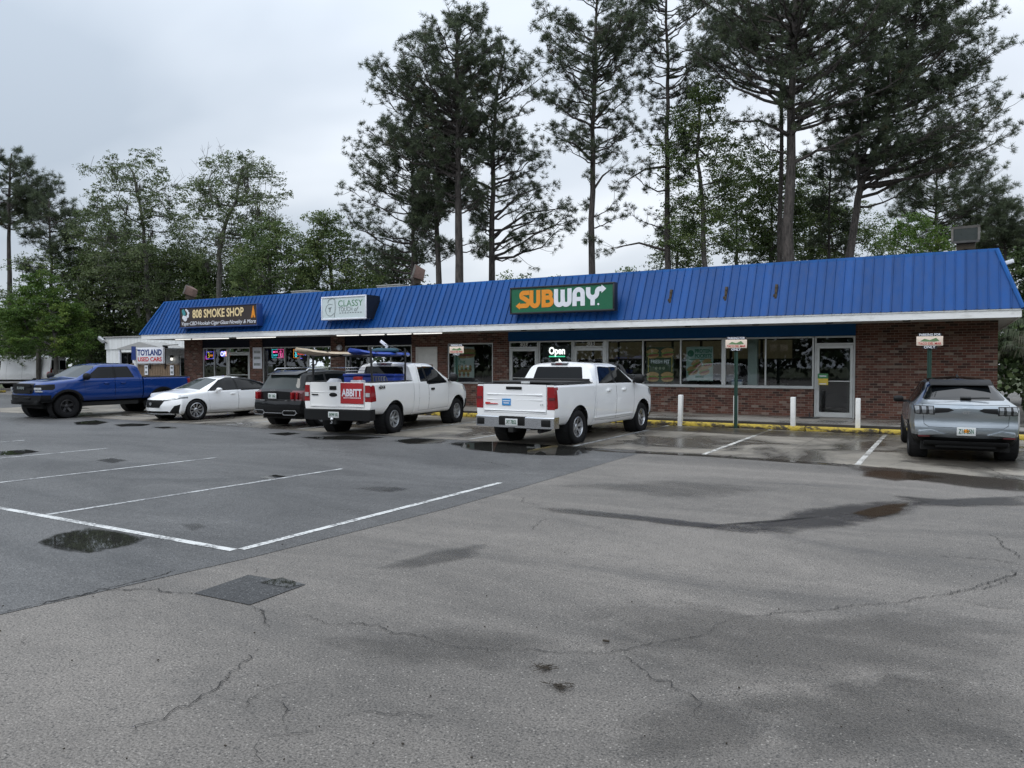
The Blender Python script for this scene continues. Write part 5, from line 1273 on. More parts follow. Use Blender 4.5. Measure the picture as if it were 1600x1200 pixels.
mb = MB(); mb.lathe([(0,-.05),(.03,-.045),(.05,0),(.03,.045),(0,.05)], 'z', (xr-.16,.03,.45), 14); mb.lathe([(.02,0),(.02,-.06)], 'z', (xr-.16,.03,.41), 10); mb.box(xr-.2,xr-.05,.0,.06,.34,.36); mb.build('tow_ball', m_chrome, ford, smooth=True)
# goods in the bed and the ladder rack, with paddle boards on top: each its own thing, standing in the truck's frame
TF = Matrix.Translation((-13.98,17.58,0)) @ Matrix.Rotation(R(98.2), 4, 'Z') @ Matrix.Diagonal((1.03,1.03,1.03*.96,1))
def thing_in(name, label, cat, lx, ly, lz, rz=0, group=None):
    p = TF @ Vector((lx,ly,lz)); return empty(name, p, R(98.2)+rz, label, cat, group)
t = thing_in('ladder_rack', 'black ladder rack standing in the bed of the ABBITT pickup', 'ladder rack', -1.95, 0, 1.42)
m_rack = plain('rack_black', (.012,.012,.013), .5)
for x in (-.86, .82):
    for s in (1,-1):
        mb = MB(); mb.tube([(x,s*.90,-.02),(x+(.05 if x > 0 else -.02),s*.88,.86)], .028, 8); mb.box(x-.08,x+.08,s*.90-.05,s*.90+.05,-.03,.0); mb.build('post', m_rack, t)
    mb = MB(); mb.tube([(x+(.04 if x > 0 else -.01),-.92,.655),(x+(.04 if x > 0 else -.01),.92,.655)], .025, 8); mb.build('crossbar', m_rack, t)
def board(name, label, pts_w, L, z, mat, y, x, rz, th=.05, mat2=None, cat='paddle board'):
    t = thing_in(name, label, cat, x, y, z, rz, 'boards on the ladder rack')
    mb = MB(); n = 20; vs = []
    for i in range(n+1):
        u = -1+2*i/n; hwid = pts_w*max(.0, 1-abs(u)**2.6)**.5+.01; rock = .11*max(0,u-.35)**2*2; 
        vs += [(u*L/2,-hwid,rock),(u*L/2,-hwid*.8,rock+th),(u*L/2,0,rock+th*1.15),(u*L/2,hwid*.8,rock+th),(u*L/2,hwid,rock),(u*L/2,hwid*.7,rock-th*.8),(u*L/2,-hwid*.7,rock-th*.8)]
    mb.add(vs, [(7*i+k, 7*i+(k+1)%7, 7*(i+1)+(k+1)%7, 7*(i+1)+k) for i in range(n) for k in range(7)] + [tuple(range(7)), tuple(7*n+k for k in range(6,-1,-1))])
    mb.build('hull', mat, t, smooth=True, ang=50); return t
m_bcream = plain('board_cream', (.52,.42,.30), .45, var=.3, nscale=4); m_bblue = plain('board_blue', (.02,.06,.33), .4, var=.2)
t = board('paddle_board', 'long cream paddle board tied on the ladder rack, overhanging behind', .38, 3.5, 2.13, m_bcream, .34, -2.45, R(180))
mb = MB(); mb.box(-.4,.5,-.25,.25,.058,.068); mb.build('deck_pad', plain('deck_pad', (.30,.20,.13), .8, var=.4), t)
mb = MB(); mb.prism([(1.3,-.05),(1.55,-.05),(1.42,-.27)], 'y', -.008, .008); mb.build('fin', m_trim, t)
mb = MB(); [mb.box(x-.02,x+.02,-.40,.40,.05,.075) for x in (-.75,.9)]; mb.build('strap', m_rack, t)
t = board('paddle_board', 'blue paddle board tied on the ladder rack beside the cream one', .36, 2.6, 2.13, m_bblue, -.48, -1.75, R(176), .055)
mb = MB(); [mb.box(x-.02,x+.02,-.37,.37,.055,.08) for x in (-.7,.6)]; mb.build('strap', m_rack, t)
t = thing_in('tarp_bundle', 'dark teal bundle lying on the blue paddle board', 'bundle', -1.55, -.5, 2.235)
mb = MB(); mb.lathe([(0,-.42),(.06,-.38),(.085,-.2),(.075,0),(.09,.2),(.06,.36),(0,.42)], 'y', (0,0,0), 10); mb.v = [(v[0]*1.7, v[1], v[2]*.85) for v in mb.v]; mb.build('cloth', plain('teal_cloth', (.015,.06,.09), .8, var=.5, nscale=9), t, smooth=True)
t = thing_in('paddle', 'white paddle blade pointing up from the bundle on the rack', 'paddle', -1.5, -.62, 2.28)
mb = MB(); mb.obox((.0,.18,.14), (.010,0,0), (0,.12,.085), (0,-.024,.034)); mb.build('blade', m_swhite, t, bevel=.01)
mb = MB(); mb.tube([(0,-.35,-.04),(0,.15,.13)], .014, 8); mb.build('shaft', m_rack, t)
t = thing_in('tool_chest', 'bright blue tool chest across the bed behind the cab', 'tool chest', -1.30, 0, .985)
m_chest = plain('chest_blue', (.012,.045,.30), .35, .2); mb = MB(); mb.box(-.28,.28,-.80,.80,0,.52); mb.build('body', m_chest, t, bevel=.02)
mb = MB(); mb.box(-.30,.30,-.82,.82,.523,.60); mb.build('lid', m_chest, t, bevel=.02)
t = thing_in('wire_crate', 'grey wire crate on the blue tool chest by the cab corner', 'crate', -1.25, .62, 1.60)
mb = MB()
for z in (0,.08,.16): mb.tube([(-.18,-.2,z),(.18,-.2,z),(.18,.2,z),(-.18,.2,z),(-.18,-.2,z)], .008, 5)
for k in range(7):
    mb.tube([(-.18,-.2+.066*k,0),(-.18,-.2+.066*k,.16)], .005, 5); mb.tube([(-.18+.06*k,-.2,0),(-.18+.06*k,-.2,.16)], .005, 5)
mb.build('frame', m_galv, t)
t = thing_in('white_jug', 'white plastic jug lying in the bed near the tailgate', 'jug', -2.55, .42, 1.36)
mb = MB(); mb.lathe([(0,-.2),(.11,-.19),(.125,-.1),(.125,.08),(.06,.16),(.04,.2),(0,.2)], 'y', (0,0,.0), 14); mb.build('bottle', m_swhite, t, smooth=True)
t = thing_in('fuel_can', 'red and white can standing in the bed of the ABBITT pickup', 'can', -2.3, -.15, 1.38)
mb = MB(); mb.box(-.12,.12,-.17,.17,-.3,.06); mb.build('can_body', m_swhite, t, bevel=.03)
mb = MB(); mb.box(-.08,.08,-.10,.08,.062,.15); mb.tube([(0,.1,.06),(0,.13,.13)], .03, 8); mb.build('cap', m_red, t, bevel=.01)
t = thing_in('hose_coil', 'coil of grey hose hung over the bed side of the ABBITT pickup', 'hose', -1.85, -.55, 1.36)
mb = MB()
for k in range(5):
    c = -.25+.13*k; mb.tube([(c*.6+.14*math.cos(a)*.6, c+.0+.10*math.sin(a)*.4, .02+.15*math.sin(a)) for a in [2*PI*i/14 for i in range(15)]], .018, 6)
mb.build('tube', plain('hose_grey', (.14,.14,.15), .6), t, smooth=True)

# blue crew-cab pickup at the far left
hw = 1.01
r, o, ob, q = pickup(dict(loc=(-26.82,16.45,0), head=-90.3, scale=1.0, zs=.955, label='lifted blue crew-cab pickup with black wheels and black front bumper', wb=3.57, ro=1.22, fo=.98, cab=-.98, paint=p_blue, hw=hw, rail=1.42, belt=1.36, roof=1.97, hood=1.42, cowl=1.42, wtop=.62,
    wr=.425, ar=.515, sill=.60, rake=.12, hz=1.22, flare=.075, glass=m_cglass2, lamp=m_trim, mmat=m_trim, wtrim=True, rr=.56,
    doors=[([(-.90,.70),(.10,.68),(.10,1.30),(.05,1.90),(-.60,1.91),(-.85,1.50)], [(-.66,1.42),(.04,1.42),(.03,1.83),(-.48,1.84)], -.20),
           ([(.105,.68),(1.16,.70),(1.22,1.33),(.66,1.88),(.06,1.90),(.105,1.32)], [(.11,1.41),(1.12,1.40),(1.12,1.44),(.60,1.82),(.11,1.83)], .42)],
    pillar=[(.03,1.41),(.12,1.41),(.12,1.83),(.03,1.83)], grille=(.90,1.24,.60), rim=m_rimd, style=(5,.045,0), tg0=.86, tail=(.92,1.36,.16), rb=(.62,.80), rbmat=m_trim, plate='K27 1DF', steps=False, bump=m_trim, tgw=.80))
ram = r; xf = q['xf']
mb = MB(); mb.box(xf-.30, xf-.06, -.80, .80, .50, .66); mb.box(xf-.2, xf+.02, -.50, .50, .70, .78); mb.build('skid_bar', m_trim, r, bevel=.03)
mb = MB(); stroke2d(mb, [(-.52,1.18),(.52,1.18)], .10, 0, .03); stroke2d(mb, [(-.52,.97),(.52,.97)], .10, 0, .03); mb.v = [(xf+.02-v[1]-.10*(v[0]/1.0)**2, v[0], v[2]) for v in mb.v]; mb.build('grille_bar', m_trim, o[80])
rtext(o[80], 'RAM', m_ggrey, xf+.028, 0, 1.085, .13, .42, .03, PI/2)
mb = MB(); 
for s in (1,-1): mb.add([(xf-.95,s*.25,1.447),(xf-.5,s*.28,1.40),(xf-.5,s*.52,1.385),(xf-.95,s*.48,1.432)], [(0,1,2,3)])
mb.v = [(v[0],v[1],v[2]+.012) for v in mb.v]; mb.build('hood_scoop', m_trim, r)
mb = MB()
for s in (1,-1): mb.obox((xf-.10,s*.80,1.06), (.02,-s*.012,0), (.03*s*-1,.12,0), (0,0,.045)); mb.obox((xf-.12,s*.82,.97), (.02,-s*.012,0), (.03*s*-1,.14,0), (0,0,.02))
mb.each('headlight_lens', m_lampw, r, bevel=.008)
mb = MB(); mb.box(q['fa']+.58, q['fa']+.82, -hw+.0, hw-.0, .60, .615); mb.build('air_dam', m_trim, r)
# ------------------------------------------------------------------ cars
def car_base(name, label, cat, loc, head, sc, zsc=1.0):
    r = empty(name, loc, R(head), label, cat); r.scale = (sc, sc, sc*zsc); return r
# white fastback sedan, nose to the camera
hw = .94
r = car_base('sedan_car', 'glossy white four-door sedan with dark grille, nose toward the lot', 'car', (-22.12,17.80,0), -93, 1.03, .96)
sh = Shell(-2.46, 2.46, [(-2.46,.98),(-2.40,1.05),(-1.95,1.10),(-1.75,1.13),(-.75,1.40),(-.35,1.445),(.05,1.445),(.42,1.40),(1.22,1.03),(1.35,1.00),(2.0,.93),(2.32,.85),(2.46,.74)],
    [(-2.46,.95),(-1.9,1.0),(.9,.94),(1.4,.92),(2.1,.85),(2.46,.70)], [(-2.46,.70),(-1.8,.70),(-.8,.60),(.3,.60),(1.25,.78),(2.0,.74),(2.46,.6)], [(-2.46,.80),(-1.6,.90),(0,.89),(1.6,.885),(2.2,.82),(2.46,.68)],
    [(-2.46,.82),(-2.1,.91),(-1.4,hw),(1.5,hw),(2.1,.90),(2.36,.82),(2.46,.76)], [(-2.46,.7),(0,.82),(2.2,.78),(2.46,.66)], [(-2.46,.32),(-2.1,.24),(0,.20),(2.2,.20),(2.46,.22)], [(-2.46,.66),(2.46,.56)],
    rear=[(.2,.12),(.5,0),(.9,.02),(1.1,.06)], front=[(.15,-.10),(.30,-.01),(.5,0),(.70,-.05),(.80,-.12)], bulge=(.20,.34), drop=.05, blend=.6)
ids = {}; nid = 3
sh.cut([(1.20,-.66),(1.20,.66),(.50,.55),(.46,.50),(.46,-.50),(.50,-.55)], 'z', 1, 1, .1, lambda c: c[2] > .97); ids[1] = ('windscreen', m_cglass2, None, -.004)
sh.cut([(-1.70,-.60),(-1.70,.60),(-.82,.50),(-.80,-.50)], 'z', 1, 2, .1, lambda c: c[2] > 1.0); ids[2] = ('rear_window', m_cglass, None, -.004)
hnd = []
for s in (1,-1):
    sh.cut([(-1.78,1.03),(-1.70,1.0),(.95,.955),(1.0,.97),(.42,1.30),(.20,1.37),(-.35,1.385),(-.85,1.33)], 'y', s, 90, .1)
    for dp, wp, hx in (([(-1.12,.34),(-.10,.30),(-.10,1.38),(-.5,1.40),(-.95,1.30),(-1.24,.85)], [(-1.62,1.03),(-.14,1.0),(-.14,1.365),(-.40,1.37),(-.85,1.31)], -.85), ([(-.095,.30),(.98,.30),(1.06,.95),(.46,1.32),(.1,1.40),(-.095,1.40)], [(-.06,1.0),(.90,.965),(.42,1.27),(.20,1.345),(-.06,1.36)], .12)):
        sh.cut(dp, 'y', s, 90, .1, within=(0,)); sh.cut(inset(dp, .006), 'y', s, nid, .1, within=(90,), lim=lambda c: c[2] < .96); d0 = nid; ids[d0] = ('door', p_white, None, 0); nid += 1
        sh.cut(wp, 'y', s, nid, .1, within=(90,)); ids[nid] = ('side_window', m_cglass, d0, -.003); nid += 1; hnd.append((d0, s, hx))
    sh.cut([(2.62 if 0 else s*.42,.70),(s*.90,.80),(s*.92,.745),(s*.44,.645)], 'x', 1, nid, .03, lambda c: c[0] > 1.75); ids[nid] = ('headlight', m_lampg, None, .003); nid += 1
    sh.cut([(s*.60,.26),(s*.80,.24),(s*.86,.56),(s*.74,.50)], 'x', 1, 71, .03, lambda c: c[0] > 1.9)
sh.cut([(-.34,.44),(.34,.44),(.46,.66),(.40,.69),(-.40,.69),(-.46,.66)], 'x', 1, 70, .03, lambda c: c[0] > 1.9); ids[70] = ('grille', m_trim, None, .004)
sh.cut([(-.64,.26),(.64,.26),(.58,.33),(-.58,.33)], 'x', 1, 71, .03, lambda c: c[0] > 1.9); ids[71] = ('lower_intake', m_trim, None, .002)
ids[90] = ('panel_gap', m_trim, None, -.006)
arches(sh, [-1.4735,1.4735], .345, .385, hw)
o = sh.finish({0: ('car_body', p_white, None, 0), **ids}, r)
for d0, s, hx in hnd:
    mb = MB(); mb.obox((hx, s*(hw-.012), .845), (.085,0,0), (0,.018,0), (0,0,.014)); mb.build('handle', p_white, o[d0], bevel=.008)
for s in (1,-1):
    for x in (-1.4735,1.4735): wheel(r, x, s*(hw-.12), s, .343, .245, .245, (9,.013,.22), m_rims)
    mirror(r, .72, s*.88, 1.0, s, p_white, (.10,.095,.065))
well(r, 1.4735, .345, .38, hw-.05, hw-.34); well(r, -1.4735, .345, .38, hw-.05, hw-.34); under(r, -2.2, 2.1, .72, .19, .35)
mb = MB(); mb.prism([(-.07,.60),(-.05,.53),(0,.50),(.05,.53),(.07,.60),(.0,.615)], 'x', 2.462, 2.475); mb.build('emblem', m_chrome, o[70])
mb = MB(); mb.box(2.1,2.44,-.62,.62,.205,.225); mb.build('front_lip', m_trim, r, bevel=.005)
mb = MB()
for k in range(5): mb.box(2.450-.002*k, 2.458-.002*k, -.37-.015*k+.0, .37+.015*k, .47+.043*k, .48+.043*k)
mb.build('grille_bar', m_trim, o[70])

# black three-row SUV, tail to the camera
hw = .945
r = car_base('suv_car', 'black SUV with roof rails between the white sedan and the ABBITT pickup', 'car', (-17.13,18.0,0), 93.5, 1.0, .985)
sh = Shell(-2.40, 2.40, [(-2.40,1.06),(-2.36,1.12),(-2.30,1.18),(-1.98,1.60),(-1.85,1.655),(-1.5,1.68),(-.3,1.71),(.35,1.66),(1.22,1.16),(1.4,1.12),(2.1,1.05),(2.40,.92)],
    [(-2.40,1.03),(-2.2,1.08),(-1.5,1.09),(.9,1.02),(1.6,1.02),(2.4,.88)], [(-2.40,.74),(-2.0,.62),(-1.6,.66),(.2,.67),(1.2,.78),(2.4,.6)], [(-2.40,.86),(-2.1,.905),(0,.91),(2.0,.88),(2.40,.74)],
    [(-2.40,.89),(-2.1,hw),(1.9,hw),(2.40,.84)], [(-2.4,.78),(0,.85),(2.4,.7)], [(-2.40,.38),(-2.0,.30),(0,.25),(2.2,.26),(2.4,.3)], [(-2.40,.80),(2.40,.75)],
    rear=[(.3,.14),(.42,.02),(.6,-.03),(.74,-.02),(.80,.02),(1.1,.01),(1.2,.05)], front=[(.2,-.1),(.5,0),(.9,-.06)], bulge=(.13,.22), drop=.04, blend=.5)
ids = {}; nid = 3
sh.cut([(1.20,-.68),(1.20,.68),(.44,.58),(.44,-.58)], 'z', 1, 1, .1, lambda c: c[2] > 1.1); ids[1] = ('windscreen', m_cglass, None, -.004)
sh.cut([(-.70,1.14),(.70,1.14),(.74,1.17),(.60,1.54),(.55,1.56),(-.55,1.56),(-.60,1.54),(-.74,1.17)], 'x', -1, 2, .15, lambda c: c[0] < -1.7); ids[2] = ('rear_window', m_cglass2, None, -.005)
hnd = []
for s in (1,-1):
    sh.cut([(-2.10,1.16),(-1.98,1.12),(.95,1.05),(1.0,1.07),(.36,1.56),(.1,1.60),(-1.2,1.605),(-1.80,1.53)], 'y', s, 90, .1)
    for dp, wp, hx in (([(-1.10,.40),(-.14,.36),(-.14,1.60),(-.9,1.60),(-1.28,.95)], [(-1.04,1.12),(-.18,1.09),(-.18,1.57),(-1.02,1.575)], -.95), ([(-.135,.36),(.96,.36),(1.02,1.05),(.38,1.56),(-.135,1.60)], [(-.10,1.09),(.88,1.065),(.34,1.52),(.06,1.565),(-.10,1.57)], .05)):
        sh.cut(dp, 'y', s, 90, .1, within=(0,)); sh.cut(inset(dp, .006), 'y', s, nid, .1, within=(90,), lim=lambda c: c[2] < 1.07); d0 = nid; ids[d0] = ('door', p_black, None, 0); nid += 1
        sh.cut(wp, 'y', s, nid, .1, within=(90,)); ids[nid] = ('side_window', m_cglass, d0, -.003); nid += 1; hnd.append((d0, s, hx))
    sh.cut([(-2.0,1.16),(-1.16,1.13),(-1.10,1.57),(-1.74,1.52)], 'y', s, nid, .1, within=(90,)); ids[nid] = ('quarter_window', m_cglass, None, -.003); nid += 1
    # upright double-bar lamps wrapping the corners
    k = nid; nid += 1; ids[k] = ('tail_light', m_taild, None, .004)
    sh.cut([(s*.58,.80),(s*1.0,.80),(s*1.0,1.09),(s*.60,1.09)], 'x', -1, k, .03, lambda c: c[0] < -2.0)
    sh.cut([(-2.5,.86),(-2.12,.90),(-2.05,1.08),(-2.5,1.08)], 'y', s, k, .2, lambda c: c[0] < -1.95)
    ids[k+200] = None; ids.pop(k+200)
sh.cut([(-1.0,.28),(1.0,.28),(1.0,.62),(-1.0,.62)], 'x', -1, 60, .05, lambda c: c[0] < -2.0); ids[60] = ('lower_bumper', m_trim, None, .006)
TG = [(-.80,.70),(.80,.70),(.84,1.10),(-.84,1.10)]
sh.cut([(-.55,.82),(.55,.82),(.57,1.08),(-.57,1.08)], 'x', -1, 61, .1, lambda c: c[0] < -2.1, within=(0,)); ids[61] = ('tailgate', p_black, None, .002)
sh.cut([(-.52,.82),(.52,.82),(.60,.78),(-.60,.78)], 'x', -1, 90, .1, lambda c: c[0] < -2.1, within=(0,))
ids[90] = ('panel_gap', m_trim, None, -.006)
sh.cut([(-.66,.62),(.66,.62),(.70,.95),(-.70,.95)], 'x', 1, 62, .05, lambda c: c[0] > 2.0); ids[62] = ('grille', m_trim, None, .004)
arches(sh, [-1.4,1.4], .365, .42, hw, .05, 82); ids[82] = ('fender_flare', m_trim, None, .013)
o = sh.finish({0: ('car_body', p_black, None, 0), **ids}, r)
for d0, s, hx in hnd:
    mb = MB(); mb.obox((hx, s*(hw-.01), .96), (.09,0,0), (0,.02,0), (0,0,.014)); mb.build('handle', p_black, o[d0], bevel=.008)
for s in (1,-1):
    for x in (-1.4,1.4): wheel(r, x, s*(hw-.125), s, .365, .245, .24, (10,.014,.16), m_rimg)
    mirror(r, .74, s*.89, 1.10, s, p_black, (.11,.10,.08))
    mb = MB(); mb.tube([(-1.75,s*.62,1.675),(-1.65,s*.63,1.735),(.05,s*.63,1.755),(.2,s*.62,1.69)], .018, 8); mb.build('roof_rail', m_chrome, r, smooth=True)
    # chrome-edged exhaust trim
    mb = MB(); stroke2d(mb, [(s*.34,.44),(s*.40,.51),(s*.78,.51),(s*.82,.44),(s*.76,.38),(s*.40,.38),(s*.34,.44)], .022, 0, .02); mb.v = [(-2.47+.10*(v[0]/.945)**2+v[1], v[0], v[2]) for v in mb.v]; mb.build('exhaust_trim', m_chrome, r)
    mb = MB()
    for k in range(2): a, b_ = sorted((s*(.63+.13*k), s*(.68+.13*k))); mb.box(-2.43+.08*k, -2.3, a, b_, .84, 1.05)
    mb.build('light_bar', m_tail, r, bevel=.008)
well(r, 1.4, .365, .41, hw-.05, hw-.34); well(r, -1.4, .365, .41, hw-.05, hw-.34); under(r, -2.1, 2.1, .74, .24, .42)
mb = MB(); mb.prism([(-2.02,1.585),(-1.62,1.685),(-1.62,1.65),(-2.10,1.55)], 'y', -.60, .60); mb.build('spoiler', p_black, r, bevel=.012)
mb = MB(); mb.box(-2.492,-2.45,-.36,.36,.425,.445); mb.build('bumper_strip', m_chrome, r)
plate(r, -2.43, .93, 'BY 162', -1, .06)
rtext(r, 'KIA', m_chrome, -2.398, .06, 1.09, .075, .20, .02)
rtext(r, 'AWD', m_chrome, -2.42, -.46, .80, .04, .10, .02); 
mb = MB(); mb.box(-2.425,-2.41,.36,.54,.79,.815); mb.build('badge', m_chrome, r)

# silver-blue electric crossover, tail to the camera at the right
hw = .94
r = car_base('crossover_car', 'silver-blue electric crossover with triple-bar tail lamps by the brick end wall', 'car', (.12,18.72,0), 95.0, .985, 1.0)
sh = Shell(-2.34, 2.37, [(-2.34,1.02),(-2.30,1.10),(-2.20,1.145),(-2.02,1.19),(-1.25,1.50),(-.9,1.575),(-.2,1.62),(.25,1.60),(1.15,1.14),(1.4,1.08),(2.1,.98),(2.37,.82)],
    [(-2.34,1.0),(-2.1,1.06),(-1.4,1.06),(.9,1.0),(1.6,1.0),(2.37,.78)], [(-2.34,.72),(-2.0,.66),(-1.3,.56),(-.6,.58),(.2,.60),(1.2,.76),(2.37,.58)], [(-2.34,.84),(-2.1,.90),(-1.4,.925),(-.3,.865),(1.5,.90),(2.0,.86),(2.37,.70)],
    [(-2.34,.86),(-2.0,.925),(-1.4,hw),(-.2,.91),(1.4,hw),(2.0,.91),(2.37,.80)], [(-2.34,.76),(0,.82),(2.37,.68)], [(-2.34,.40),(-2.1,.30),(0,.22),(2.1,.24),(2.37,.3)], [(-2.34,.76),(2.37,.68)],
    rear=[(.3,.20),(.44,.06),(.56,-.02),(.70,-.01),(.80,.03),(.95,-.01),(1.06,.0),(1.12,.03)], front=[(.2,-.1),(.5,0),(.8,-.06)], bulge=(.17,.26), drop=.05, blend=.5, rad=[0,.06,.12,.18,.06,.14,0])
ids = {}; nid = 3
sh.cut([(1.12,-.66),(1.12,.66),(.34,.54),(.34,-.54)], 'z', 1, 1, .1, lambda c: c[2] > 1.08); ids[1] = ('windscreen', m_cglass, None, -.004)
RW = [(-.66,1.175),(.66,1.175),(.70,1.20),(.55,1.50),(-.55,1.50),(-.70,1.20)]
sh.cut(RW, 'x', -1, 2, .08, lambda c: c[0] < -1.05); ids[2] = ('rear_window', m_cglass, None, -.004)
sh.cut([(-1.22,-.53),(-1.22,.53),(-.6,.545),(.33,.55),(.33,-.55),(-.6,-.545)], 'z', 1, 55, .6, lambda c: c[2] > 1.4, within=(0,)); ids[55] = ('roof_panel', m_cglass, None, .002)
hnd = []
for s in (1,-1):
    sh.cut([(-1.62,1.12),(-1.5,1.09),(.90,1.03),(.96,1.05),(.32,1.47),(-.1,1.535),(-.75,1.515),(-1.25,1.38)], 'y', s, 90, .1)
    for dp, wp, hx in (([(-1.05,.36),(-.12,.34),(-.12,1.53),(-.75,1.52),(-1.10,1.40),(-1.18,.85)], [(-1.45,1.12),(-.16,1.07),(-.16,1.50),(-.72,1.49),(-1.2,1.36)], None), ([(-.115,.34),(.92,.34),(.98,1.03),(.34,1.47),(-.115,1.53)], [(-.08,1.07),(.84,1.045),(.30,1.43),(-.08,1.50)], None)):
        sh.cut(dp, 'y', s, 90, .1, within=(0,)); sh.cut(inset(dp, .006), 'y', s, nid, .1, within=(90,), lim=lambda c: c[2] < 1.05); d0 = nid; ids[d0] = ('door', p_silver, None, 0); nid += 1
        sh.cut(wp, 'y', s, nid, .1, within=(90,)); ids[nid] = ('side_window', m_cglass, d0, -.003); nid += 1
    # black wedge with three slanted lamps
    sh.cut([(s*.20,.995),(s*.30,.955),(s*.52,.93),(s*.52,1.035),(s*.28,1.035)], 'x', -1, 57 if s > 0 else 58, .05, lambda c: c[0] < -2.0)
    for k in range(3):
        a = .53+.115*k; hh = .085; cz = .985
        sh.cut([(s*(a-.012),cz-hh),(s*(a+.10),cz-hh+.01),(s*(a+.115),cz+hh),(s*(a+.0),cz+hh)], 'x', -1, 57 if s > 0 else 58, .02, lambda c: c[0] < -1.9)
        sh.cut([(s*(a+.012),cz-hh+.015),(s*(a+.08),cz-hh+.02),(s*(a+.092),cz+hh-.015),(s*(a+.016),cz+hh-.015)], 'x', -1, nid, .02, lambda c: c[0] < -1.9, within=(57, 58)); ids[nid] = ('tail_light', m_lampg, None, .006); nid += 1
ids[57] = ('lamp_surround', m_trim, None, .002); ids[58] = ids[57]
sh.cut([(-1.1,.2),(1.1,.2),(1.1,.505),(.80,.50),(.5,.47),(-.5,.47),(-.80,.50),(-1.1,.505)], 'x', -1, 60, .02, lambda c: c[0] < -1.8); ids[60] = ('lower_bumper', m_trim, None, .004)
TG = [(-.62,.66),(.62,.66),(.70,.72),(.73,1.10),(-.73,1.10),(-.70,.72)]
sh.cut(TG, 'x', -1, 90, .08, lambda c: c[0] < -1.9, within=(0,)); sh.cut(inset(TG, .008), 'x', -1, 61, .08, lambda c: c[0] < -1.9, within=(90,)); ids[61] = ('tailgate', p_silver, None, .001)
ids[90] = ('panel_gap', m_trim, None, -.005)
sh.cut([(-.5,.5),(.5,.5),(.45,.85),(-.45,.85)], 'x', 1, 62, .05, lambda c: c[0] > 2.0); ids[62] = ('grille', m_trim, None, .003)
arches(sh, [-1.49,1.49], .36, .405, hw)
o = sh.finish({0: ('car_body', p_silver, None, 0), **ids}, r)
for s in (1,-1):
    for x in (-1.49,1.49): wheel(r, x, s*(hw-.13), s, .36, .255, .25, (5,.024,.3), m_rimd)
    mirror(r, .66, s*.88, 1.08, s, m_trim, (.11,.105,.075))
    mb = MB(); a, b_ = sorted((s*.60, s*.80)); mb.box(-2.30,-2.2,a,b_,.475,.50); mb.build('reflector', m_taild, r)
    mb = MB(); a, b_ = s*.34, s*.80; mb.add([(-2.36,a,.53),(-2.30,b_,.50),(-2.28,b_,.60),(-2.35,s*.58,.62),(-2.3,a,.53),(-2.2,b_,.50),(-2.2,b_,.60),(-2.25,s*.58,.62)], [(0,1,2,3),(7,6,5,4),(0,4,5,1),(1,5,6,2),(2,6,7,3),(3,7,4,0)]); mb.build('bumper_scallop', p_silver, r, bevel=.015)
well(r, 1.49, .36, .40, hw-.05, hw-.34); well(r, -1.49, .36, .40, hw-.05, hw-.34); under(r, -2.1, 2.1, .74, .21, .40)
mb = MB(); mb.box(-2.27,-2.14,-.5,.5,.27,.40); mb.prism([(-2.32,.40),(-2.1,.40),(-2.1,.30),(-2.28,.32)], 'y', -.7, .7); mb.build('diffuser', m_trim, r, bevel=.015)
plate(r, -2.375, .60, 'Z16 B5N', -1, 0)
mb = MB(); mb.prism([(-.03,-.02),(.03,-.02),(.05,.02),(0,.05),(-.05,.02)], 'x', -2.386, -2.383); em = mb.build('plate_emblem', m_orange, r); em.location = (0,0,.60)
rtext(o[61], 'GT', m_rimg, -2.362, 0, .955, .075, .13, .03)
mb = MB(); mb.tube([(-2.03,-.02,1.215),(-1.98,-.30,1.225),(-1.98,-.42,1.225)], .014, 6); mb.obox((-2.01,-.02,1.215), (.03,0,.012), (0,.09,0), (-.01,0,.02)); mb.build('wiper', m_trim, r)
mb = MB(); mb.prism([(-1.42,1.475),(-1.05,1.565),(-1.05,1.545),(-1.45,1.45)], 'y', -.545, .545); mb.build('spoiler', m_trim, r, bevel=.012)
mb = MB(); mb.prism([(-.75,1.60),(-.55,1.615),(-.60,1.66),(-.70,1.655)], 'y', -.02, .02); mb.build('antenna_fin', m_trim, r, bevel=.006)

# white panel van beyond the small oak
hw = .98
vp = gpt(19,607)
r = car_base('panel_van', 'long white panel van parked beyond the small oak', 'van', (vp.x-.3, vp.y+.9, 0), 205, 1.0)
sh = Shell(-2.95, 2.95, [(-2.95,2.36),(-2.8,2.44),(1.3,2.48),(1.75,2.40),(2.25,1.62),(2.45,1.45),(2.95,1.18)], [(-2.95,1.3),(1.6,1.3),(2.3,1.25),(2.95,1.05)], [(-2.95,.76),(1.4,.76),(2.3,.80),(2.95,.6)], [(-2.95,.92),(2.2,.94),(2.95,.76)], [(-2.95,.93),(-2.7,hw),(2.3,hw),(2.95,.82)], .9, [(-2.95,.42),(2.95,.36)], 1.0, bulge=(.05,.2), drop=.08)
ids = {}
sh.cut([(2.26,-.74),(2.26,.74),(1.80,.66),(1.80,-.66)], 'z', 1, 1, .1, lambda c: c[2] > 1.4); ids[1] = ('windscreen', m_cglass, None, -.004)
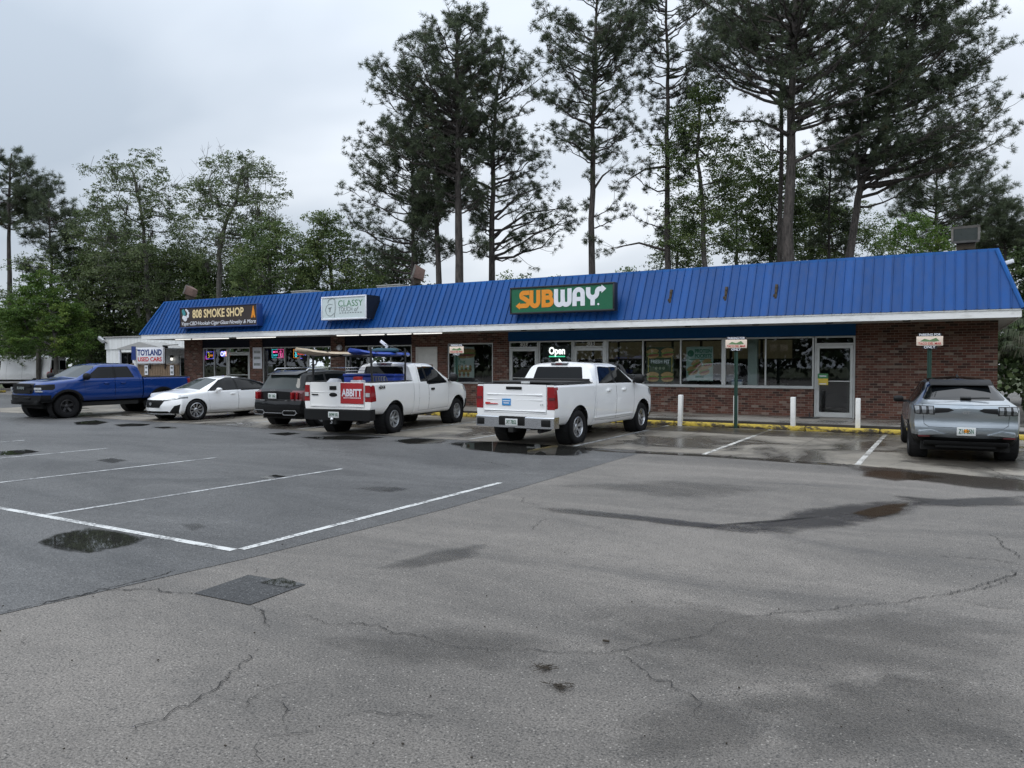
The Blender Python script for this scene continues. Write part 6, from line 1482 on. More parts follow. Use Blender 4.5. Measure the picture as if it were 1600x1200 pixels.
for k, s in enumerate((1,-1)):
    sh.cut([(1.05,1.40),(2.05,1.35),(2.1,1.42),(1.62,2.05),(1.05,2.08)], 'y', s, 2+k, .1); ids[2+k] = ('side_window', m_cglass, None, -.004)
    sh.cut([(-2.9,.55),(2.7,.5),(2.7,.66),(-2.9,.68)], 'y', s, 90, .1); sh.cut([(-.7,.55),(-.69,.55),(-.69,2.3),(-.7,2.3)], 'y', s, 90, .1); sh.cut([(.55,.55),(.56,.55),(.56,2.3),(.55,2.3)], 'y', s, 90, .1)
    sh.cut([(s*.72,.95),(s*1.0,.95),(s*1.0,1.5),(s*.74,1.5)], 'x', -1, 6+k, .05, lambda c: c[0] < -2.5); ids[6+k] = ('tail_light', m_tail, None, .004)
sh.cut([(-.78,1.40),(-.06,1.40),(-.06,2.1),(-.74,2.1)], 'x', -1, 8, .2); sh.cut([(.06,1.40),(.78,1.40),(.74,2.1),(.06,2.1)], 'x', -1, 9, .2); ids[8] = ('rear_window', m_cglass, None, -.004); ids[9] = ('rear_window', m_cglass, None, -.004)
ids[90] = ('side_rub_strip', m_trim, None, .002)
arches(sh, [-1.75,1.75], .36, .43, hw)
o = sh.finish({0: ('van_body', p_van, None, 0), **ids}, r)
for s in (1,-1):
    for x in (-1.75,1.75): wheel(r, x, s*(hw-.14), s, .35, .24, .21, (6,.03,0), m_rimg)
    mirror(r, 1.95, s*.93, 1.45, s, m_trim, (.13,.1,.18))
well(r, 1.75, .36, .42, hw-.05, hw-.36); well(r, -1.75, .36, .42, hw-.05, hw-.36); under(r, -2.6, 2.5, .75, .3, .5)
# ------------------------------------------------------------------ trees: trunk and limbs as tubes, crowns of needle tufts or leaves
NPR = np.random.default_rng(5)
def bark_mat(name, c0, c1):
    m, nt, b = mat_new(name); tc = nt.new('ShaderNodeTexCoord').outputs['Object']
    n = nt.noise(nt.mapping(tc, (1,1,.22)), 9, 6, .7); nt.link(nt.mix(nt.ramp(n, [(.38, 0.0), (.62, 1.0)]), c0, c1), b.inputs['Base Color'])
    pset(b, Roughness=.9); nt.link(nt.bump(n, .9, .05), b.inputs['Normal']); return m
m_pbark = bark_mat('pine_bark', (.026,.022,.020), (.080,.068,.061)); m_gbark = bark_mat('grey_bark', (.050,.046,.041), (.125,.118,.107))
def leaf_mat(name, stops, tl=.25, rough=.6):
    m, nt, b = mat_new(name); out = m.node_tree.nodes['Material Output']
    at = nt.new('ShaderNodeAttribute', attribute_name='tint').outputs['Fac']
    c = nt.ramp(at, stops); nt.link(c, b.inputs['Base Color']); pset(b, Roughness=rough, Specular_IOR_Level=.35)
    t = nt.new('ShaderNodeBsdfTranslucent'); nt.link(c, t.inputs[0]); mx = nt.new('ShaderNodeMixShader'); mx.inputs[0].default_value = tl
    nt.link(b.outputs[0], mx.inputs[1]); nt.link(t.outputs[0], mx.inputs[2]); nt.link(mx.outputs[0], out.inputs['Surface']); return m
m_needle = leaf_mat('pine_needles', [(0.0, (.042,.056,.036)), (.5, (.076,.100,.056)), (.85, (.110,.138,.072)), (1.0, (.130,.095,.050))], .32)
m_leafd = leaf_mat('dark_leaves', [(0.0, (.028,.048,.018)), (.5, (.050,.082,.026)), (1.0, (.085,.118,.040))], .2)
m_leafm = leaf_mat('mid_leaves', [(0.0, (.050,.082,.026)), (.5, (.092,.138,.042)), (1.0, (.165,.200,.068))], .25)
m_leafb = leaf_mat('bright_leaves', [(0.0, (.045,.090,.017)), (.5, (.085,.155,.028)), (1.0, (.170,.230,.045))], .3)
m_leafp = leaf_mat('sparse_grey_leaves', [(0.0, (.062,.088,.038)), (.5, (.105,.142,.060)), (1.0, (.165,.200,.090))], .25)
def tri_mesh(name, V, nper, tint, mat, parent):
    """V: (n*nper,3) verts, each face nper verts; tint per face"""
    n = len(V)//nper; me = bpy.data.meshes.new(name)
    me.vertices.add(len(V)); me.vertices.foreach_set('co', V.astype(np.float32).ravel())
    me.loops.add(len(V)); me.loops.foreach_set('vertex_index', np.arange(len(V), dtype=np.int32))
    me.polygons.add(n); me.polygons.foreach_set('loop_start', np.arange(0, len(V), nper, dtype=np.int32))
    try: me.polygons.foreach_set('loop_total', np.full(n, nper, dtype=np.int32))
    except Exception: pass
    me.materials.append(mat); me.update(calc_edges=True)
    a = me.attributes.new('tint', 'FLOAT', 'FACE'); a.data.foreach_set('value', tint.astype(np.float32))
    o = bpy.data.objects.new(name, me); COL.objects.link(o)
    if parent is not None: o.parent = parent
    return o
def unit(n): 
    v = NPR.normal(size=(n,3)); return v/np.linalg.norm(v, axis=1, keepdims=True)
def env(rows, y):
    ys = [r[0] for r in rows]
    return float(np.interp(y, ys, [r[1] for r in rows])), float(np.interp(y, ys, [r[2] for r in rows]))
def trunk_path(path, D, base=True):
    P = [np.array(dpt(x, y, D)) for x, y in path]
    if base:
        b = P[0].copy(); t = P[0]-P[1]; b = b + t/max(.1, -t[2])*b[2]*.5; b[2] = -.1; P = [b] + P
    return P
def at_z(P, z):
    if z <= P[0][2]: return P[0]
    for a, b in zip(P, P[1:]):
        if a[2] <= z <= b[2]: return a + (b-a)*(z-a[2])/max(1e-6, b[2]-a[2])
    return P[-1]
FW = np.array(_F0); RT = np.array(_R)
def sample_rows(rows, n):
    """heights drawn in proportion to crown width (times an optional 4th weight)"""
    ys = np.array([r[0] for r in rows], float); wv = np.array([(r[2]-r[1])*(r[3] if len(r) > 3 else 1) for r in rows], float)
    yy = np.linspace(ys[0], ys[-1], 200); ww = np.interp(yy, ys, wv); return NPR.choice(yy, n, p=ww/ww.sum()) + NPR.uniform(-1.5, 1.5, n)
def pine(label, D, path, r0, rows, nl=60, dens=1.0, stems=(), group='tall pines behind the shops', tuft=.265, asc=.55, bare=()):
    P = trunk_path(path, D); root = empty('pine_tree', P[0], 0, label, 'pine tree', group); O = P[0].copy()
    tb = MB(); H = P[-1][2]
    def rad(z): return max(.03, r0*(1-.80*max(0, z)/max(1, H)))
    def stem(Q, k=1.0):
        F = []
        for a, b in zip(Q, Q[1:]):
            m = max(2, int(np.linalg.norm(b-a)/1.2)); F += [a+(b-a)*i/m for i in range(m)]
        F.append(Q[-1]); F = [f + np.array([NPR.normal(0,.03), NPR.normal(0,.03), 0]) for f in F]
        tb.tube([f-O for f in F], [rad(f[2])*k*(1.25 if f[2] < 1 else 1) for f in F], 10)
    stem(P)
    S = [P]
    for sp in stems: Q = trunk_path(sp, D, False); stem(Q, .7); S.append(Q)
    T = []; TD = []
    ys = sample_rows(rows, int(nl*1.18))
    for y in ys:
        st = S[NPR.integers(len(S))] if len(S) > 1 else P
        xl, xr = env(rows, y); C = np.array(dpt((xl+xr)/2, y, D)); z = C[2]
        tp = at_z(st, z); cl = (np.array(dpt(xl, y, D))-tp)@RT; cr = (np.array(dpt(xr, y, D))-tp)@RT; hw_ = max(.5, (cr-cl)/2)
        ph = NPR.uniform(0, 2*PI); t = NPR.uniform(.30, 1)**.55
        lat = (cr if math.cos(ph) > 0 else -cl)*math.cos(ph)*t; dep = hw_*.85*math.sin(ph)*t
        tgt = tp + RT*lat + FW*dep; tgt[2] = z; d = math.hypot(lat, dep)
        f = (z - np.array(dpt(0, rows[-1][0], D))[2])/max(1, np.array(dpt(0, rows[0][0], D))[2]-np.array(dpt(0, rows[-1][0], D))[2])
        za = z - d*(asc*(.6+.75*f))*NPR.uniform(.6, 1.3)
        A = at_z(st, max(za, 3.0)); L = np.linalg.norm(tgt-A)
        if L < .4: continue
        hd = tgt-A; ctrl = A + hd*np.array([.55,.55,.30]) + np.array([0,0,NPR.uniform(-.15,.1)*L])
        ln = []; N = 7
        for i in range(N+1):
            u = i/N; q = A*(1-u)**2 + ctrl*2*u*(1-u) + tgt*u*u; ln.append(q + (NPR.normal(0,.035*min(L,3)**.5,3) if 0 < i < N else 0))
        rb = min(rad(A[2])*.5, .018+.014*L); tb.tube([q-O for q in ln], [rb*(1-.8*i/N)+.006 for i in range(N+1)], 5, caps=False)
        ns = int(4+L*2.1*dens); dirL = hd/L
        for k in range(ns):
            u = NPR.uniform(.30, 1.0) if k > 1 else 1.0
            i = min(N-1, int(u*N)); q = ln[i] + (ln[i+1]-ln[i])*(u*N-i)
            dv = dirL*NPR.uniform(.3,1.0) + unit(1)[0]*np.array([.75,.75,.45]) + np.array([0,0,NPR.uniform(-.05,.55)]); dv /= np.linalg.norm(dv)
            ls = NPR.uniform(.35, .95)*min(1.6, .35+L*.28); e = q + dv*ls; mid = q + dv*ls*.5 + np.array([0,0,-.06*ls])
            tb.tube([q-O, mid-O, e-O], [.016,.011,.006], 4, caps=False)
            nt_ = NPR.integers(3, 6)
            for j in range(nt_):
                v = 1-.40*j/nt_*NPR.uniform(.5,1.2); T.append(q + dv*ls*v + NPR.normal(0,.085,3)); TD.append(dv + np.array([0,0,.35]))
    for (x, y, x2, y2) in bare:   # dead lower limbs
        A = at_z(P, np.array(dpt(x, y, D))[2]); B = np.array(dpt(x2, y2, D+NPR.uniform(-1,1))); m_ = (A+B)/2 + np.array([0,0,.12*np.linalg.norm(B-A)])
        tb.tube([A-O, (A*.5+m_*.5)-O, m_-O, (m_*.4+B*.6)-O, B-O], [.09,.075,.06,.04,.015], 6, caps=False)
        for k in range(7):
            q = m_ + (B-m_)*NPR.uniform(.2,1); dv = (B-m_)/np.linalg.norm(B-m_) + unit(1)[0]*.8; e = q+dv*NPR.uniform(.4,.9); tb.tube([q-O, e-O], [.014,.006], 4, caps=False)
            for j in range(4): T.append(e + NPR.normal(0,.12,3)); TD.append(dv+np.array([0,0,.3]))
    tb.build('trunk', m_pbark, root, smooth=True, ang=60)
    T = np.array(T)-O; TD = np.array(TD); nb = 28; n = len(T)
    base = np.repeat(T, nb, 0); d = np.repeat(TD/np.linalg.norm(TD, axis=1, keepdims=True), nb, 0)*.62 + unit(n*nb)*.95; d /= np.linalg.norm(d, axis=1, keepdims=True)
    ln = NPR.uniform(.6, 1.15, (n*nb,1))*tuft; s = np.cross(d, unit(n*nb)); s /= np.linalg.norm(s, axis=1, keepdims=True)+1e-6
    wv = NPR.uniform(.009, .017, (n*nb,1))
    V = np.stack([base-s*wv*.5, base+s*wv*.5, base+d*ln*.65+s*wv*.6+np.array([0,0,-.01]), base+d*ln], 1).reshape(-1,3)
    tint = np.repeat(np.clip(NPR.normal(.42,.2,n),0,.93), nb); br = np.repeat(NPR.random(n) < .006, nb); tint[br] = 1.0
    tri_mesh('crown', V, 4, tint, m_needle, root)
    return root
def broadleaf(label, D, path, r0, rows, nc, mat, leaf=.15, per=70, cr=(.5,.95), bark=None, group=None, twigs=0, depth=.8, cat='tree', name='broadleaf_tree', moss=0):
    P = trunk_path(path, D); root = empty(name, P[0], 0, label, cat, group); O = P[0].copy(); tb = MB()
    nodes = []; par = []
    for a, b in zip(P, P[1:]):
        m = max(2, int(np.linalg.norm(b-a)/.6))
        for i in range(m): nodes.append(a+(b-a)*i/m + (np.array([NPR.normal(0,.03),NPR.normal(0,.03),0]) if len(nodes) else 0)); par.append(len(nodes)-2)
    nodes.append(P[-1]); par.append(len(nodes)-2); ntr = len(nodes)
    C = []
    for y in sample_rows(rows, nc):
        xl, xr = env(rows, y); c = np.array(dpt((xl+xr)/2, y, D)); hw_ = (xr-xl)/2/FPX*D; ph = NPR.uniform(0,2*PI); t = NPR.uniform(.05,1)**.5
        C.append(c + RT*hw_*t*math.cos(ph) + FW*hw_*depth*t*math.sin(ph))
    C = np.array(C); order = np.argsort(np.linalg.norm(C-P[-1]*.5-np.array(at_z(P, P[-1][2]*.6))*.5, axis=1)); tips = []
    zmin = np.array(dpt(0, rows[-1][0], D))[2]
    for i in order:
        c = C[i]; A = np.array(nodes); dv = c-A; dist = np.linalg.norm(dv, axis=1) + np.maximum(0, -dv[:,2])*1.5 + np.where(A[:,2] < min(zmin, c[2])*.55, 3.0, 0)
        j = int(np.argmin(dist)); a = nodes[j]; L = np.linalg.norm(c-a); m = max(1, int(L/.7)); prev = j
        sag = NPR.normal(0,.10,3)*L
        for k in range(1, m+1):
            u = k/m; nodes.append(a+(c-a)*u + sag*math.sin(PI*u) + np.array([0,0,-.06*L*math.sin(PI*u)])); par.append(prev); prev = len(nodes)-1
        tips.append(prev)
    w_ = np.zeros(len(nodes)); w_[tips] = 1.0
    for i in range(len(nodes)-1, 0, -1):
        if par[i] >= 0: w_[par[i]] += w_[i]
    tot = max(w_.max(), 1); rr = np.maximum(.012, r0*np.sqrt(w_/tot))
    for i in range(ntr): rr[i] = max(rr[i], r0*(1-.55*i/ntr))
    ch = {}
    for i, p in enumerate(par):
        if p >= 0 and i > 0: ch.setdefault(p, []).append(i)
    def chain(s, p):
        L = [p, s] if p >= 0 else [s]; q = s
        while True:
            k = ch.get(q, [])
            if not k: break
            k = sorted(k, key=lambda t: -rr[t]); L.append(k[0])
            for o_ in k[1:]: stack.append((o_, q))
            q = k[0]
        return L
    stack = [(0, -1)]
    while stack:
        s, p = stack.pop(); L = chain(s, p)
        if len(L) > 1: rs = [min(rr[t], rr[L[1]]*1.1) if k == 0 and p >= 0 else rr[t] for k, t in enumerate(L)]; tb.tube([nodes[t]-O for t in L], rs, 7 if rr[L[1]] > .06 else 4, caps=False)
    cpos = np.array([nodes[t] for t in tips]); rad = NPR.uniform(cr[0], cr[1], len(cpos))
    for k in range(twigs):
        i = NPR.integers(len(cpos)); q = cpos[i]; dv = unit(1)[0]*np.array([.7,.7,.3]) + np.array([0,0,.75]); e = q + dv*NPR.uniform(.5,1.5); m_ = (q+e)/2 + NPR.normal(0,.08,3)
        tb.tube([q-O, m_-O, e-O], [.016,.011,.005], 4, caps=False)
        for h in range(2): f = m_+(e-m_)*NPR.uniform(.0,.6); tb.tube([f-O, f+(unit(1)[0]*.4+np.array([0,0,.35]))*NPR.uniform(.5,1)-O], [.009,.004], 4, caps=False)
    tb.build('trunk', bark or m_gbark, root, smooth=True, ang=60)
    cnt = NPR.poisson(per, len(cpos)); n = int(cnt.sum()); idx = np.repeat(np.arange(len(cpos)), cnt)
    # leaves gather into small sprays inside each clump
    K = 9; m_ = len(cpos)*K; SP = unit(m_)*(NPR.random((m_,1))**.40)*np.repeat(rad,K)[:,None]*np.array([1.2,1.2,.8])
    sp = idx*K + NPR.integers(0,K,n); c = cpos[idx] + SP[sp] + NPR.normal(0,1,(n,3))*rad[idx][:,None]*np.array([.20,.20,.10]) - O
    u = unit(n)*np.array([1,1,.55]); u /= np.linalg.norm(u, axis=1, keepdims=True); v = np.cross(u, unit(n)); v /= np.linalg.norm(v, axis=1, keepdims=True)+1e-6
    s = NPR.uniform(.6,1.25,(n,1))*leaf
    V = np.stack([c-u*s*.55, c+v*s*.32, c+u*s*.6+np.array([0,0,-.02]), c-v*s*.32], 1).reshape(-1,3)
    tc_ = np.clip(NPR.normal(.45,.22,len(cpos)),0,1); tint = np.clip(tc_[idx]+NPR.normal(0,.14,n),0,1)
    tri_mesh('crown', V, 4, tint, mat, root)
    if moss:
        M_ = []
        for k in range(moss):
            q = nodes[NPR.integers(ntr, len(nodes))]
            for j in range(16):
                a = q + NPR.normal(0,.12,3); ln = NPR.uniform(.3,.9); x = unit(1)[0]*.012; M_ += [a-x, a+x, a+x*.8+np.array([NPR.normal(0,.06),NPR.normal(0,.06),-ln]), a-x*.8+np.array([NPR.normal(0,.06),NPR.normal(0,.06),-ln*.95])]
        M_ = np.array(M_)-O; tri_mesh('hanging_moss', M_, 4, NPR.uniform(0,1,len(M_)//4), m_moss, root)['kind'] = 'stuff'
    return root
m_moss = leaf_mat('spanish_moss', [(0.0, (.055,.055,.045)), (1.0, (.115,.115,.095))], .2, .9)

pine('tall pine with a broad rounded crown behind the roof between salon and sandwich signs', 42, [(719,520),(718,440),(716,250),(714,120),(716,24)], .32,
     [(22,690,748,1.6),(48,645,778,1.6),(80,622,782,1.5),(115,590,785,1.4),(150,580,785,1.2),(190,585,760,1),(240,605,770,.7),(300,650,770,.4),(360,680,760,.3),(410,690,750,.25)], 104, 1.1)
pine('pine just right of the tallest round-crowned pine, with long low limbs reaching right', 45, [(767,520),(768,440),(769,330),(771,230),(778,130),(790,75)], .27,
     [(72,768,815,1.3),(95,752,845,1.3),(135,725,848,1.2),(180,715,850,1.1),(230,692,850,1),(280,690,868,.9),(320,700,885,.9),(360,750,890,.7),(405,745,815,.4)], 74, 1.05, bare=((768,395,835,345),(768,370,880,325),(768,345,850,290)))
pine('shorter bushy pine whose limbs spread out over the floodlight, leftmost of the tall row', 46, [(646,520),(646,430),(645,300),(642,195)], .2,
     [(188,605,660,1.2),(220,565,700,1.1),(255,548,705,1.1),(300,540,700,1.1),(345,535,700,1),(385,545,690,.9),(425,570,680,.6)], 74, 1.1)
pine('dark dense pine standing between two taller trunks left of the round-crowned pine', 44, [(684,520),(684,440),(683,300),(680,190)], .27,
     [(170,658,704,1.2),(225,642,728,1.2),(300,640,728,1.1),(370,642,720,.9),(420,655,705,.5)], 56, 1.1)
pine('slim tall pine straight above the sandwich sign, crown cut off by the sky edge', 43, [(923,520),(923,430),(925,300),(926,200),(930,100),(932,0),(932,-50)], .25,
     [(-45,895,968,1.3),(-10,865,1005,1.3),(30,850,1008,1.2),(70,842,1005,1.2),(110,845,1000,1.1),(160,848,1000,1),(200,852,1005,.8),(250,872,985,.5),(300,890,968,.25),(360,905,995,.2),(395,930,1000,.15)], 78, 1.05, bare=((925,252,872,215),(924,300,958,262)))
pine('slim straight pine right of the one above the sandwich sign', 44, [(1042,520),(1042,420),(1043,300),(1043,200),(1044,100),(1041,0),(1040,-70)], .23,
     [(-70,1000,1080,1.2),(-20,985,1125,1.2),(30,982,1135,1.1),(80,988,1135,1),(130,1000,1115,.8),(170,988,1090,.5),(230,962,1095,.5),(290,962,1080,.35),(370,955,1050,.2)], 66, 1.0, bare=((1042,260,975,285),(1042,392,955,388)))
pine('thickest pine trunk, rising straight out of the frame above the window posters', 38, [(1230,520),(1231,410),(1234,300),(1236,200),(1240,80),(1244,0),(1247,-150)], .36,
     [(-150,1205,1290,.9),(-100,1125,1365,.9),(-40,1085,1395,1.1),(0,1065,1405,1.2),(50,1065,1395,1.2),(100,1085,1388,1.1),(140,1130,1395,.9),(180,1150,1395,.6),(230,1170,1360,.3),(270,1220,1300,.15)], 96, 1.05, bare=((1234,212,1140,190),(1234,205,1310,158),(1234,258,1318,232)))
pine('thin pine trunk close behind the thickest trunk', 43, [(1217,520),(1218,410),(1220,250),(1222,60),(1222,-70)], .2,
     [(-80,1190,1260),(-20,1155,1285),(60,1160,1270),(120,1170,1268)], 34, 1.0)
pine('forked leaning pine at the right end of the shops, crown sweeping to the right', 40, [(1320,520),(1328,400),(1338,330),(1345,290),(1368,230),(1390,170),(1420,80),(1440,-20)], .29,
     [(-40,1385,1478,1),(0,1345,1520,1.2),(40,1345,1540,1.2),(80,1335,1568,1.2),(120,1325,1550,1.1),(160,1335,1525,1),(200,1335,1580,.9),(230,1335,1595,.8),(260,1350,1595,.5),(300,1365,1440,.3)], 138, 1.12, stems=([(1344,292),(1338,250),(1350,165),(1372,60)],), bare=((1360,255,1560,205),(1345,300,1450,258)))
pine('small slim pine between the thickest trunk and the forked pine', 46, [(1294,520),(1295,400),(1297,280),(1298,200)], .15,
     [(190,1282,1318),(230,1264,1338),(290,1262,1338),(340,1262,1330),(390,1268,1325)], 40, 1.0)
pine('distant grey-green pine behind the roof-end floodlight', 60, [(1463,520),(1463,400),(1463,290),(1466,220)], .2,
     [(212,1445,1495),(250,1405,1535),(300,1395,1572),(350,1405,1572),(385,1420,1550)], 74, 1.0, group='distant pines', tuft=.36)
pine('distant rounded pine at the picture edge beyond the roof end', 56, [(1572,520),(1570,400),(1568,315)], .2,
     [(310,1555,1592),(345,1532,1600),(390,1522,1612)], 44, 1.0, group='distant pines', tuft=.36)
pine('tall bare-stemmed pine at the left edge of the picture', 60, [(17,560),(16,480),(14,400),(14,320),(18,240)], .27,
     [(236,4,40,1.2),(258,-18,60,1.2),(292,-38,92,1.1),(322,-38,88,.9),(362,-28,52,.4)], 50, 1.0, group='pines beyond the small oak', tuft=.36)
pine('darker shorter pine second from the left edge behind the small oak', 58, [(80,560),(80,470),(79,380),(76,310)], .2,
     [(302,62,95),(332,48,118),(370,34,128),(410,38,128),(445,42,128)], 38, 1.0, group='pines beyond the small oak', tuft=.36)

broadleaf('sparse grey-green tree with bare twig tips left of the smoke-shop roof corner', 55, [(236,560),(232,480),(228,400),(220,330),(208,270)], .17,
     [(240,180,258,.8),(262,152,268),(295,132,274),(335,122,280),(385,112,290),(435,122,290),(480,150,282)], 230, m_leafp, .12, 150, (.4,.85), twigs=110, moss=14, group='broadleaf trees behind the smoke shop')
broadleaf('sparse pale-stemmed forked tree with bare twig tips behind the smoke-shop sign', 53, [(335,560),(342,480),(343,400),(352,350),(370,310),(378,262)], .17,
     [(244,335,412,.8),(265,290,436),(302,275,448),(342,268,462),(372,274,452),(410,305,435,.4)], 210, m_leafp, .12, 130, (.4,.85), twigs=150, moss=8, group='broadleaf trees behind the smoke shop')
broadleaf('round mid-green tree behind the rooftop air unit left of the salon sign', 48, [(425,560),(422,470),(420,400)], .2,
     [(350,402,438),(375,382,476),(405,372,498),(440,366,498),(475,372,488)], 150, m_leafm, .12, 190, group='broadleaf trees behind the smoke shop', moss=4)
broadleaf('mid-green tree with a lobed crown behind the salon sign', 50, [(522,560),(520,460),(515,400)], .2,
     [(342,485,528),(365,468,556),(402,463,585),(440,470,595),(470,480,590)], 150, m_leafm, .12, 190, group='broadleaf trees behind the smoke shop')
broadleaf('dense dark tree behind the white house and small oak', 62, [(175,600),(172,520),(170,470)], .25,
     [(395,130,235),(440,110,280),(490,108,290),(535,120,290),(575,130,280)], 230, m_leafd, .2, 130, (.7,1.2), group='dark trees behind the white house')
broadleaf('dense dark tree with its top just right of the second pine from the left', 60, [(140,600),(140,500),(145,420)], .22,
     [(335,110,190,.7),(370,95,235),(420,88,260),(470,85,240),(520,85,220)], 230, m_leafm, .13, 170, (.6,1.1), moss=6, group='dark trees behind the white house')
broadleaf('dark mossy tree right behind the smoke-shop roof corner', 58, [(265,600),(262,520),(255,460)], .24,
     [(390,215,310),(430,205,330),(475,200,340),(520,205,330)], 240, m_leafm, .13, 170, (.6,1.1), moss=10, group='dark trees behind the white house')
broadleaf('dark low tree behind the roof left of the leftmost rooftop air unit', 57, [(340,600),(340,520),(345,470)], .2,
     [(405,300,395,.8),(440,290,420),(480,290,430)], 190, m_leafm, .13, 160, (.6,1.1), moss=4, group='dark trees behind the white house')
broadleaf('small bright green oak by the white van with a slim grey trunk', 50, [(88,600),(87,560),(85,525),(76,480)], .13,
     [(432,42,72),(452,28,92),(480,8,122),(505,-8,144),(528,-16,147),(548,-10,138,.7),(556,20,118,.3)], 160, m_leafb, .11, 300, (.40,.66), group=None, cat='oak', name='oak_tree')
broadleaf('olive-leaved gappy tree between the slim straight pine and the thickest trunk', 43, [(1100,520),(1102,420),(1098,330),(1090,250),(1094,160)], .15,
     [(118,1082,1122,.7),(152,1055,1138,.8),(200,1035,1165),(240,1025,1182),(290,1034,1165),(340,1034,1176),(390,1044,1176)], 210, m_leafm, .115, 130, (.38,.72), group='broadleaf trees among the pines')
broadleaf('thin mid-green tree in the gap right of the olive-leaved tree', 50, [(1152,520),(1152,420),(1150,330)], .13,
     [(245,1135,1172,.7),(285,1118,1192),(335,1112,1200),(385,1116,1200),(415,1120,1196)], 130, m_leafm, .12, 120, (.4,.75), group='broadleaf trees among the pines')
broadleaf('low leafy tree behind the slim straight pine', 54, [(1058,520),(1058,430),(1060,380)], .13,
     [(335,1042,1080,.7),(365,1022,1100),(395,1015,1105),(425,1015,1105)], 100, m_leafm, .12, 120, (.4,.75), group='broadleaf trees among the pines')
broadleaf('mid-green tree filling the gap right of the thickest trunk', 53, [(1268,520),(1268,420),(1266,350)], .13,
     [(268,1252,1288,.7),(310,1238,1308),(355,1232,1318),(405,1232,1318)], 120, m_leafm, .12, 120, (.4,.75), group='broadleaf trees among the pines')
broadleaf('mid-green tree behind the small oak between the two left pines', 56, [(60,600),(60,520),(58,450)], .16,
     [(395,40,82,.7),(425,15,110),(465,-5,135),(520,-10,150),(560,0,140)], 150, m_leafm, .13, 130, (.55,1.0), group='dark trees behind the white house')
broadleaf('leafy green tree close left of the thickest trunk', 48, [(1205,520),(1205,420),(1206,320)], .14,
     [(232,1180,1226),(265,1170,1258),(320,1174,1264),(370,1172,1262),(405,1172,1256)], 150, m_leafm, .12, 150, (.45,.8), group='broadleaf trees among the pines')
broadleaf('low green tree behind the forked pine base', 52, [(1318,520),(1320,430),(1322,370)], .15,
     [(315,1266,1355),(355,1255,1375),(395,1252,1388),(420,1255,1390)], 110, m_leafm, .12, 150, (.5,.9), group='broadleaf trees among the pines')
broadleaf('pale fresh-green bush tree left of the roof-end floodlight', 55, [(1425,520),(1424,430),(1424,385)], .14,
     [(340,1402,1446),(362,1376,1474),(390,1366,1495),(415,1366,1495)], 90, m_leafb, .13, 140, (.5,.9), group='broadleaf trees among the pines')
broadleaf('pale green tree far behind the security camera end of the roof', 68, [(1540,520),(1540,440),(1542,395)], .18,
     [(355,1508,1580),(385,1492,1600),(420,1490,1610)], 90, m_leafm, .2, 95, (.6,1.1), group='broadleaf trees among the pines')
broadleaf('dark leafy tree at the picture edge over the palm', 38, [(1612,600),(1612,520),(1612,450)], .15,
     [(375,1585,1640),(410,1572,1655),(450,1568,1660),(500,1576,1660)], 100, m_leafd, .15, 110, (.4,.75))
for i, (px, lab) in enumerate(((805,'far pale treetop peeping over the roof left of the sandwich sign'),(862,'far pale treetop peeping over the roof above the sandwich sign'),(620,'low leafy treetop behind the tilted brown floodlight'),(985,'far treetop just over the roof right of the sandwich sign'))):
    y0 = (424,428,398,410)[i]; y0 = y0+(8 if i < 2 else 14 if i == 3 else 0)
    broadleaf(lab, (85,88,62,80)[i], [(px,560),(px,500),(px,y0+25)], .2, [(y0,px-18,px+16),(y0+14,px-34,px+32),(y0+40,px-44,px+44),(y0+80,px-40,px+40)], 70, m_leafm if i != 2 else m_leafd, .24, 80, (.7,1.3), group='treetops just over the roof')
# palm with drooping dead fronds at the brick end wall
pp = np.array(dpt(1606, 600, 33)); pp[2] = 0; r = empty('palm_tree', pp, 0, 'shaggy palm with drooping grey-green fronds at the brick end wall', 'palm')
mb = MB(); mb.tube([(0,0,-.1),(.05,0,1.2),(0,.05,2.4),(.02,.02,3.3)], [.24,.21,.2,.17], 12); mb.build('trunk', m_pbark, r, smooth=True)
m_frond = leaf_mat('palm_fronds', [(0.0, (.030,.045,.022)), (.5, (.060,.080,.038)), (1.0, (.10,.095,.065))], .2)
V = []; tn = []
for k in range(70):
    a = NPR.uniform(0,2*PI); up = NPR.uniform(-1.0,.9); L = NPR.uniform(1.0,1.5); c0 = np.array([0,0,3.35+NPR.uniform(-.5,.25)]); h = np.array([math.cos(a),math.sin(a),0]); tv = NPR.uniform(.6,1) if up < -.1 else NPR.uniform(0,.6)
    e = c0 + h*L*math.cos(up)*.85 + np.array([0,0,math.sin(up)*L*.8])
    for j in range(26):   # fan of blades, tips hanging
        b_ = (j/25-.5)*2.6; sd = np.cross(h,[0,0,1]); dv = h*math.cos(b_)*.8 + sd*math.sin(b_) + np.array([0,0,-.1+math.sin(up)*.4]); ln = NPR.uniform(.6,.95)*(1-.25*abs(b_)/1.3)
        w_ = np.cross(dv,[0,0,1]); w_ = w_/(np.linalg.norm(w_)+1e-6)*.018; m_ = e+dv*ln*.6; q = m_+dv*ln*.3+np.array([0,0,-.45*ln])
        V += [e-w_*.5, e+w_*.5, m_+w_, m_-w_, m_-w_, m_+w_, q+w_*.25, q-w_*.25]; tn += [tv,tv]
tri_mesh('crown', np.array(V), 4, np.clip(np.array(tn)+NPR.normal(0,.08,len(tn)),0,1), m_frond, r)
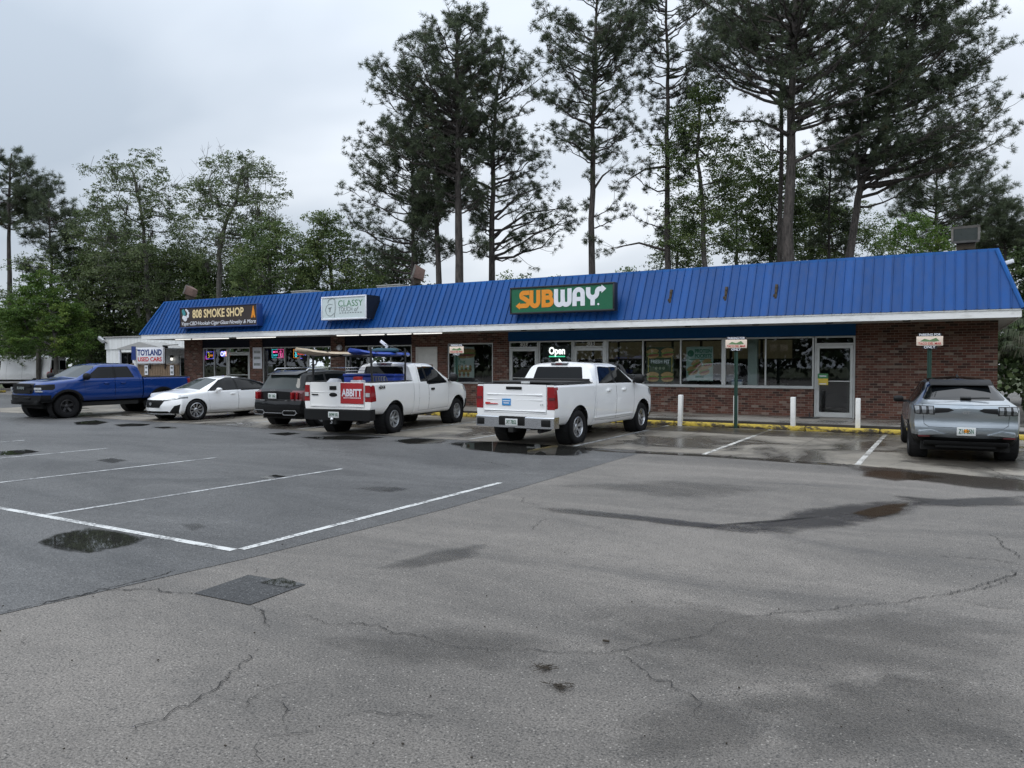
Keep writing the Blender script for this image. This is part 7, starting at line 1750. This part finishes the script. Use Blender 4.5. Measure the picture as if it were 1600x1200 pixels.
# undergrowth behind the shops, the far wood, and an unseen wood added behind the viewer
def wood(name, label, pts, dens, size, hgt, mat, depth=9, lump=6.0):
    A = []; tn = []
    for (x0,y0), (x1,y1) in zip(pts, pts[1:]):
        L = math.hypot(x1-x0, y1-y0); n = int(L*dens)
        t = NPR.random(n); dx, dy = (y1-y0)/L, -(x1-x0)/L; dep = NPR.uniform(-depth/2, depth/2, n); s = t*L
        ph = x0*.37+y0*.21
        top = hgt*(.74 + .16*np.sin(s/lump+ph) + .10*np.sin(s/lump*2.7+1.3+ph+dep*.4))
        z = top*np.sqrt(NPR.random(n))*np.sqrt(np.clip(1-(dep/depth*1.5)**2, .15, 1))
        A.append(np.stack([x0+(x1-x0)*t+dx*dep, y0+(y1-y0)*t+dy*dep, z], 1)); tn.append(.4+.3*np.sin(s/lump*1.9+dep)+NPR.normal(0,.15,n))
    c = np.concatenate(A); tn = np.clip(np.concatenate(tn),0,1); n = len(c)
    u = unit(n); v = np.cross(u, unit(n)); v /= np.linalg.norm(v, axis=1, keepdims=True)+1e-6; s = NPR.uniform(.6,1.3,(n,1))*size
    o = tri_mesh(name, np.stack([c-u*s*.5, c+v*s*.35, c+u*s*.5, c-v*s*.35], 1).reshape(-1,3), 4, tn, mat, None)
    return tag(o, label, None, None, 'stuff')
wood('treeline', 'far wood closing the lot beyond the shops', [(-150,20),(-110,75),(-60,118),(10,128),(80,110),(120,60)], 260, .85, 11, m_leafd, 14)
wood('treeline', 'unseen wood added behind the viewer to darken reflections', [(130,20),(75,-25),(20,-50),(-50,-52),(-86,-22),(-92,28)], 430, .9, 19, m_leafd, 12)  # added out of view so glass, paint and puddles mirror dark leaves
wood('undergrowth', 'dark undergrowth behind the shops', [(-74,44),(-50,47),(-30,44),(-5,42),(8,41)], 330, .34, 4.2, m_leafd, 5, 3.0)
wood('undergrowth', 'shrubs beside the end wall', [(2.9,27),(3.2,33),(4.5,40),(9,46)], 330, .22, 2.4, m_leafd, 1.6, 2.0)
# ------------------------------------------------------------------ the white house, fence and signs left of the shops
m_siding, nt, b = mat_new('white_siding')
tc = nt.new('ShaderNodeTexCoord').outputs['Object']; s = nt.new('ShaderNodeSeparateXYZ', inp={0: tc})
g = nt.math('LESS_THAN', nt.math('FRACT', nt.math('MULTIPLY', s.outputs[0], 3.3)), .06); n = nt.noise(nt.mapping(tc, (2,1,.5)), 1.5, 6, .7)
nt.link(nt.mix(nt.math('MULTIPLY', g, .6), nt.mix(nt.ramp(n, [(.45, 0.0), (.75, .5)]), (.70,.72,.72), (.38,.38,.35)), (.25,.25,.25)), b.inputs['Base Color']); pset(b, Roughness=.6)
HX0, HX1, HY, HZ = -42.7, -34.6, 26.5, 3.36
h = empty('white_house', (HX0, HY, 0), 0, 'low white flat-roofed house left of the brick shops', 'house'); W_ = HX1-HX0
mb = MB(); mb.box(0, 1.35, 0, .2, 0, 2.68); mb.box(2.75, 6.55, 0, .2, 0, 2.68); mb.box(7.25, W_, 0, .2, 0, 2.68); mb.box(1.35, 2.75, 0, .2, 0, 1.15); mb.box(1.35, 2.75, 0, .2, 2.45, 2.68); mb.box(6.55, 7.25, 0, .2, 2.35, 2.68); mb.box(0,.2,.2,7,0,2.68); mb.box(W_-.2,W_,.2,7,0,2.68); mb.box(.2,W_-.2,6.8,7,0,2.68)
mb.build('wall', m_siding, h)
mb = MB(); mb.box(-.04, W_, -.05, 7.02, 2.68, HZ); mb.build('parapet', m_siding, h)
mb = MB(); mb.box(-.10, W_+.02, -.12, 7.1, HZ, HZ+.06); mb.build('roof', m_flat, h)
mb = MB(); mb.box(1.32,1.40,-.03,.1,1.12,2.48); mb.box(2.70,2.78,-.03,.1,1.12,2.48); mb.box(1.40,2.70,-.03,.1,2.42,2.48); mb.box(1.40,2.70,-.03,.1,1.12,1.18); mb.box(2.03,2.08,-.02,.09,1.18,2.42)
wf = mb.build('window', m_black, h); mb = MB(); mb.quad((1.4,.04,1.18),(2.7,.04,1.18),(2.7,.04,2.42),(1.4,.04,2.42)); mb.build('pane', m_cglass, wf); mb = MB(); mb.box(1.42,2.68,.05,.06,2.15,2.40); mb.build('blind', m_swhite, wf)
mb = MB(); mb.box(1.2,2.9,-.1,0,2.50,2.56); mb.build('window_hood', m_siding, h)
mb = MB(); mb.box(6.56,7.24,.05,.1,0.02,2.34); dd = mb.build('door', m_siding, h); mb = MB(); mb.box(6.68,7.12,.035,.052,1.2,2.15); mb.build('pane', m_cglass, dd)
mb = MB(); mb.add([(3.4,-1.5,2.62),(7.3,-1.5,2.62),(7.3,-.06,2.62),(3.4,-.06,2.62),(3.4,-1.5,2.68),(7.3,-1.5,2.68),(5.35,-1.5,3.02),(5.35,-.06,3.02),(3.4,-.06,2.68),(7.3,-.06,2.68)], [(0,3,2,1),(0,1,5,6,4),(4,6,7,8),(5,9,7,6),(3,8,7,9,2),(0,4,8,3),(1,2,9,5)]); mb.build('porch_roof', plain('porch_roof_grey', (.34,.34,.33), .7), h)
mb = MB(); [mb.box(x-.05,x+.05,-1.45,-1.35,0,2.63) for x in (3.5,7.2)]; mb.each('porch_post', m_swhite, h)
l = empty('floodlight', (HX0+.15, HY-.14, 3.15), 0, 'double-headed grey floodlight at the white house corner', 'floodlight')
mb = MB(); mb.obox((-.15,-.15,.1), (.22,0,-.12), (.0,.08,0), (.05,0,.09)); mb.build('head', m_galv, l, bevel=.02); mb = MB(); mb.tube([(0,.1,-.1),(0,-.05,-.05),(-.05,-.12,0)], .03, 8); mb.build('arm', m_black, l)
l = empty('wall_lamp', (HX0+6.15, HY-.14, 2.12), 0, 'small black porch lantern with a white globe on the white house', 'wall lamp')
mb = MB(); mb.lathe([(0,.2),(.09,.17),(.07,.05),(.0,.05)], 'z', (0,0,0), 12); mb.tube([(0,.14,.1),(0,.0,.18)], .02, 6); mb.build('cap', m_black, l); mb = MB(); mb.lathe([(0,-.1),(.05,-.09),(.07,-.02),(.05,.05),(0,.05)], 'z', (0,0,0), 12); mb.build('globe', emit('porch_bulb', (1,.97,.9), 1.2), l, smooth=True)
l = empty('security_camera', (-34.55, 24.75, 2.72), 0, 'small black security camera on the first brick pier by the white house', 'camera'); mb = MB(); mb.obox((-.05,-.15,0), (.07,-.02,-.02), (.02,.12,0), (-.02,0,.07)); mb.build('body', m_black, l, bevel=.015); mb = MB(); mb.tube([(.5,.2,.1),(.2,.1,.1),(-.03,-.08,.05)], .02, 6); mb.build('bracket', m_black, l)
# wooden deck fence
m_wood = plain('weathered_wood', (.21,.15,.10), .85, var=.55, nscale=2.2)
FYY = 24.6; f0 = ypt(206, 590, FYY).x; f1 = -33.62
fe = empty('wooden_fence', (f0, FYY, 0), 0, 'brown wooden picket deck rail in front of the white house', 'fence'); L = f1-f0
mb = MB(); x = 0
while x < L: mb.box(x, x+.10, 0, .03, .1, 1.80+rnd.uniform(-.01,.01)); x += .135
mb.build('picket', m_wood, fe); mb = MB(); mb.box(0, L, .031, .08, .35, .45); mb.box(0, L, .031, .08, 1.60, 1.70); mb.box(-.02, L, -.04, .12, 1.81, 1.85); mb.build('rail', m_wood, fe)
mb = MB(); k = 0
while k <= L: mb.box(k-.05, k+.05, .081, .18, -.02, 1.8); k += 1.9
mb.build('post', m_wood, fe)
for px, lab in ((230,'white paper notice on the fence under the word USED'),(270,'white paper notice on the fence nearest the brick pier')):
    q = ypt(px, 577, FYY); mb = MB(); mb.box(-.14,.14,-.012,0,-.25,.25); o = tag(mb.build('paper_notice', m_swhite), lab, 'notice', 'paper notices on the deck fence'); o.location = (q.x, FYY-.045, 1.52)
    mb = MB(); mb.box(-.09,.09,-.015,-.012,.08,.17); mb.box(-.09,.09,-.015,-.012,-.17,-.05); mb.build('small_print', m_ggrey, o)
# used-car banner board
q0 = ypt(208, 560, FYY-.1); q1 = ypt(258, 560, FYY-.1); r = empty('car_lot_sign', ((q0.x+q1.x)/2, FYY-.12, 1.87), 0, 'white board sign reading TOYLAND USED CARS in blue and red above the deck rail', 'sign'); w_ = (q1.x-q0.x)/2
mb = MB(); mb.box(-w_, w_, -.02, .02, 0, .82); mb.build('board', m_swhite, r, bevel=.004)
m_navy = plain('sign_navy', (.012,.035,.17), .5); text('lettering', 'TOYLAND', m_navy, r, .42, (.12,-.023,.545), bold=.04, width=w_*1.52); text('lettering', 'USED CARS', m_red, r, .30, (.12,-.023,.20), bold=.03, width=w_*1.48)
mb = MB(); 
for x in (-w_+.06, w_-.04, .06): mb.box(x-.025, x+.025, .021, .06, -.3, .82)
mb.build('post', m_black, r); mb = MB(); mb.box(w_-.07, w_-.03, -.024,-.0205, 0.01, .81); mb.build('edge_strip', m_black, r)
# back of a blue sign on a white post
q = gpt(213, 632); r = empty('sign_post', (q.x, q.y, 0), 0, 'white post with the dark blue back of a sign behind the blue pickup cab', 'sign'); zt = 1.86+24/FPX*q.length
mb = MB(); mb.box(-.05,.05,-.05,.05,-.05,zt-.1); mb.build('post', m_boll, r); mb = MB(); mb.box(-.20,.10,-.075,-.052,zt-.62,zt); mb.build('board', m_navy, r)
# far kerbs and verge at the left edge
a, b_ = gpt(-60,613), gpt(70,609.5); mb = MB(); d = (b_-a).normalized(); n = Vector((-d.y,d.x,0)); mb.add([a,b_,b_+n*.2,a+n*.2]+[v+Vector((0,0,.16)) for v in (a,b_,b_+n*.2,a+n*.2)], [(0,3,2,1),(4,5,6,7),(0,1,5,4),(1,2,6,5),(2,3,7,6),(3,0,4,7)]); tag(mb.build('far_kerb', m_walk), kind='structure')
sheet('verge', [(*(a+n*.2)[:2],),(*(b_+n*.2)[:2],),(*(b_+n*2.0)[:2],),(*(a+n*2.0)[:2],)], .10, m_turf)
mb = MB(); a2, b2 = gpt(-20,614.5), gpt(9,613.5); mb.add([a2,b2,b2+n*.18,a2+n*.18]+[v+Vector((0,0,.14)) for v in (a2,b2,b2+n*.18,a2+n*.18)], [(0,3,2,1),(4,5,6,7),(0,1,5,4),(1,2,6,5),(2,3,7,6),(3,0,4,7)]); tag(mb.build('wheel_stop', MATS['yellow_kerb_paint']), 'short yellow concrete wheel stop at the left edge near the van', 'wheel stop')
# right: drive, verge and kerb beyond the end wall
sheet('verge', [(2.35,14.6),(3.4,15.0),(3.9,18),(4.1,24),(2.35,24)], .012, m_turf)
sheet('side_drive', [(4.1,18),(9,20),(22,34),(22,60),(6,60),(6,34),(4.1,24)], .016, m_walk)
